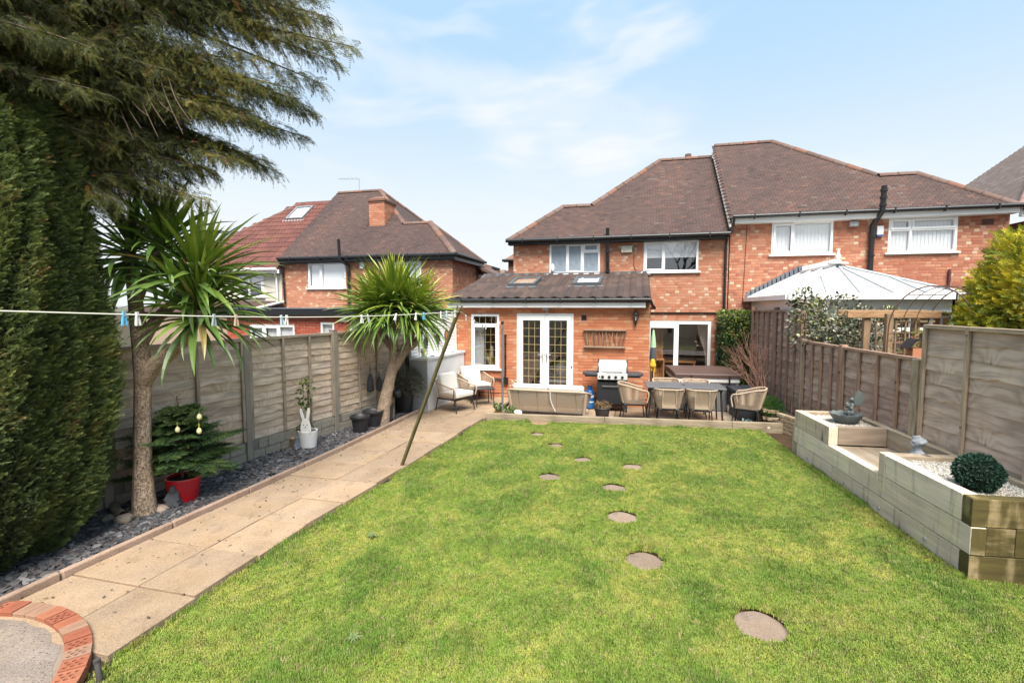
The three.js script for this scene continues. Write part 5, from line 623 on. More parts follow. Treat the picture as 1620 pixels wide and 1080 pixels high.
// a flat feathery sprig along +z, length 1
function sprigG(seed, n = 9, leaf = 0.26, wide = 0.05, droop = 0.25, lift = 0.15) {
  const r = rng(seed), p = [], put = (...q) => q.forEach((v) => p.push(...v)); const c = (t) => [0, -droop * t * t, t];
  for (let i = 0; i < n; i++) { const t = (i + 0.5) / n, b = c(t * 0.92), l = leaf * (1 - 0.55 * t) * rr(0.7, 1.25, r); for (const s of [-1, 1]) { const a = rr(0.55, 0.95, r), d = [s * Math.sin(a) * l, lift * l * rr(-0.6, 1.6, r) - 0.1 * l, Math.cos(a) * l], w = wide * rr(0.7, 1.2, r), e = [d[2] * w / l * s, 0.2 * w, -d[0] * w / l * s], tip = b.map((v, k) => v + d[k]), m = b.map((v, k) => v + d[k] * 0.5); const A = m.map((v, k) => v + e[k] * 0.5), B = m.map((v, k) => v - e[k] * 0.5); put(b, A, tip, b, tip, B); } }
  { const A = c(0.8), B = c(1.08); put([-wide * 0.4, A[1], A[2]], [wide * 0.4, A[1], A[2]], B); put([-0.008, 0, 0], [0.008, 0, 0], [0, A[1], A[2]]); }
  const g = new THREE.BufferGeometry(); g.setAttribute('position', new THREE.BufferAttribute(new Float32Array(p), 3)); g.computeVertexNormals(); return g;
}
const foliage = phys([1, 1, 1], 0.9, { side: THREE.DoubleSide, specularIntensity: 0.35, transmission: 0.45, thickness: 0 }), foliageGloss = mat([1, 1, 1], 0.4, { side: THREE.DoubleSide });
const col = (c, v = 1) => new THREE.Color().setRGB(c[0] * v, c[1] * v, c[2] * v);
function tonedPick(pal, t) { return pal[clamp(Math.floor(t * pal.length), 0, pal.length - 1)]; }
const sprigM = (p, d, roll, s, sx = s) => new THREE.Matrix4().compose(V3(...p), aim(d, roll), V3(sx, s, s));
{ // clipped dark conifer, left edge
  const cx = -1.5, cz = 8.9, Rk = [[0, 0.70], [0.27, 1.0], [0.6, 1.12], [1.1, 1.16], [2.2, 1.15], [3.2, 1.06], [3.9, 0.9], [4.5, 0.5], [4.8, 0.2]], Ry = (y) => { for (let i = 1; i < Rk.length; i++) if (y <= Rk[i][0]) return mix(Rk[i - 1][1], Rk[i][1], (y - Rk[i - 1][0]) / (Rk[i][0] - Rk[i - 1][0])); return 0.3; };
  const bump = (a, y) => 0.16 * (n3(Math.cos(a) * 3 + 20, y * 0.9, Math.sin(a) * 3 + 20, 5) - 0.5) * 2 + 0.022 * Math.sin(a * 15 + 2 * n3(a, y, 3)) + 0.09 * (n3(Math.cos(a) * 9 + 40, y * 3, Math.sin(a) * 9 + 40, 6) - 0.5) * 2;
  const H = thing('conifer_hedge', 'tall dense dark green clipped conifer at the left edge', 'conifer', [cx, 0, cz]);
  const core = lathe(Array.from({ length: 26 }, (_, i) => { const y = i / 25 * 4.75; return [Math.max(0.05, Ry(y) - 0.13), y]; }), 60), p = core.attributes.position; for (let i = 0; i < p.count; i++) { const a = Math.atan2(p.getZ(i), p.getX(i)), R0 = Math.hypot(p.getX(i), p.getZ(i)), k = (R0 + bump(a, p.getY(i))) / R0; p.setX(i, p.getX(i) * k); p.setZ(i, p.getZ(i) * k); } core.computeVertexNormals(); part('dark_core', core, mat([0.022, 0.020, 0.012], 1), H);  // solid dark core, added inside the sprays to block light
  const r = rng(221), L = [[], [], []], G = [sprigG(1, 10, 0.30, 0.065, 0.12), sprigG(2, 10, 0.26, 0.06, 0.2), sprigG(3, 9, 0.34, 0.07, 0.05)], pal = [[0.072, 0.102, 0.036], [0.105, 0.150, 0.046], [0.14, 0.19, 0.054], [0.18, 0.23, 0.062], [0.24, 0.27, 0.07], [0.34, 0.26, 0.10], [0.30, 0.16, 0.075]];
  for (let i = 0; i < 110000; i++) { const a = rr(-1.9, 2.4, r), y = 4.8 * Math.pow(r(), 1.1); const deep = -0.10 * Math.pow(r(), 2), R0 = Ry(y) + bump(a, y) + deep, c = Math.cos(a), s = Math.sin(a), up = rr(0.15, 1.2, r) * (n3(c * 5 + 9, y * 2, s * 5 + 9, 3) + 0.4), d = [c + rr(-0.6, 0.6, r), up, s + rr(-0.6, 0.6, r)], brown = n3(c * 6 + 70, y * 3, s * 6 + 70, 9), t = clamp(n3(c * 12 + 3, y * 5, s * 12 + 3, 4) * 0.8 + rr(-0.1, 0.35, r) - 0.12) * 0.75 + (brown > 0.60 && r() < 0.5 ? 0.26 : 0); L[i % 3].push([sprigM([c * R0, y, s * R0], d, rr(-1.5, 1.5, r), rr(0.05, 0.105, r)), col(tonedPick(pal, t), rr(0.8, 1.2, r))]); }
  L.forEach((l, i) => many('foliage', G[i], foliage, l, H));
}
{ // the feathery conifer that reaches in from the left over the top of it
  const tx = -3.3, tz = 8.7, Tn = thing('conifer_tree', 'large feathery conifer reaching in over the upper left, branches drooping to the right', 'conifer', [tx, 0, tz]);
  const bk = mat([0.13, 0.10, 0.08], 0.95, { map: T.bark }), limbs = [], r = rng(231), L = [[], [], [], []], G = [sprigG(11, 9, 0.24, 0.05, 0.35), sprigG(12, 10, 0.2, 0.045, 0.5), sprigG(13, 8, 0.28, 0.055, 0.25), sprigG(14, 9, 0.22, 0.05, 0.6)], pal = [[0.034, 0.042, 0.013], [0.052, 0.066, 0.017], [0.078, 0.096, 0.021], [0.115, 0.125, 0.026], [0.17, 0.165, 0.032], [0.25, 0.21, 0.042]];
  part('trunk', taperTube([[0, -0.1, 0], [0.05, 2, 0], [0, 4.5, 0.05], [0.1, 8, 0]], [0.28, 0.22, 0.16, 0.06], 20, 10), bk, Tn);
  const tips = [[1.64, 4.99, 7.17, 5.6], [1.35, 5.35, 7.1, 6.1], [1.05, 4.55, 7.38, 5.1], [0.80, 4.20, 7.46, 4.8], [0.52, 3.82, 7.55, 4.4], [0.20, 3.42, 7.66, 4.0], [0.9, 5.1, 7.5, 5.6], [0.4, 4.8, 7.6, 5.2], [0.1, 4.3, 7.75, 4.7], [-0.25, 3.75, 7.8, 4.1], [-0.6, 4.6, 8.0, 4.9], [-0.9, 4.1, 8.2, 4.3], [-0.5, 5.3, 7.8, 5.6], [-1.3, 4.9, 8.4, 5.1], [1.2, 5.9, 7.1, 6.5], [0.5, 6.0, 7.5, 6.6], [-0.3, 6.0, 7.8, 6.5], [-1.0, 5.7, 8.1, 6.0], [-0.1, 4.75, 7.0, 5.2], [-0.7, 4.2, 7.3, 4.6], [-1.2, 4.0, 7.5, 4.3], [-0.4, 3.55, 8.05, 3.9], [-1.5, 3.9, 8.5, 4.2], [0.55, 5.45, 7.2, 6.0]];
  for (let i = 0; i < 34; i++) { const u = Math.pow(r(), 0.8), x = mix(-2.9, 0.75, u), top2 = 6.3, bot = x < -1 ? 3.55 : mix(3.55, 4.5, (x + 1) / 1.75), y = mix(bot, top2, Math.pow(r(), 1.3)); tips.push([x, y, mix(8.9, 7.3, u) + rr(-0.5, 0.5, r), y + rr(0.2, 0.7, r)]); }
  for (let i = 0; i < 40; i++) { const x = rr(-0.6, 1.5, r), lo = 3.42 + (x - 0.15) * 1.04; tips.push([x, Math.max(3.4, lo) + rr(-0.05, 1.2, r), mix(7.7, 7.1, (x + 0.6) / 2) + rr(-0.3, 0.3, r), Math.max(3.4, lo) + rr(0.5, 1.6, r)]); }
  for (let i = 0; i < 30; i++) { const x = rr(-2.6, -0.25, r); tips.push([x, rr(3.0, 4.0, r), mix(9.3, 7.8, (x + 2.6) / 2.4) + rr(-0.4, 0.4, r), rr(3.7, 4.7, r)]); }
  for (let i = 0; i < 15; i++) { const y = rr(4.1, 5.4, r); tips.push([rr(-1.0, 0.15, r), y, rr(8.4, 9.15, r), y + rr(0.2, 0.8, r)]); }
  const pl = (t) => tonedPick(pal, t);
  tips.forEach(([x, y, z, h0], li) => {
    const A = V3(0, h0 - 0.3, 0), B = V3(x - tx, y, z - tz), c = new THREE.CatmullRomCurve3([A, A.clone().lerp(B, 0.35).add(V3(0, 0.28, rr(-0.2, 0.2, r))), A.clone().lerp(B, 0.7).add(V3(0, 0.22, rr(-0.15, 0.15, r))), B]), len = c.getLength();
    limbs.push(taperTube(Array.from({ length: 7 }, (_, i) => c.getPoint(i / 6).toArray()), [0.06, 0.045, 0.03, 0.014, 0.004], 22, 7));
    for (let t = 0.16; t <= 1.0; t += 0.06 / len) {
      const o = c.getPointAt(Math.min(1, t)), tan = c.getTangentAt(Math.min(1, t)), bl = mix(0.62, 0.14, Math.pow(t, 1.5)) * rr(0.5, 1.15, r), side = r() < 0.5 ? -1 : 1, lat = V3(-tan.z, 0, tan.x).normalize().multiplyScalar(side), d = tan.clone().multiplyScalar(rr(0.5, 1.1, r)).addScaledVector(lat, rr(0.1, 1.0, r)).add(V3(0, rr(-0.75, 0.25, r), 0)).normalize(), e = o.clone().addScaledVector(d, bl), mid = o.clone().lerp(e, 0.5).add(V3(0, 0.06 * bl, 0)); e.y -= rr(0.0, 0.3, r) * bl;
      const bc = new THREE.QuadraticBezierCurve3(o, mid, e); if (bl > 0.35 && r() < 0.5) limbs.push(taperTube([o.toArray(), mid.toArray(), e.toArray()], [0.009, 0.003], 6, 4));
      const tone0 = n3(o.x * 1.4 + 30, o.y * 1.4, o.z * 1.4 + 30, 8);
      const rad = mix(0.40, 0.09, Math.pow(t, 1.3)), cnt = Math.round(mix(25, 12, t)); for (let k = 0; k < cnt; k++) { const an = r() * 6.283, q = rad * Math.sqrt(r()), up = V3(0, 1, 0), P = o.clone().addScaledVector(V3(-tan.z, 0, tan.x).normalize(), Math.cos(an) * q * 1.2).add(V3(0, Math.sin(an) * q * 0.8 - rad * 0.15, 0)), dd = tan.clone().multiplyScalar(rr(0.5, 1.2, r)).add(V3(rr(-0.8, 0.8, r), rr(-0.95, 0.55, r), rr(-0.9, 0.9, r))), tone = clamp(tone0 * 0.9 + rr(-0.3, 0.35, r) - 0.05); L[Math.floor(r() * 4)].push([sprigM(P.toArray(), dd.toArray(), rr(-1.2, 1.2, r), rr(0.06, 0.15, r)), col(r() < 0.012 ? [0.30, 0.10, 0.03] : pl(tone), rr(0.75, 1.25, r))]); }
      for (let s = 0.08; s <= 1; s += 0.044 / bl) for (const q of [-1, 1]) { const P = bc.getPoint(Math.min(1, s)), tg = bc.getTangent(Math.min(1, s)), lt = V3(-tg.z, 0, tg.x).normalize(), dd = tg.clone().addScaledVector(lt, q * rr(0.25, 0.9, r)).add(V3(0, rr(-0.35, 0.12, r), 0)), tone = clamp(tone0 * 0.9 + rr(-0.25, 0.3, r) - 0.08 + 0.10 * t); L[Math.floor(r() * 4)].push([sprigM(P.toArray(), dd.toArray(), rr(-0.9, 0.9, r), rr(0.08, 0.17, r) * (s > 0.85 ? 0.8 : 1)), col(r() < 0.012 ? [0.22, 0.075, 0.025] : pl(tone), rr(0.8, 1.2, r))]); }
    }
  });
  limbs.push(taperTube([[1.6, 4.4, -0.2], [2.2, 4.63, -0.9], [2.9, 4.66, -1.1], [3.4, 4.72, -1.2]], [0.035, 0.028, 0.02, 0.012], 14, 7)); for (let i = 0; i < 14; i++) { const x = 2.0 + i * 0.1; limbs.push(taperTube([[x, 4.6, -0.85], [x + 0.2, 4.3, -0.75], [x + 0.42, 3.95 + 0.1 * (i % 3), -0.7]], [0.007, 0.003], 6, 4)); }
  part('branches', limbs, bk, Tn); L.forEach((l, i) => many('foliage', G[i], foliage, l, Tn));
}
const broadG = (() => { const p = [], n = 5, put = (...q) => q.forEach((v) => p.push(...v)), R0 = Array.from({ length: n + 1 }, (_, i) => { const t = i / n, w = 0.30 * Math.sin(Math.PI * Math.pow(t, 0.8)) + 0.001; return [[-w, 0.10 * w - 0.15 * t * t, t], [0, -0.15 * t * t, t], [w, 0.10 * w - 0.15 * t * t, t]]; }); for (let i = 0; i < n; i++) for (let j = 0; j < 2; j++) put(R0[i][j], R0[i][j + 1], R0[i + 1][j + 1], R0[i][j], R0[i + 1][j + 1], R0[i + 1][j]); const g = new THREE.BufferGeometry(); g.setAttribute('position', new THREE.BufferAttribute(new Float32Array(p), 3)); g.computeVertexNormals(); return g; })();
function blobFoliage(o, n, geo, m, shape, pal, size, seed, toneFn = () => 0) { // leaves through the outer part of a volume; shape(u) gives [point, outward direction]
  const r = rng(seed), l = []; for (let i = 0; i < n; i++) { const [p, d] = shape(r), t = clamp(n3(p[0] * 5 + 60, p[1] * 5 + 60, p[2] * 5 + 60, seed) + rr(-0.4, 0.4, r) + toneFn(p)); l.push([sprigM(p, d.map((v) => v + rr(-0.7, 0.7, r)), rr(-1.5, 1.5, r), rr(size[0], size[1], r)), col(tonedPick(pal, t), rr(0.8, 1.2, r))]); } return many('foliage', geo, m, l, o);
}
const ell = (cx, cy, cz, rx, ry, rz, bum = 0.25, f = 2.2, seed = 3, depth = 0.3) => (r) => { const u = r() * 2 - 1, a = r() * 6.283, s = Math.sqrt(1 - u * u), d = [s * Math.cos(a), u, s * Math.sin(a)], k = (1 + bum * 2 * (n3(d[0] * f + 20, d[1] * f + 20, d[2] * f + 20, seed) - 0.5)) * (1 - depth * Math.pow(r(), 2)); return [[cx + d[0] * rx * k, cy + d[1] * ry * k, cz + d[2] * rz * k], d]; };
{
  const B = thing('box_ball', 'round dark green box ball sitting on white gravel in the planter', 'topiary ball', [7.55, 0.66, 6.573]); part('core', sph(0.13, 0, 0.165, 0), mat([0.010, 0.022, 0.014], 1), B); blobFoliage(B, 4200, broadG, foliage, ell(0, 0.165, 0, 0.168, 0.155, 0.168, 0.13, 5, 3, 0.18), [[0.012, 0.042, 0.026], [0.018, 0.06, 0.036], [0.028, 0.082, 0.05], [0.05, 0.12, 0.075]], [0.014, 0.034], 241);
  const h = thing('clipped_hedge', 'narrow upright clipped leafy hedge between the hot tub and the tall fence', 'hedge', [7.05, 0, -2.2]); part('dark_core', rbox(0.46, 2.1, 1.2, 0.08, 0, 1.05, 0), mat([0.018, 0.022, 0.010], 1), h);  // the middle is one solid dark block under the leaves
  const face = (r) => { const y = 2.22 * r(), q = r(); let p, d; const w = 0.30, dz = 0.68, bb = 0.05 * (n3(y * 3 + 5, q * 8, 4, 5) - 0.5) * 2; if (q < 0.4) { p = [rr(-w, w, r), y, dz + bb]; d = [0, 0.1, 1]; } else if (q < 0.75) { p = [-w + bb, y, rr(-dz, dz, r)]; d = [-1, 0.1, 0]; } else if (q < 0.9) { p = [rr(-w, w, r), 2.2 + bb, rr(-dz, dz, r)]; d = [0, 1, 0.2]; } else { p = [w, y, rr(-dz, dz, r)]; d = [1, 0.1, 0]; } return [p.map((v, i) => v - d[i] * 0.10 * r() * r()), d]; };
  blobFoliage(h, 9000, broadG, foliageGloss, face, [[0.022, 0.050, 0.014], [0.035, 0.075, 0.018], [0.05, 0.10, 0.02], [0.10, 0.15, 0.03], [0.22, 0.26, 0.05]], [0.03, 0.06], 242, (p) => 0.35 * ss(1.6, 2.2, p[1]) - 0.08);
  const g = thing('golden_conifer', 'bright yellow-green conifer bush rising behind the near right fence', 'conifer', [10.38, 0, 3.0]); part('dark_core', [sph(0.72, 0, 1.75, 0, 1, 1.5, 1), cyl(0.08, 0.1, 1, 0, 0.5, 0)], mat([0.02, 0.022, 0.008], 1), g); const GS = sprigG(31, 8, 0.34, 0.09, 0.15);  // the middle is a solid dark ellipsoid on a short stem
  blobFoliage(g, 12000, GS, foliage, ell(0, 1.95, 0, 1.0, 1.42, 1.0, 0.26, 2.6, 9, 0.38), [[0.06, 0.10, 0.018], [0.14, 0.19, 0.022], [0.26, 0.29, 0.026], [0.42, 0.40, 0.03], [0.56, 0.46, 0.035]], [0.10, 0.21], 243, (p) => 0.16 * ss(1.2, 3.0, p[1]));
  part('stem', Array.from({ length: 5 }, (_, i) => taperTube([[0.1, 1.2, 0.85], [0.0 + i * 0.05, 1.6, 0.98], [-0.1 + i * 0.1, 1.9 + i * 0.04, 1.02]], [0.014, 0.004], 6, 5)), mat([0.3, 0.22, 0.16], 0.9), g);
  const e = thing('variegated_shrub', 'grey-green and cream leaved shrub leaning over the tall fence by the conservatory', 'shrub', [8.15, 0, 1.2]); part('stem', Array.from({ length: 9 }, (_, i) => taperTube([[0, 0, 0], [0.2 * Math.cos(i), 1.0, 0.25 * Math.sin(i)], [0.6 * Math.cos(i * 1.3), 2.1, 0.5 * Math.sin(i * 1.3)]], [0.025, 0.006], 10, 5)), mat([0.16, 0.12, 0.09], 0.9), e);
  const bl = [ell(-0.15, 1.95, 0.2, 0.62, 0.62, 0.6, 0.4, 2.5, 3, 0.8), ell(0.35, 1.62, 0.3, 0.72, 0.55, 0.5, 0.4, 2.5, 4, 0.8), ell(-0.42, 2.38, -0.1, 0.26, 0.30, 0.25, 0.5, 2.5, 5, 0.9), ell(0.55, 2.12, -0.1, 0.3, 0.2, 0.2, 0.5, 2, 6, 0.9), ell(0.98, 2.15, 0.0, 0.16, 0.16, 0.16, 0.4, 2, 6, 0.9)];
  blobFoliage(e, 4600, broadG, foliageGloss, (r) => pick([0, 0, 0, 0, 1, 1, 1, 1, 2, 3, 4], r) === 0 ? bl[0](r) : pick([bl[1], bl[1], bl[1], bl[2], bl[3], bl[4]], r)(r), [[0.06, 0.075, 0.04], [0.10, 0.13, 0.065], [0.16, 0.175, 0.12], [0.23, 0.19, 0.14], [0.42, 0.38, 0.30], [0.19, 0.22, 0.045]], [0.045, 0.085], 244);
  // bare shrub by the tall fence
  const b = thing('bare_shrub', 'leafless brown shrub with thin upright twigs against the tall right fence', 'shrub', [7.25, 0, 0.85]), tw = [], r = rng(251); const grow = (p, d, l, w, n) => { const q = p.map((v, i) => v + d[i] * l), m = p.map((v, i) => (v + q[i]) / 2 + rr(-0.02, 0.02, r)); tw.push(taperTube([p, m, q], [w, w * 0.65], 5, 5)); if (n > 0) for (let i = 0; i < (n > 3 ? 3 : 2); i++) { const e2 = [d[0] + rr(-0.55, 0.45, r), d[1] + rr(-0.1, 0.35, r), d[2] + rr(-0.45, 0.45, r)], k = Math.hypot(...e2); grow(q, e2.map((v) => v / k), l * rr(0.55, 0.95, r), w * 0.66, n - 1); } };
  for (const d of [[-0.35, 0.9, -0.35], [-0.45, 0.85, 0.0], [-0.25, 0.95, -0.1]]) grow([0, 0, 0], d, 0.5, 0.020, 5); part('twigs', tw, mat([0.20, 0.10, 0.07], 0.9), b);
}
// ================================================================ POTS AND ORNAMENTS IN THE SLATE BED
{
  const red = thing('plant_pot', 'glossy red plant pot holding a small spruce', 'plant pot', [-0.70, 0.02, 7.28]); red.scale.setScalar(1.06); part('pot', lathe([[0, 0.02], [0.12, 0], [0.135, 0.01], [0.175, 0.26], [0.18, 0.285], [0.168, 0.285], [0.16, 0.24], [0, 0.23]], 32), phys([0.50, 0.012, 0.022], 0.28, { clearcoat: 0.5 }), red); part('soil', cyl(0.155, 0.155, 0.02, 0, 0.25, 0), mat([0.05, 0.035, 0.025], 1), red);
  const sp = thing('spruce_tree', 'small green spruce with a bare leading shoot growing in the red pot', 'spruce', [-0.72, 0.26, 7.27]), r = rng(261), br = [taperTube([[0, 0, 0], [0.0, 0.5, 0], [-0.03, 1.02, 0]], [0.018, 0.012, 0.005], 10, 6)], l = [], G = sprigG(41, 16, 0.17, 0.05, 0.1, 1.2), pal = [[0.03, 0.075, 0.024], [0.05, 0.11, 0.03], [0.075, 0.145, 0.036], [0.12, 0.18, 0.045]];
  for (let i = 0; i < 90; i++) { const k0 = rr(0.05, 0.55, r), t = Math.pow(i / 89, 1.15), y = mix(0.10, 0.86, t), a = i * 2.4 + rr(-0.3, 0.3, r), L = (t < 0.55 ? mix(0.66, 0.5, t / 0.55) : mix(0.36, 0.10, (t - 0.55) / 0.45)) * rr(0.42, 1.12, r), dx = Math.cos(a), dz = Math.sin(a), P = (s) => [dx * L * s, y + L * (k0 * s - 0.12 * s * s), dz * L * s]; br.push(taperTube([P(0), P(0.5), P(1)], [0.007, 0.003], 6, 4)); for (let s = 0.1; s <= 1.0; s += 0.055) for (const q of [-1, 0, 1]) { if (q && s < 0.25) continue; const bl = q ? 0.21 * (1.1 - s * 0.6) : 0.13, p = P(s), d = [dx + -dz * q * 1.1, 0.15, dz + dx * q * 1.1]; l.push([sprigM(p, d, rr(-1, 1, r), bl * rr(0.8, 1.2, r)), col(tonedPick(pal, clamp(n3(p[0] * 4 + 9, p[1] * 4, p[2] * 4 + 9, 3) + rr(-0.3, 0.3, r))), 1)]); } }
  { const P = (s) => [0.48 * s, 0.62 + 0.30 * s, 0.18 * s]; br.push(taperTube([P(0), P(0.5), P(1)], [0.008, 0.003], 6, 4), bar([0.47, 0.91, 0.175], [0.47, 0.70, 0.18], 0.003, 4)); for (let s = 0.15; s <= 1.0; s += 0.06) for (const q of [-1, 0, 1]) l.push([sprigM(P(s), [0.9 - q * 0.5, 0.3, 0.3 + q * 0.9], rr(-1, 1, r), 0.11), col(pal[2])]); }
  for (let s = 0.86; s < 1.0; s += 0.02) l.push([sprigM([-0.025 * s, s, 0], [rr(-1, 1, r), 1.1, rr(-1, 1, r)], 0, 0.08), col(pal[3])]); part('trunk', br, mat([0.14, 0.10, 0.07], 0.9), sp); many('foliage', G, foliage, l, sp);
  const egg = (p, lb) => { const e = thing('egg_ornament', lb, 'ornament', p, 0, 'egg ornaments on the spruce'); part('egg', lathe([[0, 0], [0.018, 0.008], [0.027, 0.03], [0.022, 0.055], [0.01, 0.07], [0, 0.073]], 14), mat([0.72, 0.66, 0.36], 0.5), e); part('ribbon', [bar([0, 0.07, 0], [0, 0.12, 0], 0.006, 5)], mat([0.45, 0.38, 0.06], 0.8), e); }; egg([-0.53, 0.90, 7.47], 'cream egg ornament hanging alone left of centre on the spruce'); egg([-0.25, 1.06, 7.44], 'cream egg ornament hanging highest on the right of the spruce'); egg([-0.25, 0.90, 7.45], 'cream egg ornament hanging lowest on the right of the spruce');
  // small statues made from one continuous surface
}
function blob(bones, res = 40, k = 0.02) { // bones: [[x,y,z],[x,y,z],ra,rb]; joined by a smooth minimum and meshed
  const lo = [1e9, 1e9, 1e9], hi = [-1e9, -1e9, -1e9]; for (const [a, b, ra, rb] of bones) for (const [p, q] of [[a, ra], [b, rb]]) for (let i = 0; i < 3; i++) { lo[i] = Math.min(lo[i], p[i] - q - k); hi[i] = Math.max(hi[i], p[i] + q + k); }
  const c = lo.map((v, i) => (v + hi[i]) / 2), S = Math.max(...lo.map((v, i) => hi[i] - v)) / 2 * 1.12, mc = new MarchingCubes(res, undefined, false, false, 60000); mc.isolation = 0; const h = res / 2;
  for (let z = 0; z < res; z++) for (let y = 0; y < res; y++) for (let x = 0; x < res; x++) { const P = [(x - h) / h * S + c[0], (y - h) / h * S + c[1], (z - h) / h * S + c[2]]; let d = 1e9; for (const [a, b, ra, rb] of bones) { let t = 0, bb = 0; const ba = b.map((v, i) => v - a[i]), pa = P.map((v, i) => v - a[i]); bb = ba[0] ** 2 + ba[1] ** 2 + ba[2] ** 2; t = bb > 1e-12 ? clamp((pa[0] * ba[0] + pa[1] * ba[1] + pa[2] * ba[2]) / bb) : 0; const q = Math.hypot(pa[0] - ba[0] * t, pa[1] - ba[1] * t, pa[2] - ba[2] * t) - mix(ra, rb, t), hh = clamp(0.5 + 0.5 * (q - d) / k); d = d > 1e8 ? q : mix(q, d, hh) - k * hh * (1 - hh); } mc.field[z * res * res + y * res + x] = -d; }
  mc.update(); const n = mc.count, pos = new Float32Array(n * 3), nor = new Float32Array(n * 3); for (let i = 0; i < n * 3; i++) { pos[i] = mc.positionArray[i] * S + c[i % 3]; nor[i] = mc.normalArray[i]; }
  let vol = 0; for (let i = 0; i < n * 3; i += 9) vol += pos[i] * (pos[i + 4] * pos[i + 8] - pos[i + 5] * pos[i + 7]) - pos[i + 1] * (pos[i + 3] * pos[i + 8] - pos[i + 5] * pos[i + 6]) + pos[i + 2] * (pos[i + 3] * pos[i + 7] - pos[i + 4] * pos[i + 6]);
  const g = new THREE.BufferGeometry(); g.setAttribute('position', new THREE.BufferAttribute(pos, 3)); if (vol < 0) for (let i = 0; i < n; i += 3) for (let j = 0; j < 3; j++) { const t = pos[i * 3 + 3 + j]; pos[i * 3 + 3 + j] = pos[i * 3 + 6 + j]; pos[i * 3 + 6 + j] = t; const u = nor[i * 3 + 3 + j]; nor[i * 3 + 3 + j] = nor[i * 3 + 6 + j]; nor[i * 3 + 6 + j] = u; }
  const a = [pos[0], pos[1], pos[2]], e1 = [3, 4, 5].map((i) => pos[i] - a[i - 3]), e2 = [6, 7, 8].map((i) => pos[i] - a[i - 6]), fn = [e1[1] * e2[2] - e1[2] * e2[1], e1[2] * e2[0] - e1[0] * e2[2], e1[0] * e2[1] - e1[1] * e2[0]]; if (fn[0] * nor[0] + fn[1] * nor[1] + fn[2] * nor[2] < 0) for (let i = 0; i < n * 3; i++) nor[i] = -nor[i];
  g.setAttribute('normal', new THREE.BufferAttribute(nor, 3)); const p2 = g.attributes.position, uv = new Float32Array(n * 2); for (let i = 0; i < n; i++) { uv[i * 2] = (p2.getX(i) + p2.getZ(i) * 0.6) * 3; uv[i * 2 + 1] = p2.getY(i) * 3; } g.setAttribute('uv', new THREE.BufferAttribute(uv, 2)); return g;
}
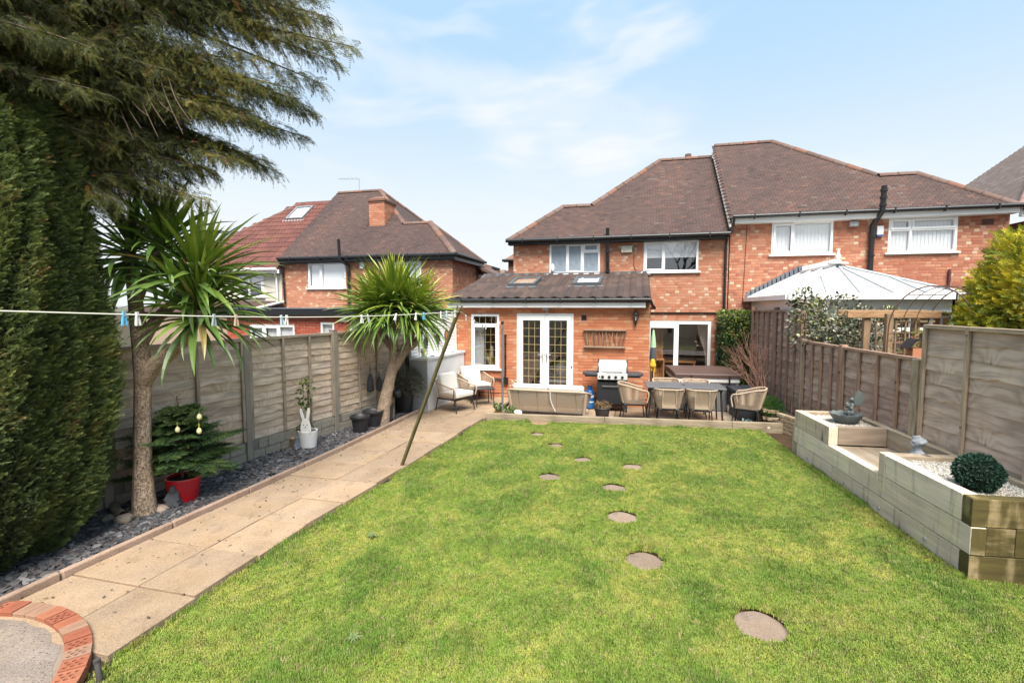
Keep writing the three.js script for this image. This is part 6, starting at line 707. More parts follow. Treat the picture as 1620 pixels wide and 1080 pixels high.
{
  const st = gritty([0.085, 0.09, 0.10], 0.8), stB = gritty([0.16, 0.19, 0.23], 0.8);
  solo('garden_statue', blob([[[0, 0.03, 0], [0, 0.03, 0], 0.085, 0.085], [[0, 0.06, 0], [0, 0.14, -0.01], 0.065, 0.045], [[0, 0.19, 0.01], [0, 0.21, 0.015], 0.038, 0.03], [[-0.04, 0.15, 0.0], [-0.07, 0.09, 0.04], 0.02, 0.016], [[0.04, 0.15, 0], [0.06, 0.08, 0.05], 0.02, 0.016], [[0, 0.22, 0], [0.01, 0.27, -0.03], 0.02, 0.008], [[-0.05, 0.02, 0.05], [-0.06, 0.02, 0.08], 0.025, 0.02], [[0.05, 0.02, 0.05], [0.06, 0.02, 0.08], 0.025, 0.02]], 40, 0.018), st, 'small dark grey seated figure ornament in front of the red pot', 'statue', [-0.66, 0.03, 7.45], 0.5);
  solo('garden_statue', blob([[[0, 0.03, 0], [0, 0.12, 0], 0.055, 0.045], [[0, 0.17, 0.01], [0, 0.18, 0.01], 0.035, 0.03], [[-0.03, 0.2, 0], [-0.04, 0.235, 0], 0.014, 0.008], [[0.03, 0.2, 0], [0.04, 0.235, 0], 0.014, 0.008], [[-0.035, 0.06, 0.04], [-0.03, 0.01, 0.055], 0.02, 0.018], [[0.035, 0.06, 0.04], [0.03, 0.01, 0.055], 0.02, 0.018]], 36, 0.016), stB, 'small blue-grey animal ornament between tree stump and white pot', 'statue', [-0.80, 0.03, 5.13], 0.6);
  const rk = (s, seed, q) => { const g = new THREE.IcosahedronGeometry(s, 3), p = g.attributes.position; for (let i = 0; i < p.count; i++) { const x = p.getX(i), y = p.getY(i), z = p.getZ(i), k = 1 + 0.5 * (n3(x / s * 1.3 + 9, y / s * 1.3 + 9, z / s * 1.3 + 9, seed) - 0.5) + 0.15 * (n3(x / s * 4 + 9, y / s * 4, z / s * 4, seed) - 0.5); p.setXYZ(i, x * k * q, y * k * 0.62, z * k); } g.computeVertexNormals(); return g; };
  solo('rock', rk(0.085, 3, 1.1), gritty([0.27, 0.22, 0.17]), 'rounded brown rock right at the foot of the nearest palm', 'rock', [-0.79, 0.06, 7.92]); solo('rock', rk(0.06, 4, 1.0), gritty([0.25, 0.20, 0.15]), 'smaller upright brown rock left of the rounded one', 'rock', [-0.99, 0.05, 7.93]); solo('rock', rk(0.075, 5, 1.4), gritty([0.42, 0.32, 0.25]), 'flat pinkish stone between the nearest palm and red pot', 'rock', [-0.70, 0.04, 7.58]);
  solo('log', [taperTube([[-0.22, 0.05, 0], [0, 0.055, 0.02], [0.2, 0.06, -0.01]], [0.045, 0.05, 0.04], 10, 9)], barkM, 'short piece of log lying left of the rocks under the hedge', 'log', [-1.05, 0.02, 7.78], -0.5);
  const sm = thing('tree_stump', 'small sawn tree stump standing left of the white pot', 'stump', [-0.93, 0.02, 5.05]); part('bark', lathe([[0.075, 0], [0.068, 0.06], [0.07, 0.15], [0.062, 0.155], [0, 0.155]], 18), mat([0.16, 0.12, 0.09], 0.95, { map: T.bark }), sm); part('cut_face', cyl(0.058, 0.058, 0.012, 0, 0.152, 0), woody([0.50, 0.36, 0.22]), sm);
  const wp = thing('plant_pot', 'white plant pot with a rabbit sign and climbing plant', 'plant pot', [-0.67, 0.02, 5.03]); part('pot', lathe([[0, 0.01], [0.115, 0], [0.122, 0.01], [0.152, 0.285], [0.155, 0.30], [0.143, 0.30], [0.138, 0.26], [0, 0.25]], 30), mat([0.72, 0.72, 0.71], 0.45), wp); part('soil', cyl(0.14, 0.14, 0.02, 0, 0.262, 0), mat([0.05, 0.035, 0.025], 1), wp);
  const tr = thing('climbing_plant', 'thin climbing plant on a dark stake in the white pot', 'plant', [-0.72, 0.28, 5.0]); part('stake', [bar([0.03, -0.05, 0], [0.04, 0.78, -0.02], 0.011, 6), bar([0.08, 0, 0.0], [0.085, 0.55, -0.02], 0.009, 6)], mat([0.05, 0.04, 0.035], 0.8), tr); part('stem', [tube([[-0.08, 0, 0], [-0.1, 0.3, 0], [-0.04, 0.6, 0], [-0.07, 0.85, 0]], 0.006, 16, 5), tube([[0.06, 0.1, 0], [0.1, 0.4, 0.02], [0.05, 0.66, 0]], 0.005, 12, 5)], mat([0.30, 0.22, 0.12], 0.9), tr);
  blobFoliage(tr, 260, broadG, foliage, (r) => { const y = r() < 0.35 ? rr(0.0, 0.1, r) : rr(0.3, 0.88, r), low = y < 0.2; return [[low ? rr(-0.14, 0.13, r) : rr(-0.15, 0.13, r) * (y > 0.45 && y < 0.75 ? 1 : 0.6), y, rr(-0.07, 0.09, r)], [rr(-1, 1, r), 0.4, rr(-1, 1, r)]]; }, [[0.06, 0.12, 0.02], [0.10, 0.17, 0.03], [0.20, 0.24, 0.05]], [0.035, 0.065], 271);
  const rb = thing('rabbit_sign', 'white rabbit-shaped sign with long ears and a painted face stuck in the white pot', 'sign', [-0.62, 0.28, 5.15], 0.35); const sh = new THREE.Shape(); sh.moveTo(-0.03, 0); sh.lineTo(0.03, 0); sh.bezierCurveTo(0.09, 0.0, 0.095, 0.10, 0.07, 0.16); sh.bezierCurveTo(0.06, 0.2, 0.05, 0.22, 0.045, 0.235); sh.bezierCurveTo(0.075, 0.34, 0.08, 0.42, 0.055, 0.43); sh.bezierCurveTo(0.03, 0.43, 0.02, 0.32, 0.015, 0.25); sh.lineTo(-0.015, 0.25); sh.bezierCurveTo(-0.03, 0.34, -0.055, 0.43, -0.075, 0.42); sh.bezierCurveTo(-0.09, 0.41, -0.07, 0.3, -0.045, 0.235); sh.bezierCurveTo(-0.06, 0.2, -0.075, 0.15, -0.075, 0.10); sh.bezierCurveTo(-0.08, 0.04, -0.06, 0, -0.03, 0);
  part('board', new THREE.ExtrudeGeometry(sh, { depth: 0.012, bevelEnabled: true, bevelSize: 0.003, bevelThickness: 0.003, bevelSegments: 1, curveSegments: 10 }), mat([0.78, 0.77, 0.73], 0.6), rb); part('face', [sph(0.008, -0.028, 0.155, 0.016, 1, 1.3, 0.3), sph(0.008, 0.026, 0.155, 0.016, 1, 1.3, 0.3), sph(0.007, 0, 0.125, 0.016, 1.3, 0.8, 0.3), bar([0, 0.12, 0.016], [0.012, 0.105, 0.016], 0.002, 4), bar([0, 0.12, 0.016], [-0.012, 0.105, 0.016], 0.002, 4)], mat([0.10, 0.13, 0.2], 0.6), rb);
  const bp = mat([0.022, 0.022, 0.025], 0.5), pot = (l, p, rt, h, rim = 0.02) => { const t = thing('plant_pot', l, 'plant pot', p); part('pot', lathe([[0, 0.01], [rt * 0.68, 0], [rt * 0.70, 0.01], [rt * 0.92, h - 0.07], [rt * 0.92, h - 0.065], [rt + rim * 0.6, h - 0.055], [rt + rim * 0.8, h - 0.01], [rt + rim * 0.5, h], [rt * 0.92, h], [rt * 0.88, h - 0.07], [0, h - 0.08]], 30), bp, t); part('soil', cyl(rt * 0.86, rt * 0.86, 0.02, 0, h - 0.075, 0), mat([0.06, 0.045, 0.035], 1), t); return t; };
  pot('front black plastic pot with a rolled rim, empty of plants', [-0.36, 0.02, 3.98], 0.165, 0.33); pot('middle black plastic pot half hidden behind the front one', [-0.36, 0.02, 3.52], 0.19, 0.33); const p3 = pot('tall slim black pot in front of the middle palm trunk', [-0.19, 0.02, 3.25], 0.115, 0.40, 0.01); part('stick', bar([0.05, 0.3, 0], [0.09, 0.50, 0.02], 0.014, 6), woody([0.42, 0.20, 0.09]), p3);
  const sq = thing('plant_pot', 'tall square black planter by the end of the white wall', 'plant pot', [-0.33, 0.02, 2.24]); const cg = new THREE.CylinderGeometry(0.245, 0.17, 0.5, 4, 1).rotateY(Math.PI / 4 + 0.2).translate(0, 0.25, 0); part('pot', [cg, new THREE.CylinderGeometry(0.262, 0.258, 0.03, 4, 1).rotateY(Math.PI / 4 + 0.2).translate(0, 0.50, 0)], bp, sq);
  const lv = thing('lavender_shrub', 'grey-green bushy shrub growing in the tall square black planter', 'shrub', [-0.33, 0.5, 2.24]); part('stem', Array.from({ length: 14 }, (_, i) => taperTube([[0, 0, 0], [0.15 * Math.cos(i * 2.4), 0.2, 0.15 * Math.sin(i * 2.4)], [0.3 * Math.cos(i * 2.4), 0.35 + 0.01 * i, 0.3 * Math.sin(i * 2.4)]], [0.01, 0.004], 6, 4)), mat([0.24, 0.19, 0.15], 0.9), lv);
  blobFoliage(lv, 1500, sprigG(51, 9, 0.22, 0.05, 0.0, 1), foliage, ell(0.03, 0.22, 0, 0.36, 0.25, 0.32, 0.3, 2.5, 4, 0.7), [[0.10, 0.12, 0.075], [0.16, 0.18, 0.115], [0.23, 0.24, 0.16], [0.20, 0.15, 0.11]], [0.07, 0.14], 272, (p) => 0.1); const rq = rng(4); blobFoliage(lv, 160, broadG, foliage, ell(0.38, 0.12, 0.12, 0.14, 0.24, 0.12, 0.3, 2, 4, 0.9), [[0.2, 0.22, 0.17], [0.26, 0.28, 0.22]], [0.04, 0.07], 273);
  const hg = thing('hanging_bags', 'pair of black garden bags hanging on the fence left of the middle palm', 'bags', [-0.62, 0.62, 3.15]); for (const [x, h, s] of [[0, 0.45, 1], [0.12, 0.36, 0.9]]) part('bag', [lathe([[0, 0], [0.07 * s, 0.03], [0.06 * s, h * 0.55], [0.03 * s, h * 0.8], [0.03 * s, h * 0.82], [0, h * 0.84]], 12, x, 0, -x * 1.1), tube([[x - 0.02, h * 0.8, -x * 1.1], [x, h * 1.15, -x * 1.1], [x + 0.02, h * 0.8, -x * 1.1]], 0.006, 10, 4)], mat([0.03, 0.032, 0.036], 0.8), hg);
  const bl = thing('ball_lamp', 'black ball lamp on a grey post right of the middle palm trunk', 'lamp', [-0.24, 0, 2.78]); part('ball', sph(0.095, 0.03, 0.55, 0.05), phys([0.016, 0.016, 0.017], 0.3), bl); part('post', uvm(rbox(0.07, 0.9, 0.07, 0.01, -0.1, 0.45, 0)), greyPost, bl); part('bracket', bar([-0.08, 0.55, 0.03], [-0.03, 0.55, 0.04], 0.015), X.black, bl);
}
{ // white wall, slatted screen and what stands on them
  const w = thing('low_wall', 'low white rendered wall with a grey end beside the rattan chairs', 'wall', [0, 0, 1]); const g = new THREE.Shape(); g.moveTo(0.10, -1.0); g.lineTo(0.25, 0.96); g.lineTo(-0.28, 0.96); g.lineTo(-0.28, -1.0); g.closePath(); part('wall', uvm(new THREE.ExtrudeGeometry(g, { depth: 1.16, bevelEnabled: false }).rotateX(-Math.PI / 2)), X.whiteRender, w); part('end_face', uvm(box(0.39, 1.16, 0.02, -0.09, 0.58, 1.012)), X.greyRender, w); part('coping', (() => { const s = new THREE.Shape(); s.moveTo(0.125, -1.03); s.lineTo(0.275, 0.97); s.lineTo(-0.29, 0.97); s.lineTo(-0.30, -1.03); s.closePath(); return uvm(new THREE.ExtrudeGeometry(s, { depth: 0.045, bevelEnabled: true, bevelSize: 0.004, bevelThickness: 0.004, bevelSegments: 1 }).rotateX(-Math.PI / 2).translate(0, 1.16, 0)); })(), X.whiteRender, w);
  part('inset_light', [0.6, 0.1, -0.45].map((z, i) => cyl(0.05, 0.05, 0.012, 0.05 + i * 0.045, 1.216, z, 0, 0, 0, 18)), X.darkGrey, w); part('wall_tap', [cyl(0.035, 0.035, 0.03, 0.19, 0.66, 0.0, 0, 0, Math.PI / 2), bar([0.2, 0.66, 0], [0.24, 0.63, 0], 0.014)], X.lead2, w);
  const s = thing('slat_screen', 'white horizontal slat screen above the low white wall', 'screen', [-0.36, 0, 1.85], 101.0 * D - 0); s.rotation.y = Math.PI / 2 - 0.19; for (let i = 0; i < 13; i++) part('slat', uvm(box(1.85, 0.062, 0.018, 0.93, 1.25 + i * 0.072, rr(-0.002, 0.002))), X.upvcOld, s); for (const x of [0.03, 0.93, 1.83]) part('post', box(0.06, 2.2, 0.05, x, 1.1, -0.04), x < 0.1 ? X.greyRender : X.upvcOld, s); part('backing', box(1.8, 0.98, 0.012, 0.93, 1.66, -0.022), X.lead2, s); part('post', box(0.06, 2.05, 0.06, -0.10, 1.02, -0.03), X.darkGrey, s, 'dark post');
  for (const [t, y, l, m] of [[0.55, 1.49, 'oval mirror nearest the fence, with a dark crossed face', phys([0.10, 0.11, 0.12], 0.1, { metalness: 0.8 })], [1.05, 1.55, 'middle oval mirror reflecting the white wall', phys([0.82, 0.84, 0.86], 0.05, { metalness: 1 })], [1.45, 1.62, 'oval wall mirror nearest the house, with a rusty orange face', mat([0.42, 0.16, 0.07], 0.5)]]) { const o = thing('oval_mirror', l + ', on the white slat screen', 'mirror', [-0.36 + t * 0.19 + 0.014, y, 1.85 - t * 0.98], Math.PI / 2 - 0.19, 'oval mirrors on the slat screen'); const e = new THREE.TorusGeometry(0.1, 0.012, 8, 28); e.scale(0.82, 1.35, 1); part('frame', e, X.black, o); const f = new THREE.CircleGeometry(0.098, 28); f.scale(0.82, 1.35, 1); part('glass', f.translate(0, 0, -0.002), m, o); part('cord', bar([0, 0.13, 0], [0, 0.42, 0], 0.004, 4), X.lead2, o); }
  const v = thing('bust_ornament', 'small cream head-shaped vase standing on the end of the white wall', 'vase', [-0.06, 1.205, 1.85]); part('vase', lathe([[0, 0], [0.05, 0], [0.055, 0.02], [0.03, 0.05], [0.045, 0.09], [0.06, 0.14], [0.055, 0.19], [0.042, 0.2], [0, 0.195]], 16), mat([0.58, 0.48, 0.34], 0.8), v);
  solo('downpipe', [bar([0.03, 0.0, 0.06], [0.03, 2.3, 0.06], 0.02, 10)], X.upvc, 'thin white pipe at the left corner of the brick extension', 'pipe');
}

// ================================================================ PATIO FURNITURE
// an open tub of rope: plan is a U, open at +z; returns the points of the rim from one front end round the back to the other
function uPlan(w, d, r, n = 30) { const pts = [], hw = w / 2, zb = -d / 2, zf = d / 2, seg = [[zf - (zb + r), 0], [Math.PI * r / 2, 1], [w - 2 * r, 2], [Math.PI * r / 2, 3], [zf - (zb + r), 4]], tot = seg.reduce((a, s) => a + s[0], 0); for (let i = 0; i <= n; i++) { let q = tot * i / n, k = 0; while (k < 4 && q > seg[k][0]) q -= seg[k++][0]; const f = seg[k][0] ? q / seg[k][0] : 0; pts.push(k === 0 ? [-hw, mix(zf, zb + r, f)] : k === 1 ? [-hw + r - r * Math.cos(f * Math.PI / 2), zb + r - r * Math.sin(f * Math.PI / 2)] : k === 2 ? [mix(-hw + r, hw - r, f), zb] : k === 3 ? [hw - r + r * Math.sin(f * Math.PI / 2), zb + r - r * Math.cos(f * Math.PI / 2)] : [hw, mix(zb + r, zf, f)]); } return pts; }
function ropeChair(name, label, cat, { w, d, seat, back, arm, top = 1, base = 0.86, strands = 64, cushion = false, group, flat = false }) {
  const c = thing(name, label, cat, [0, 0, 0], 0, group), n = strands, T0 = uPlan(w, d, w * 0.3, n), B0 = uPlan(w * base, d * 0.82, w * 0.26, n), hgt = (p) => mix(arm, back, ss(d * 0.42, -d * 0.42, p[1]));
  const topP = T0.map((p) => [p[0], hgt(p), p[1] - 0.04 * ss(d * 0.3, -d * 0.5, p[1])]), botP = B0.map((p) => [p[0], seat - 0.06, p[1]]);
  const rim = [[topP[0][0] * 0.97, seat - 0.02, topP[0][2] - 0.01], [topP[0][0], arm - 0.06, topP[0][2] + 0.015], ...topP.slice(1, -1), [topP[n][0], arm - 0.06, topP[n][2] + 0.015], [topP[n][0] * 0.97, seat - 0.02, topP[n][2] - 0.01]];
  part('rim', [tube(rim, 0.015, 70, 7)], X.rope, c); part('base_rail', tube(botP, 0.011, 50, 6), X.frame, c);
  const l = []; for (let i = 1; i < n; i++) { l.push(bar(botP[i], topP[i], 0.0062, 4)); } part('woven_rope', l, X.rope, c);
  if (flat) { const z = -d / 2 - 0.012, k = []; for (let i = 0; i < 24; i++) { const y = mix(seat - 0.03, back - 0.03, i / 23); k.push(box(w * 0.46, 0.011, 0.012, 0, y, z + 0.045 - 0.04 * ss(seat, back, y))); } part('woven_rope', k, X.ropeDark, c); part('woven_rope', [-0.23, 0.23].map((s) => bar([s * w, seat - 0.05, -d * 0.41], [s * w, back, -d / 2 - 0.05], 0.012, 6)), X.rope, c); }
  const lw = w * base / 2 - 0.03, ld = d * 0.4; part('seat', [rbox(w * base - 0.03, 0.035, d * 0.86, 0.012, 0, seat - 0.075, 0.02)], X.frame, c);
  for (const [a, b] of [[-1, -1], [1, -1], [-1, 1], [1, 1]]) part('leg', [bar([a * lw, seat - 0.07, b * ld + 0.02], [a * (lw + 0.03), 0, b * (ld + 0.05) + 0.02], 0.013, 8)], X.frame, c);
  if (cushion) { part('arm_post', [-1, 1].map((s) => bar([s * w * 0.49, seat - 0.06, d * 0.46], [s * w * 0.5, arm - 0.02, d * 0.46], 0.012, 6)), X.frame, c); part('seat_cushion', rbox(w * 0.8, 0.12, d * 0.86, 0.04, 0, seat + 0.02, 0.05, 0, 0, 0, 3), X.cushion, c); part('back_cushion', rbox(w * 0.74, 0.42, 0.15, 0.06, 0, seat + 0.26, -d * 0.30, -0.22, 0, 0, 3), X.cushion, c); }
  return c;
}
{
  const a = ropeChair('rope_armchair', 'beige rope armchair with cushions nearest the leaning prop, in front of the side table', 'armchair', { w: 0.70, d: 0.66, seat: 0.36, back: 0.66, arm: 0.55, cushion: true, strands: 56, group: 'cushioned rope armchairs' }); a.position.set(0.62, 0.03, 1.72); a.rotation.y = 68 * D;
  copyOf(a, 'beige rope armchair with cushions pushed into the corner under the leaded window', [0.66, 0.03, 0.42], 48 * D);
  const t = thing('side_table', 'low dark square side table between the two rope armchairs', 'table', [1.06, 0.03, 1.02], 0.6); part('tabletop', rbox(0.46, 0.025, 0.46, 0.008, 0, 0.40, 0), X.darkGrey, t); for (const [p, q] of [[-1, -1], [1, -1], [-1, 1], [1, 1]]) part('leg', bar([p * 0.19, 0.39, q * 0.19], [p * 0.21, 0, q * 0.21], 0.012, 8), X.frame, t);
  // two-seat sofa, its back to the lawn
  const s = thing('rope_sofa', 'two-seat rope sofa with its slatted beige back turned to the lawn', 'sofa', [2.72, -0.05, 1.38], Math.PI - 0.03), W = 1.72, bh = 0.60, n = 78, l = [];
  for (let i = 0; i <= n; i++) { const t2 = i / n, x = (t2 - 0.5) * W * 0.93; l.push(bar([x * 0.95, 0.14, -0.30], [x, bh, -0.43], 0.0085, 4)); } part('woven_rope', l, X.ropeDark, s);
  for (const q of [-1, 1]) { const k = []; for (let i = 0; i < 24; i++) { const z = mix(-0.30, 0.36, i / 23); k.push(bar([q * W * 0.46, 0.20, z], [q * W * 0.5, mix(bh - 0.02, 0.46, i / 23), z * 1.05], 0.007, 4)); } part('woven_rope', k, X.rope, s); }
  part('rim', tube([[-W / 2, 0.42, 0.40], [-W / 2, bh - 0.03, -0.28], [-W / 2 + 0.06, bh + 0.01, -0.43], [0, bh + 0.01, -0.44], [W / 2 - 0.06, bh + 0.01, -0.43], [W / 2, bh - 0.03, -0.28], [W / 2, 0.42, 0.40]], 0.02, 60, 8), X.rope, s); part('rim', [-1, 1].map((q) => tube([[q * W * 0.455, 0.12, -0.31], [q * W * 0.485, bh, -0.435]], 0.035, 4, 8)), X.rope, s);
  part('frame', [...[-0.36, -0.12, 0.12, 0.36].map((t2) => box(0.022, 0.52, 0.022, t2 * W, 0.34, -0.335, -0.27)), bar([-W * 0.45, 0.13, -0.3], [W * 0.45, 0.13, -0.3], 0.014), bar([-W * 0.45, 0.2, 0.34], [W * 0.45, 0.2, 0.34], 0.014)], X.frame, s); part('strap', taperTube([[-0.09, bh, -0.46], [-0.10, 0.42, -0.44], [-0.16, 0.24, -0.40], [-0.19, 0.18, -0.38]], [0.012, 0.012], 12, 5), X.cushion, s);
  for (const q of [-1, 1]) { part('seat_cushion', rbox(W * 0.44, 0.14, 0.62, 0.05, q * W * 0.225, 0.30, 0.06, 0, 0, 0, 3), X.cushion, s); part('back_cushion', rbox(W * 0.45, 0.44, 0.16, 0.06, q * W * 0.225, 0.50, -0.22, -0.22, 0, 0, 3), X.cushion, s); part('leg', [bar([q * W * 0.42, 0.14, -0.28], [q * W * 0.43, 0, -0.30], 0.016, 8)], X.frame, s); part('leg', [bar([q * W * 0.42, 0.2, 0.33], [q * W * 0.43, 0, 0.36], 0.016, 8)], X.frame, s); }
  // dining set
  const tb = thing('dining_table', 'long dark grey metal dining table with splayed legs', 'table', [5.5, -0.05, 1.24], 0.03); part('tabletop', rbox(1.54, 0.032, 0.72, 0.008, 0, 0.745, 0), mat([0.10, 0.105, 0.115], 0.45), tb); part('frame', [box(1.40, 0.045, 0.03, 0, 0.715, 0.29), box(1.40, 0.045, 0.03, 0, 0.715, -0.29), box(0.03, 0.045, 0.6, 0.69, 0.715, 0), box(0.03, 0.045, 0.6, -0.69, 0.715, 0), bar([-0.7, 0.25, 0], [0.7, 0.25, 0], 0.012)], X.frame, tb); for (const [p, q] of [[-1, -1], [1, -1], [-1, 1], [1, 1]]) part('leg', bar([p * 0.67, 0.73, q * 0.28], [p * 0.72, 0, q * 0.31], 0.021, 8, 0.016), X.frame, tb); part('parasol_hole', cyl(0.03, 0.03, 0.006, 0, 0.764, 0, 0, 0, 0, 16), X.black, tb);
  const dc = ropeChair('dining_chair', 'rope dining chair, left of the two seen from behind', 'chair', { w: 0.56, d: 0.52, seat: 0.43, back: 0.77, arm: 0.66, base: 0.74, strands: 60, flat: true, group: 'rope dining chairs round the table' }); dc.position.set(5.17, -0.05, 1.70); dc.rotation.y = Math.PI + 0.02;
  copyOf(dc, 'rope dining chair, right of the two seen from behind', [5.79, -0.05, 1.66], Math.PI - 0.03); copyOf(dc, 'rope dining chair across the table, left one before the hot tub', [5.19, -0.05, 0.70], 0.05); copyOf(dc, 'rope dining chair across the table, right one before the hot tub', [5.80, -0.05, 0.68], -0.04);
  copyOf(dc, 'rope dining chair at the left table end beside the barbecue', [4.48, -0.05, 1.34], Math.PI / 2 + 0.15); copyOf(dc, 'rope dining chair at the right table end before the storage chest', [6.72, -0.05, 1.38], -Math.PI / 2 - 0.35);
  const bx = thing('storage_chest', 'dark grey lidded storage chest beside the hot tub', 'storage box', [6.84, -0.05, 0.42], 0.10); const cm = mat([0.045, 0.05, 0.06], 0.55); part('body', [rbox(0.50, 0.52, 0.98, 0.015, 0, 0.27, 0), ...Array.from({ length: 4 }, (_, i) => box(0.505, 0.008, 0.985, 0, 0.1 + i * 0.12, 0))], cm, bx); part('lid', rbox(0.54, 0.07, 1.02, 0.018, 0, 0.575, 0), cm, bx); part('handle', box(0.02, 0.03, 0.2, -0.27, 0.48, -0.25), X.black, bx);
  // hot tub
  const h = thing('hot_tub', 'square hot tub with grey slatted sides and a padded brown cover', 'hot tub', [6.06, -0.05, -0.68], 0.08), gs = mat([0.17, 0.165, 0.16], 0.7); part('shell', rbox(1.40, 0.15, 1.60, 0.05, 0, 0.715, 0, 0, 0, 0, 3), mat([0.66, 0.65, 0.62], 0.4), h); part('cabinet', box(1.28, 0.64, 1.48, 0, 0.32, 0), mat([0.1, 0.1, 0.1], 0.8), h); for (let i = 0; i < 26; i++) part('slat', box(0.046, 0.66, 0.014, -0.625 + i * 0.05, 0.35, 0.745), gs, h); for (const q of [-1, 1]) for (let i = 0; i < 29; i++) part('slat', box(0.014, 0.66, 0.046, q * 0.645, 0.35, -0.70 + i * 0.05), gs, h); for (const [p, q] of [[-1, 1], [1, 1]]) part('corner_post', rbox(0.07, 0.66, 0.07, 0.02, p * 0.64, 0.35, q * 0.735), mat([0.22, 0.215, 0.21], 0.6), h);
  const cv = mat([0.085, 0.050, 0.042], 0.5, { bumpMap: T.gritB, bumpScale: 0.002 }); part('cover', [rbox(1.46, 0.085, 0.82, 0.03, 0, 0.835, 0.415, 0.04, 0, 0, 3), rbox(1.46, 0.085, 0.82, 0.03, 0, 0.835, -0.415, -0.04, 0, 0, 3), box(1.44, 0.05, 0.012, 0, 0.79, 0.815), box(0.012, 0.05, 1.6, -0.725, 0.79, 0), box(0.012, 0.05, 1.6, 0.725, 0.79, 0)], cv, h); part('strap', [box(0.035, 0.36, 0.008, -0.36, 0.64, 0.828), box(0.05, 0.05, 0.02, -0.36, 0.46, 0.83), box(0.035, 0.36, 0.008, 0.46, 0.64, 0.828), box(0.05, 0.05, 0.02, 0.46, 0.46, 0.83)], X.black, h);
  // barbecue and gas bottle
  const b = thing('barbecue', 'four-burner gas barbecue with a silver hood and black side shelves', 'barbecue', [4.02, -0.05, 0.48], 0.02), bl = mat([0.018, 0.019, 0.022], 0.42), si = mat([0.66, 0.65, 0.62], 0.35, { metalness: 0.55 });
  const hood = (x, w, m, nm) => { const s2 = new THREE.Shape(); s2.moveTo(-0.25, 0); s2.lineTo(0.25, 0); s2.lineTo(0.24, 0.06); s2.bezierCurveTo(0.22, 0.2, 0.14, 0.27, 0.0, 0.27); s2.lineTo(-0.25, 0.24); s2.closePath(); const g = new THREE.ExtrudeGeometry(s2, { depth: w, bevelEnabled: true, bevelSize: 0.004, bevelThickness: 0.004, bevelSegments: 1, curveSegments: 10 }); g.rotateY(-Math.PI / 2); g.translate(x + w, 0.90, 0); return part(nm, g, m, b); }; hood(-0.30, 0.60, si, 'hood'); hood(-0.325, 0.02, bl, 'hood_end'); hood(0.305, 0.02, bl, 'hood_end'); part('hood_handle', [bar([-0.22, 0.945, 0.285], [0.22, 0.945, 0.285], 0.012, 8)], si, b);
  part('control_panel', rbox(0.66, 0.145, 0.03, 0.008, 0, 0.815, 0.27, -0.12), si, b); for (let i = 0; i < 4; i++) part('knob', [cyl(0.03, 0.034, 0.03, -0.215 + i * 0.145, 0.805, 0.30, Math.PI / 2 - 0.12, 0, 0, 16), box(0.012, 0.05, 0.02, -0.215 + i * 0.145, 0.805, 0.32)], X.black, b); part('igniter', cyl(0.012, 0.012, 0.02, -0.28, 0.81, 0.295, Math.PI / 2, 0, 0, 10), X.black, b);
  for (const q of [-1, 1]) { const s2 = new THREE.Shape(); s2.moveTo(0, -0.24); s2.lineTo(0.20, -0.24); s2.bezierCurveTo(0.33, -0.2, 0.34, 0.0, 0.33, 0.12); s2.bezierCurveTo(0.30, 0.25, 0.2, 0.27, 0, 0.27); s2.closePath(); const g = new THREE.ExtrudeGeometry(s2, { depth: 0.03, bevelEnabled: true, bevelSize: 0.008, bevelThickness: 0.008, bevelSegments: 2 }); g.rotateX(Math.PI / 2); if (q < 0) g.rotateZ(Math.PI), g.translate(0, -0.03, 0); g.translate(q * 0.34, 0.87, 0); part('side_shelf', [g, box(0.28, 0.06, 0.02, q * 0.48, 0.82, 0.2)], mat([0.05, 0.053, 0.062], 0.5), b); }
  part('firebox', [box(0.62, 0.16, 0.46, 0, 0.80, 0)], bl, b); part('cabinet', [rbox(0.62, 0.50, 0.02, 0.006, 0, 0.43, 0.22), box(0.02, 0.62, 0.44, -0.31, 0.42, 0), box(0.02, 0.62, 0.44, 0.31, 0.42, 0), box(0.62, 0.02, 0.44, 0, 0.18, 0), box(0.62, 0.62, 0.01, 0, 0.42, -0.21)], bl, b); part('door_handle', [rbox(0.46, 0.045, 0.03, 0.01, 0, 0.58, 0.245)], mat([0.06, 0.06, 0.06], 0.4), b); for (const [p, q] of [[-1, 1], [1, 1], [-1, -1], [1, -1]]) part('leg', box(0.035, 0.74, 0.035, p * 0.315, 0.37, q * 0.215), bl, b); part('wheel', cyl(0.06, 0.06, 0.03, -0.35, 0.06, -0.2, 0, 0, Math.PI / 2, 18), X.black, b);
  const gb = thing('gas_bottle', 'blue gas bottle with white label patches beside the barbecue', 'gas bottle', [3.50, -0.05, 0.42]); const bm = mat([0.012, 0.11, 0.33], 0.4); part('body', lathe([[0, 0], [0.10, 0], [0.105, 0.02], [0.115, 0.05], [0.115, 0.36], [0.10, 0.42], [0.06, 0.455], [0.05, 0.46], [0, 0.465]], 26), bm, gb); part('collar', lathe([[0.05, 0.45], [0.06, 0.46], [0.062, 0.53], [0.055, 0.53], [0.052, 0.47]], 20), bm, gb); part('valve', [cyl(0.02, 0.02, 0.06, 0, 0.49, 0), bar([0, 0.5, 0], [0.06, 0.51, 0.02], 0.012)], X.brass, gb); part('label', [0.30, 0.17].map((y) => new THREE.CylinderGeometry(0.1165, 0.1165, y > 0.2 ? 0.055 : 0.03, 20, 1, true, -0.75, 1.9).translate(0, y, 0)), mat([0.55, 0.66, 0.75], 0.5), gb); part('hose', tube([[0.06, 0.46, 0.02], [0.14, 0.4, 0.06], [0.2, 0.55, 0.04], [0.24, 0.74, 0.0]], 0.009, 16, 5), mat([0.35, 0.12, 0.03], 0.6), gb);
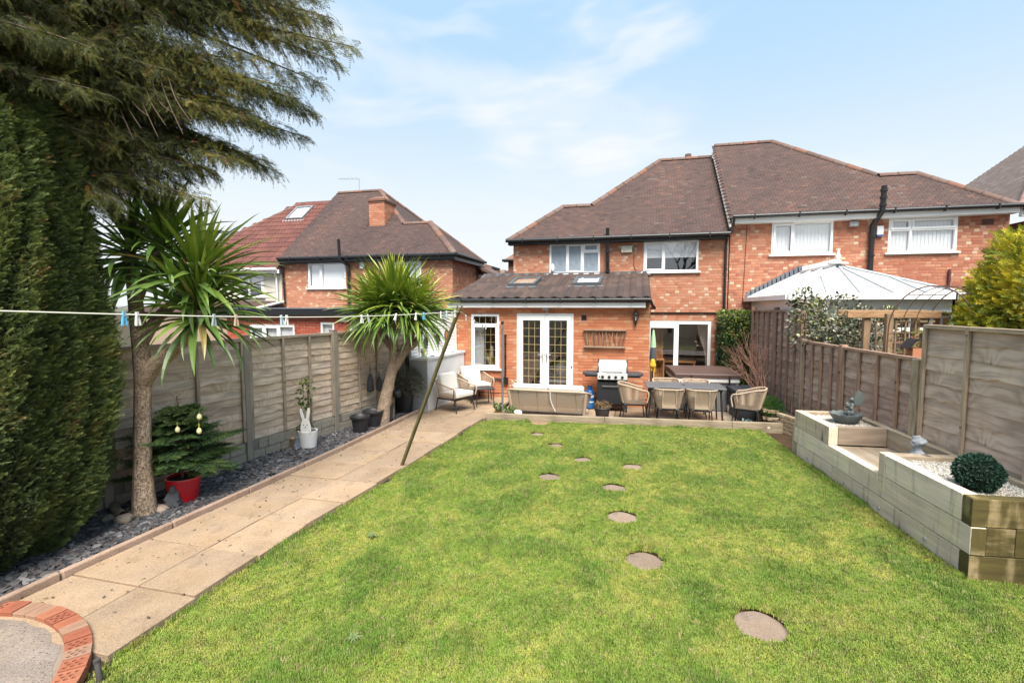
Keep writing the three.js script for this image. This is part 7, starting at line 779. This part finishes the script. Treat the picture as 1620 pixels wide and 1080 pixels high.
  const dp = thing('plant_pot', 'dark ribbed pot with a dead brown plant between sofa and dining chairs', 'plant pot', [3.86, -0.05, 1.52]); part('pot', [lathe([[0, 0], [0.125, 0], [0.165, 0.24], [0.18, 0.245], [0.18, 0.27], [0.16, 0.27], [0.155, 0.23], [0, 0.22]], 10)], mat([0.045, 0.042, 0.04], 0.6), dp); const rd = rng(281); part('dead_stems', Array.from({ length: 60 }, () => { const a = rd() * 6.28, q = rr(0.02, 0.13, rd), e = q + rr(0, 0.09, rd); return taperTube([[q * Math.cos(a), 0.22, q * Math.sin(a)], [q * 1.1 * Math.cos(a), rr(0.27, 0.33, rd), q * Math.sin(a)], [e * Math.cos(a + 0.4), rr(0.29, 0.40, rd), e * Math.sin(a + 0.4)]], [0.007, 0.004], 5, 4); }), mat([0.25, 0.165, 0.085], 0.95), dp); blobFoliage(dp, 240, broadG, foliage, ell(0.02, 0.32, 0, 0.17, 0.07, 0.17, 0.3, 3, 4, 0.6), [[0.17, 0.11, 0.055], [0.26, 0.18, 0.09], [0.34, 0.25, 0.14]], [0.025, 0.045], 282);
  // small things by the edging
  const jr = thing('glass_jar', 'amber glass jar of green shoots on the left end of the edging', 'jar', [1.78, 0.0, 2.12]); part('jar', lathe([[0, 0.0], [0.07, 0], [0.075, 0.01], [0.075, 0.15], [0.07, 0.15], [0.07, 0.015], [0, 0.012]], 20), phys([0.55, 0.36, 0.08], 0.08, { transmission: 0.75, thickness: 0 }), jr); part('water', cyl(0.065, 0.065, 0.09, 0, 0.06, 0), mat([0.26, 0.20, 0.05], 0.3), jr); blobFoliage(jr, 60, broadG, foliage, ell(0, 0.24, 0, 0.10, 0.06, 0.09, 0.3, 3, 4, 0.9), [[0.06, 0.16, 0.03], [0.13, 0.26, 0.05]], [0.05, 0.08], 283);
  const gp = thing('potted_plant', 'small leafy green plant right of the amber jar', 'plant', [2.00, -0.05, 2.02]); part('pot', lathe([[0, 0], [0.07, 0], [0.09, 0.1], [0.08, 0.1], [0, 0.09]], 16), X.darkGrey, gp); blobFoliage(gp, 130, broadG, foliage, ell(0, 0.17, 0, 0.13, 0.11, 0.10, 0.3, 3, 4, 0.9), [[0.06, 0.13, 0.03], [0.12, 0.20, 0.05], [0.25, 0.30, 0.12]], [0.05, 0.09], 284);
  solo('stone_ornament', [sph(0.10, 0, 0.10, 0, 1, 0.55, 0.7), sph(0.05, 0.05, 0.07, 0.03, 1.1, 0.6, 0.8)], X.whiteRender, 'smooth white stone shell ornament right of the metal pole', 'ornament', [2.14, 0.02, 2.02]);
  const wf = thing('dried_flowers', 'tall spray of cream dried flowers standing behind the metal pole', 'flowers', [1.98, -0.05, 1.55]); part('stem', Array.from({ length: 5 }, (_, i) => taperTube([[0, 0, 0], [0.02 * i - 0.04, 0.35, 0.01], [0.05 * i - 0.1, 0.68 - 0.05 * (i % 2), 0.02]], [0.006, 0.003], 8, 4)), mat([0.3, 0.25, 0.14], 0.9), wf); blobFoliage(wf, 130, broadG, foliage, (r) => [[rr(-0.11, 0.13, r), rr(0.3, 0.78, r), rr(-0.04, 0.06, r)], [rr(-1, 1, r), rr(-0.3, 1, r), rr(-1, 1, r)]], [[0.66, 0.56, 0.40], [0.74, 0.68, 0.55], [0.55, 0.42, 0.26]], [0.025, 0.05], 285);
  const yb = thing('mop', 'yellow fluffy mop hanging on a thin pole by the extension corner', 'mop', [4.93, -0.05, -0.25]); part('pole', bar([0.03, 0.1, 0], [0.02, 1.05, 0], 0.013, 6), mat([0.55, 0.34, 0.06], 0.6), yb); part('head', [blob([[[0, 1.08, 0], [0, 0.98, 0], 0.055, 0.07], [[-0.03, 0.98, 0], [-0.03, 0.84, 0], 0.04, 0.02], [[0.03, 0.98, 0], [0.045, 0.80, 0], 0.04, 0.015]], 30, 0.03)], mat([0.62, 0.36, 0.02], 0.9), yb);
  const um = thing('folded_parasol', 'folded parasol in pale green and grey against the patio door', 'parasol', [5.02, -0.05, -2.62]); part('canopy', lathe([[0, 0.55], [0.07, 0.6], [0.10, 0.9], [0.08, 1.25], [0.03, 1.4], [0, 1.42]], 10), mat([0.06, 0.075, 0.09], 0.9), um); part('canopy_tip', lathe([[0.085, 1.22], [0.06, 1.5], [0.02, 1.72], [0, 1.73]], 10), mat([0.32, 0.55, 0.33], 0.9), um); part('pole', cyl(0.018, 0.018, 0.6, 0, 0.3, 0), X.black, um);
  const tn = thing('steel_bucket', 'small steel bucket on the paving beneath the corner of the hot tub', 'bucket', [6.62, -0.05, 0.16]); part('bucket', lathe([[0, 0], [0.07, 0], [0.09, 0.17], [0.084, 0.17], [0.066, 0.01], [0, 0.01]], 20), X.steel, tn); part('lid', sph(0.08, 0, 0.17, 0, 1, 0.4, 1), X.steel, tn);
  const bp = thing('plant_pot', 'tiny pale blue succulent pot under the right-hand dining chair', 'plant pot', [6.62, -0.05, 1.74]); part('pot', lathe([[0, 0], [0.08, 0], [0.11, 0.11], [0.10, 0.11], [0, 0.1]], 18), mat([0.55, 0.62, 0.68], 0.5), bp); blobFoliage(bp, 60, broadG, foliage, ell(0, 0.13, 0, 0.09, 0.06, 0.08, 0.3, 3, 4, 0.9), [[0.10, 0.17, 0.17], [0.2, 0.28, 0.28]], [0.04, 0.07], 286);
  solo('stone_ball', sph(0.06, 0, 0.06, 0, 1, 1, 1, 20, 14), gritty([0.62, 0.58, 0.50]), 'pale stone ball beside the low brick bed', 'ball', [6.98, -0.02, 1.80]);
  // low brick bed in the corner by the fence
  const lb = thing('brick_bed', 'low pale brick bed stepping along the right end of the patio', 'raised bed', [7.18, -0.05, 1.35]), bp2 = [[0.52, 0.38, 0.24], [0.46, 0.32, 0.20], [0.56, 0.44, 0.30]].map((c) => gritty(c)), r = rng(291), bg = uvm(rbox(0.20, 0.062, 0.095, 0.008));
  const row = (x0, z0, x1, z1, h) => { const L = Math.hypot(x1 - x0, z1 - z0), n = Math.max(1, Math.round(L / 0.21)), a = Math.atan2(-(z1 - z0), x1 - x0); for (let k = 0; k < h; k++) for (let i = 0; i < n - (k % 2); i++) { const t = (i + 0.5 + (k % 2) * 0.5) / n, o = part('brick', bg, pick(bp2, r), lb); o.position.set(mix(x0, x1, t), 0.034 + k * 0.072, mix(z0, z1, t)); o.rotation.y = a; } }; row(-0.16, -0.65, -0.14, 0.05, 5); row(-0.14, 0.05, 0.10, 0.10, 5); row(0.02, 0.28, 0.34, 1.08, 5); row(-0.02, 0.12, 0.06, 0.4, 4); part('soil', [box(0.40, 0.26, 0.72, 0.14, 0.13, -0.28), box(0.16, 0.24, 0.45, 0.30, 0.12, 0.25)], mat([0.09, 0.07, 0.05], 1), lb);
  const gr = thing('grassy_plant', 'bright green fine-leaved clump growing in the low brick bed', 'plant', [7.16, 0.24, 1.18]); blobFoliage(gr, 1500, sprigG(61, 7, 0.3, 0.05, 0.1, 1), foliage, ell(0, 0.08, 0, 0.24, 0.18, 0.28, 0.3, 3, 4, 0.7), [[0.03, 0.09, 0.015], [0.05, 0.14, 0.02], [0.09, 0.20, 0.03]], [0.05, 0.09], 292);
}
// ================================================================ ON THE PLANTER
{
  const st = mat([0.135, 0.155, 0.15], 0.65, { map: T.grit, bumpMap: T.gritB, bumpScale: 0.004 }), f = thing('bird_bath', 'grey scalloped shell bird bath with a winged fairy kneeling on its rim', 'bird bath', plW(0.62, 0.66, -0.44), 0.35);
  const N = 72, pr = [[0.10, 0], [0.15, 0.03], [0.19, 0.09], [0.215, 0.135], [0.205, 0.14], [0.17, 0.10], [0.10, 0.07], [0, 0.06]], g = new THREE.LatheGeometry(pr.map(([a, b]) => new THREE.Vector2(a, b)), N), p = g.attributes.position; for (let i = 0; i < p.count; i++) { const a = Math.atan2(p.getZ(i), p.getX(i)), k = 1 + 0.055 * Math.abs(Math.sin(a * 6)) * ss(0.02, 0.13, p.getY(i)); p.setXYZ(i, p.getX(i) * k, p.getY(i) * (1 + 0.10 * Math.abs(Math.sin(a * 6)) * ss(0.06, 0.13, p.getY(i))), p.getZ(i) * k * 0.86); } g.computeVertexNormals(); part('bowl', [uvm(g, 2), cyl(0.13, 0.12, 0.02, 0, 0.01, 0)], st, f); part('water', cyl(0.165, 0.165, 0.006, 0, 0.102, 0, 0, 0, 0, 30).scale(1, 1, 0.86), phys([0.10, 0.13, 0.15], 0.04), f);
  part('figure', blob([[[0.06, 0.13, 0], [0.075, 0.16, -0.01], 0.05, 0.042], [[0.07, 0.17, 0], [0.075, 0.26, 0], 0.042, 0.034], [[0.075, 0.26, 0], [0.075, 0.30, 0.0], 0.034, 0.018], [[0.07, 0.335, 0.005], [0.065, 0.345, 0.012], 0.031, 0.028], [[0.055, 0.15, 0.03], [-0.01, 0.17, 0.05], 0.03, 0.022], [[-0.01, 0.17, 0.05], [-0.005, 0.12, 0.055], 0.022, 0.014], [[0.06, 0.14, -0.03], [0.0, 0.145, -0.03], 0.03, 0.02], [[0.06, 0.28, 0.035], [0.03, 0.22, 0.055], 0.016, 0.013], [[0.03, 0.22, 0.055], [-0.02, 0.26, 0.05], 0.013, 0.011], [[0.06, 0.28, -0.03], [0.02, 0.235, -0.02], 0.016, 0.013], [[0.02, 0.235, -0.02], [-0.02, 0.265, 0.02], 0.013, 0.011], [[-0.025, 0.275, 0.04], [-0.03, 0.29, 0.04], 0.028, 0.024], [[0.09, 0.35, -0.01], [0.105, 0.31, -0.01], 0.022, 0.012]], 56, 0.012), st, f);
  const wing = (sx, seed) => { const s = new THREE.Shape(); s.moveTo(0, 0); s.bezierCurveTo(0.02, 0.06, 0.04, 0.14, 0.10, 0.20); s.bezierCurveTo(0.13, 0.19, 0.145, 0.16, 0.14, 0.13); s.bezierCurveTo(0.16, 0.10, 0.145, 0.05, 0.12, 0.03); s.bezierCurveTo(0.09, -0.01, 0.04, -0.02, 0, 0); const w = new THREE.ExtrudeGeometry(s, { depth: 0.006, bevelEnabled: true, bevelSize: 0.002, bevelThickness: 0.002, bevelSegments: 1 }), veins = [[0.10, 0.19], [0.135, 0.13], [0.12, 0.06]].map(([a, b]) => bar([0, 0, 0.008], [a, b, 0.008], 0.003, 4)); return M([w, ...veins]); }; part('wing', place(wing(), 0.09, 0.25, -0.02, 0, 0.15, -0.12), st, f); part('wing', place(wing(), 0.09, 0.26, 0.02, 0, -0.55, 0.28), st, f);
  const bs = gritty([0.36, 0.38, 0.41], 0.8), b = thing('bust', 'grey stone bust of a curly-haired child on the sleeper bench, seen from behind the divider', 'bust', plW(2.05, 0.455, -0.52), -1.75);
  part('figure', blob([[[0, 0.05, 0], [0, 0.12, 0], 0.09, 0.10], [[-0.075, 0.175, 0], [0.075, 0.175, 0], 0.062, 0.062], [[0, 0.21, 0], [0, 0.27, 0.01], 0.040, 0.036], [[0, 0.325, 0.008], [0, 0.34, 0.01], 0.062, 0.060], [[0, 0.30, 0.035], [0, 0.292, 0.045], 0.036, 0.032], [[0, 0.322, 0.07], [0, 0.314, 0.078], 0.011, 0.010], [[-0.016, 0.298, 0.07], [0.016, 0.298, 0.07], 0.008, 0.008], [[-0.03, 0.34, 0.06], [0.03, 0.34, 0.06], 0.012, 0.012], [[-0.064, 0.322, 0.005], [-0.064, 0.332, 0.005], 0.012, 0.012], [[0.064, 0.322, 0.005], [0.064, 0.332, 0.005], 0.012, 0.012], ...Array.from({ length: 34 }, (_, i) => { const u = -0.1 + 1.08 * ((i * 0.618) % 1), a = i * 2.4, s = Math.sqrt(Math.max(0, 1 - u * u)), zz = Math.sin(a) * s; const q = [0.062 * s * Math.cos(a), 0.336 + 0.060 * u, 0.004 + 0.060 * (zz > 0.3 && u < 0.4 ? 0.3 : zz)]; return [q, [q[0] * 1.04, q[1] + 0.003, q[2]], 0.017, 0.015]; })], 64, 0.010), bs, b);
}
// ================================================================ WASHING LINE
{
  const A = V3(1.46, 2.315, 10.25), Pt = V3(2.40, 2.27, 6.20), Pole = V3(1.83, 2.02, 2.16);
  const pr = thing('line_prop', 'green-brown wooden clothes prop leaning over the path and holding up the washing line', 'clothes prop', [1.26, 0.04, 5.54]); part('pole', [bar([0, 0, 0], [1.14, 2.26, 0.66], 0.026, 4)], woody([0.16, 0.135, 0.055], 0.85), pr); part('fork', [bar([1.13, 2.23, 0.65], [1.12, 2.31, 0.66], 0.01, 5), bar([1.14, 2.24, 0.66], [1.19, 2.30, 0.67], 0.01, 5)], woody([0.16, 0.135, 0.055], 0.85), pr);
  const a = (t) => A.clone().lerp(Pt, t).add(V3(0, -0.05 * Math.sin(t * Math.PI), 0)), b = (t) => Pt.clone().lerp(Pole, t).add(V3(0, -0.12 * Math.sin(t * Math.PI), 0)), pts = []; for (let i = -2; i <= 16; i++) pts.push(a(i / 16).toArray()); for (let i = 1; i <= 10; i++) pts.push(b(i / 10).toArray());
  solo('washing_line', tube(pts, 0.0042, 120, 5), mat([0.60, 0.58, 0.50], 0.7), 'pale washing line stretched across the garden from left edge to metal pole', 'washing line');
  const pegM = { blue: mat([0.10, 0.42, 0.70], 0.45), pale: mat([0.48, 0.62, 0.70], 0.5), white: mat([0.70, 0.70, 0.68], 0.5), grey: mat([0.33, 0.37, 0.38], 0.5), wood: mat([0.52, 0.36, 0.26], 0.8) };
  const peg = (P, m, l, roll = 0, grp = 'pegs on the washing line') => { const k = thing('clothes_peg', l, 'clothes peg', P.toArray(), 1.2 + R() * 0.5, grp); for (const s of [-1, 1]) part('peg_half', [place(new THREE.BoxGeometry(0.009, 0.078, 0.011), s * 0.007, -0.022, 0, 0, 0, s * 0.12), box(0.008, 0.018, 0.013, s * 0.011, -0.055, 0)], pegM[m], k); part('spring', cyl(0.006, 0.006, 0.018, 0, -0.006, 0, Math.PI / 2, 0, 0, 8), X.steel, k); k.rotation.z = roll; return k; };
  const ts = (px) => { const c = Math.cos(14.1 * D), s = Math.sin(14.1 * D); let lo = 0, hi = 1; for (let i = 0; i < 40; i++) { const m = (lo + hi) / 2, p = a(m), dx = p.x - camP.x, dz = p.z - camP.z, X0 = dx * c - dz * s, Z0 = -(dx * s + dz * c); if (X0 / Z0 < px) lo = m; else hi = m; } return a((lo + hi) / 2); }; // where along the line a peg hangs, by its bearing
  [[-0.797, 'blue', 'bright blue clothes peg in front of the conifer hedge'], [-0.770, 'white', 'white clothes peg next to the bright blue one'], [-0.612, 'grey', 'grey clothes peg among the nearest palm leaves'], [-0.567, 'wood', 'wooden pinkish clothes peg at the right of the nearest palm leaves'], [-0.474, 'pale', 'pale blue clothes peg, left of the pair between the palms'], [-0.463, 'white', 'white clothes peg, right of the pair between the palms'], [-0.309, 'white', 'white clothes peg at the left side of the middle palm crown'], [-0.296, 'white', 'tilted white clothes peg, second on the middle palm crown'], [-0.238, 'white', 'tilted white clothes peg over the centre of the middle palm crown'], [-0.197, 'white', 'white clothes peg just left of the small blue one on the middle palm'], [-0.181, 'blue', 'small bright blue clothes peg at the right of the middle palm crown'], [-0.146, 'white', 'white clothes peg at the right edge of the middle palm crown'], [-0.134, 'pale', 'pale blue clothes peg nearest the prop among the last three'], [-0.117, 'white', 'white clothes peg closest to the top of the prop']].forEach(([x, m, l], i) => peg(ts(x), m, l, [0, 0.05, -0.05, 0.02, 0.15, -0.1, 0.05, 0.5, -0.6, -0.2, 0, 0.05, 0.2, 0.1][i]));
  [[0.10, 'white', 'white clothes peg just past the top of the prop'], [0.25, 'white', 'white clothes peg, second past the prop'], [0.42, 'pale', 'pale blue clothes peg in front of the leaded window'], [0.5, 'white', 'white clothes peg next to the pale blue one before the leaded window'], [0.82, 'wood', 'wooden clothes peg near the metal pole'], [0.92, 'white', 'white clothes peg right beside the metal pole']].forEach(([t, m, l], i) => peg(b(t), m, l, [0.4, -0.5, 0.6, 0.2, -0.7, -0.4][i]));
  const po = thing('line_post', 'slim grey metal washing line post at the patio edging', 'post', [1.86, -0.05, 2.20]); part('post', [cyl(0.022, 0.022, 2.05, 0, 1.02, 0, 0, 0, 0, 12)], mat([0.13, 0.14, 0.15], 0.5), po); part('cap', [cyl(0.028, 0.028, 0.05, 0, 2.05, 0), sph(0.028, 0, 2.075, 0, 1, 0.5, 1)], X.black, po); part('sleeve', cyl(0.028, 0.028, 0.12, 0, 0.80, 0), mat([0.10, 0.105, 0.11], 0.5), po); part('cleat', [bar([0, 1.95, 0], [0.0, 1.95, 0.06], 0.008), bar([0, 1.93, 0.06], [0, 1.99, 0.06], 0.008)], X.steel, po);
}
// ================================================================ BEYOND THE RIGHT FENCE
{
  const pw = woody([0.30, 0.20, 0.12], 0.9), P = thing('pergola', 'weathered timber pergola with a trellis behind the right fence', 'pergola', [7.9, 0, 2.3]);
  for (const [x, z] of [[0.42, 0.0], [0.62, 0.3], [1.18, -0.1]]) part('post', uvm(rbox(0.10, 2.24, 0.10, 0.01, x, 1.10, z)), pw, P); part('beam', uvm(rbox(1.35, 0.12, 0.06, 0.01, 0.78, 2.20, 0.06)), woody([0.40, 0.24, 0.13], 0.9), P); part('beam', uvm(rbox(1.35, 0.11, 0.06, 0.01, 0.78, 2.22, -0.35)), pw, P);
  for (let i = 0; i < 6; i++) part('trellis_slat', box(0.62, 0.022, 0.018, 0.84, 1.22 + i * 0.17, 0.02), pw, P); for (let i = 0; i < 5; i++) part('trellis_slat', box(0.022, 1.1, 0.018, 0.56 + i * 0.14, 1.65, 0.04), pw, P);
  const an = [0.70, Math.cos(0.70), Math.sin(0.70)], Ar = thing('rose_arch', 'rusty metal rose arch of four thin hoops behind the low fence', 'garden arch', [8.93, 0, 2.95], -0.32 ), rm = mat([0.085, 0.045, 0.035], 0.7), hoopP = (z) => { const q = [[-0.52, 0, z]]; q.push([-0.52, 1.0, z], [-0.52, 1.9, z]); for (let i = 1; i < 12; i++) { const t = Math.PI * (1 - i / 12); q.push([0.52 * Math.cos(t), 1.95 + 0.70 * Math.sin(t), z]); } q.push([0.52, 1.9, z], [0.52, 1.0, z], [0.52, 0, z]); return q; };
  const hz = [0, -0.22, -0.44, -0.66]; hz.forEach((z, i) => { const h = part('hoop', tube(hoopP(0), i % 3 ? 0.007 : 0.011, 60, 6), rm, Ar); h.position.set(i * 0.19, 0, z); }); const rods = []; for (const [x, y] of [[-0.52, 1.5], [-0.52, 1.9], [-0.3, 2.52], [0, 2.65], [0.3, 2.52], [0.52, 1.9], [0.52, 1.5], [-0.52, 1.15]]) rods.push(bar([x, y, 0], [x + 0.57, y, -0.66], 0.006, 5)); part('rod', rods, rm, Ar);
  const cr = thing('climbing_rose', 'sparse young climber with reddish leaves at the foot of the rose arch', 'plant', [8.55, 1.0, 3.3]); part('stem', Array.from({ length: 4 }, (_, i) => taperTube([[0.06 * i, 0, 0], [0.05 * i - 0.03, 0.4, 0.02], [0.09 * i - 0.1, 0.85, 0]], [0.006, 0.003], 8, 4)), mat([0.25, 0.16, 0.10], 0.9), cr); blobFoliage(cr, 170, broadG, foliage, (r) => [[rr(-0.18, 0.22, r), rr(0.35, 1.0, r), rr(-0.1, 0.1, r)], [rr(-1, 1, r), 0.5, rr(-1, 1, r)]], [[0.14, 0.20, 0.04], [0.24, 0.26, 0.06], [0.36, 0.12, 0.08]], [0.03, 0.06], 301);
  const ft = thing('bird_table', 'bird table with a black pitched roof peeping over the low fence', 'bird table', [8.42, 0, 3.65]); part('roof', [prism([[-0.16, 1.74, -0.12], [-0.16, 1.74, 0.12], [-0.06, 1.87, 0.12], [-0.06, 1.87, -0.12]], 0.02), prism([[-0.06, 1.87, -0.12], [-0.06, 1.87, 0.12], [0.16, 1.86, 0.12], [0.16, 1.86, -0.12]], 0.02)], X.black, ft); part('box', box(0.22, 0.16, 0.16, 0.03, 1.66, 0), mat([0.40, 0.16, 0.08], 0.8), ft); part('post', box(0.06, 1.6, 0.06, 0.03, 0.8, 0), pw, ft);
  const ln = thing('hanging_lantern', 'pale grey glass lantern hanging beside the conservatory, seen through the rose arch', 'lantern', [9.62, 1.62, 2.45]); part('frame', [box(0.22, 0.03, 0.22, 0, 0, 0), box(0.24, 0.03, 0.24, 0, 0.28, 0), ...[[-1, -1], [1, -1], [-1, 1], [1, 1]].map(([p, q]) => box(0.02, 0.28, 0.02, p * 0.1, 0.14, q * 0.1)), place(new THREE.ConeGeometry(0.16, 0.08, 4), 0, 0.33, 0, 0, Math.PI / 4)], mat([0.50, 0.51, 0.50], 0.6), ln); part('glass', box(0.18, 0.25, 0.18, 0, 0.14, 0), phys([0.8, 0.84, 0.86], 0.2, { transmission: 0.5, thickness: 0 }), ln); part('chain', bar([0, 0.37, 0], [-0.03, 0.95, 0], 0.006, 4), X.black, ln); part('hook_pole', [bar([0.0, -1.6, -0.2], [0, 0.95, -0.2], 0.012), bar([0, 0.95, -0.2], [-0.03, 0.95, 0.0], 0.008)], X.black, ln);
}
// ================================================================ BEHIND THE CAMERA, mirrored in the upstairs windows
{
  const r = rng(311), tw = []; const grow = (p, d, l, w, n) => { const q = p.map((v, i) => v + d[i] * l); tw.push(taperTube([p, p.map((v, i) => (v + q[i]) / 2 + rr(-0.06, 0.06, r) * l), q], [w, w * 0.66], 4, 5)); if (n > 0) for (let i = 0; i < 3; i++) { const e = [d[0] + rr(-0.75, 0.75, r), d[1] + rr(-0.25, 0.4, r), d[2] + rr(-0.75, 0.75, r)], k = Math.hypot(...e); grow(q, e.map((v) => v / k), l * rr(0.6, 0.85, r), w * 0.62, n - 1); } };
  const t = thing('bare_tree', 'leafless tree beyond the bottom of the garden, mirrored in the upstairs window', 'tree', [7.5, 0, 27]); grow([0, 0, 0], [0, 1, 0], 3.2, 0.22, 6); part('trunk', tw, mat([0.07, 0.055, 0.045], 0.95), t);
}
scene.traverse((o) => { if (o.isMesh) { o.castShadow = true; o.receiveShadow = true; } });
renderer.render(scene, camera);
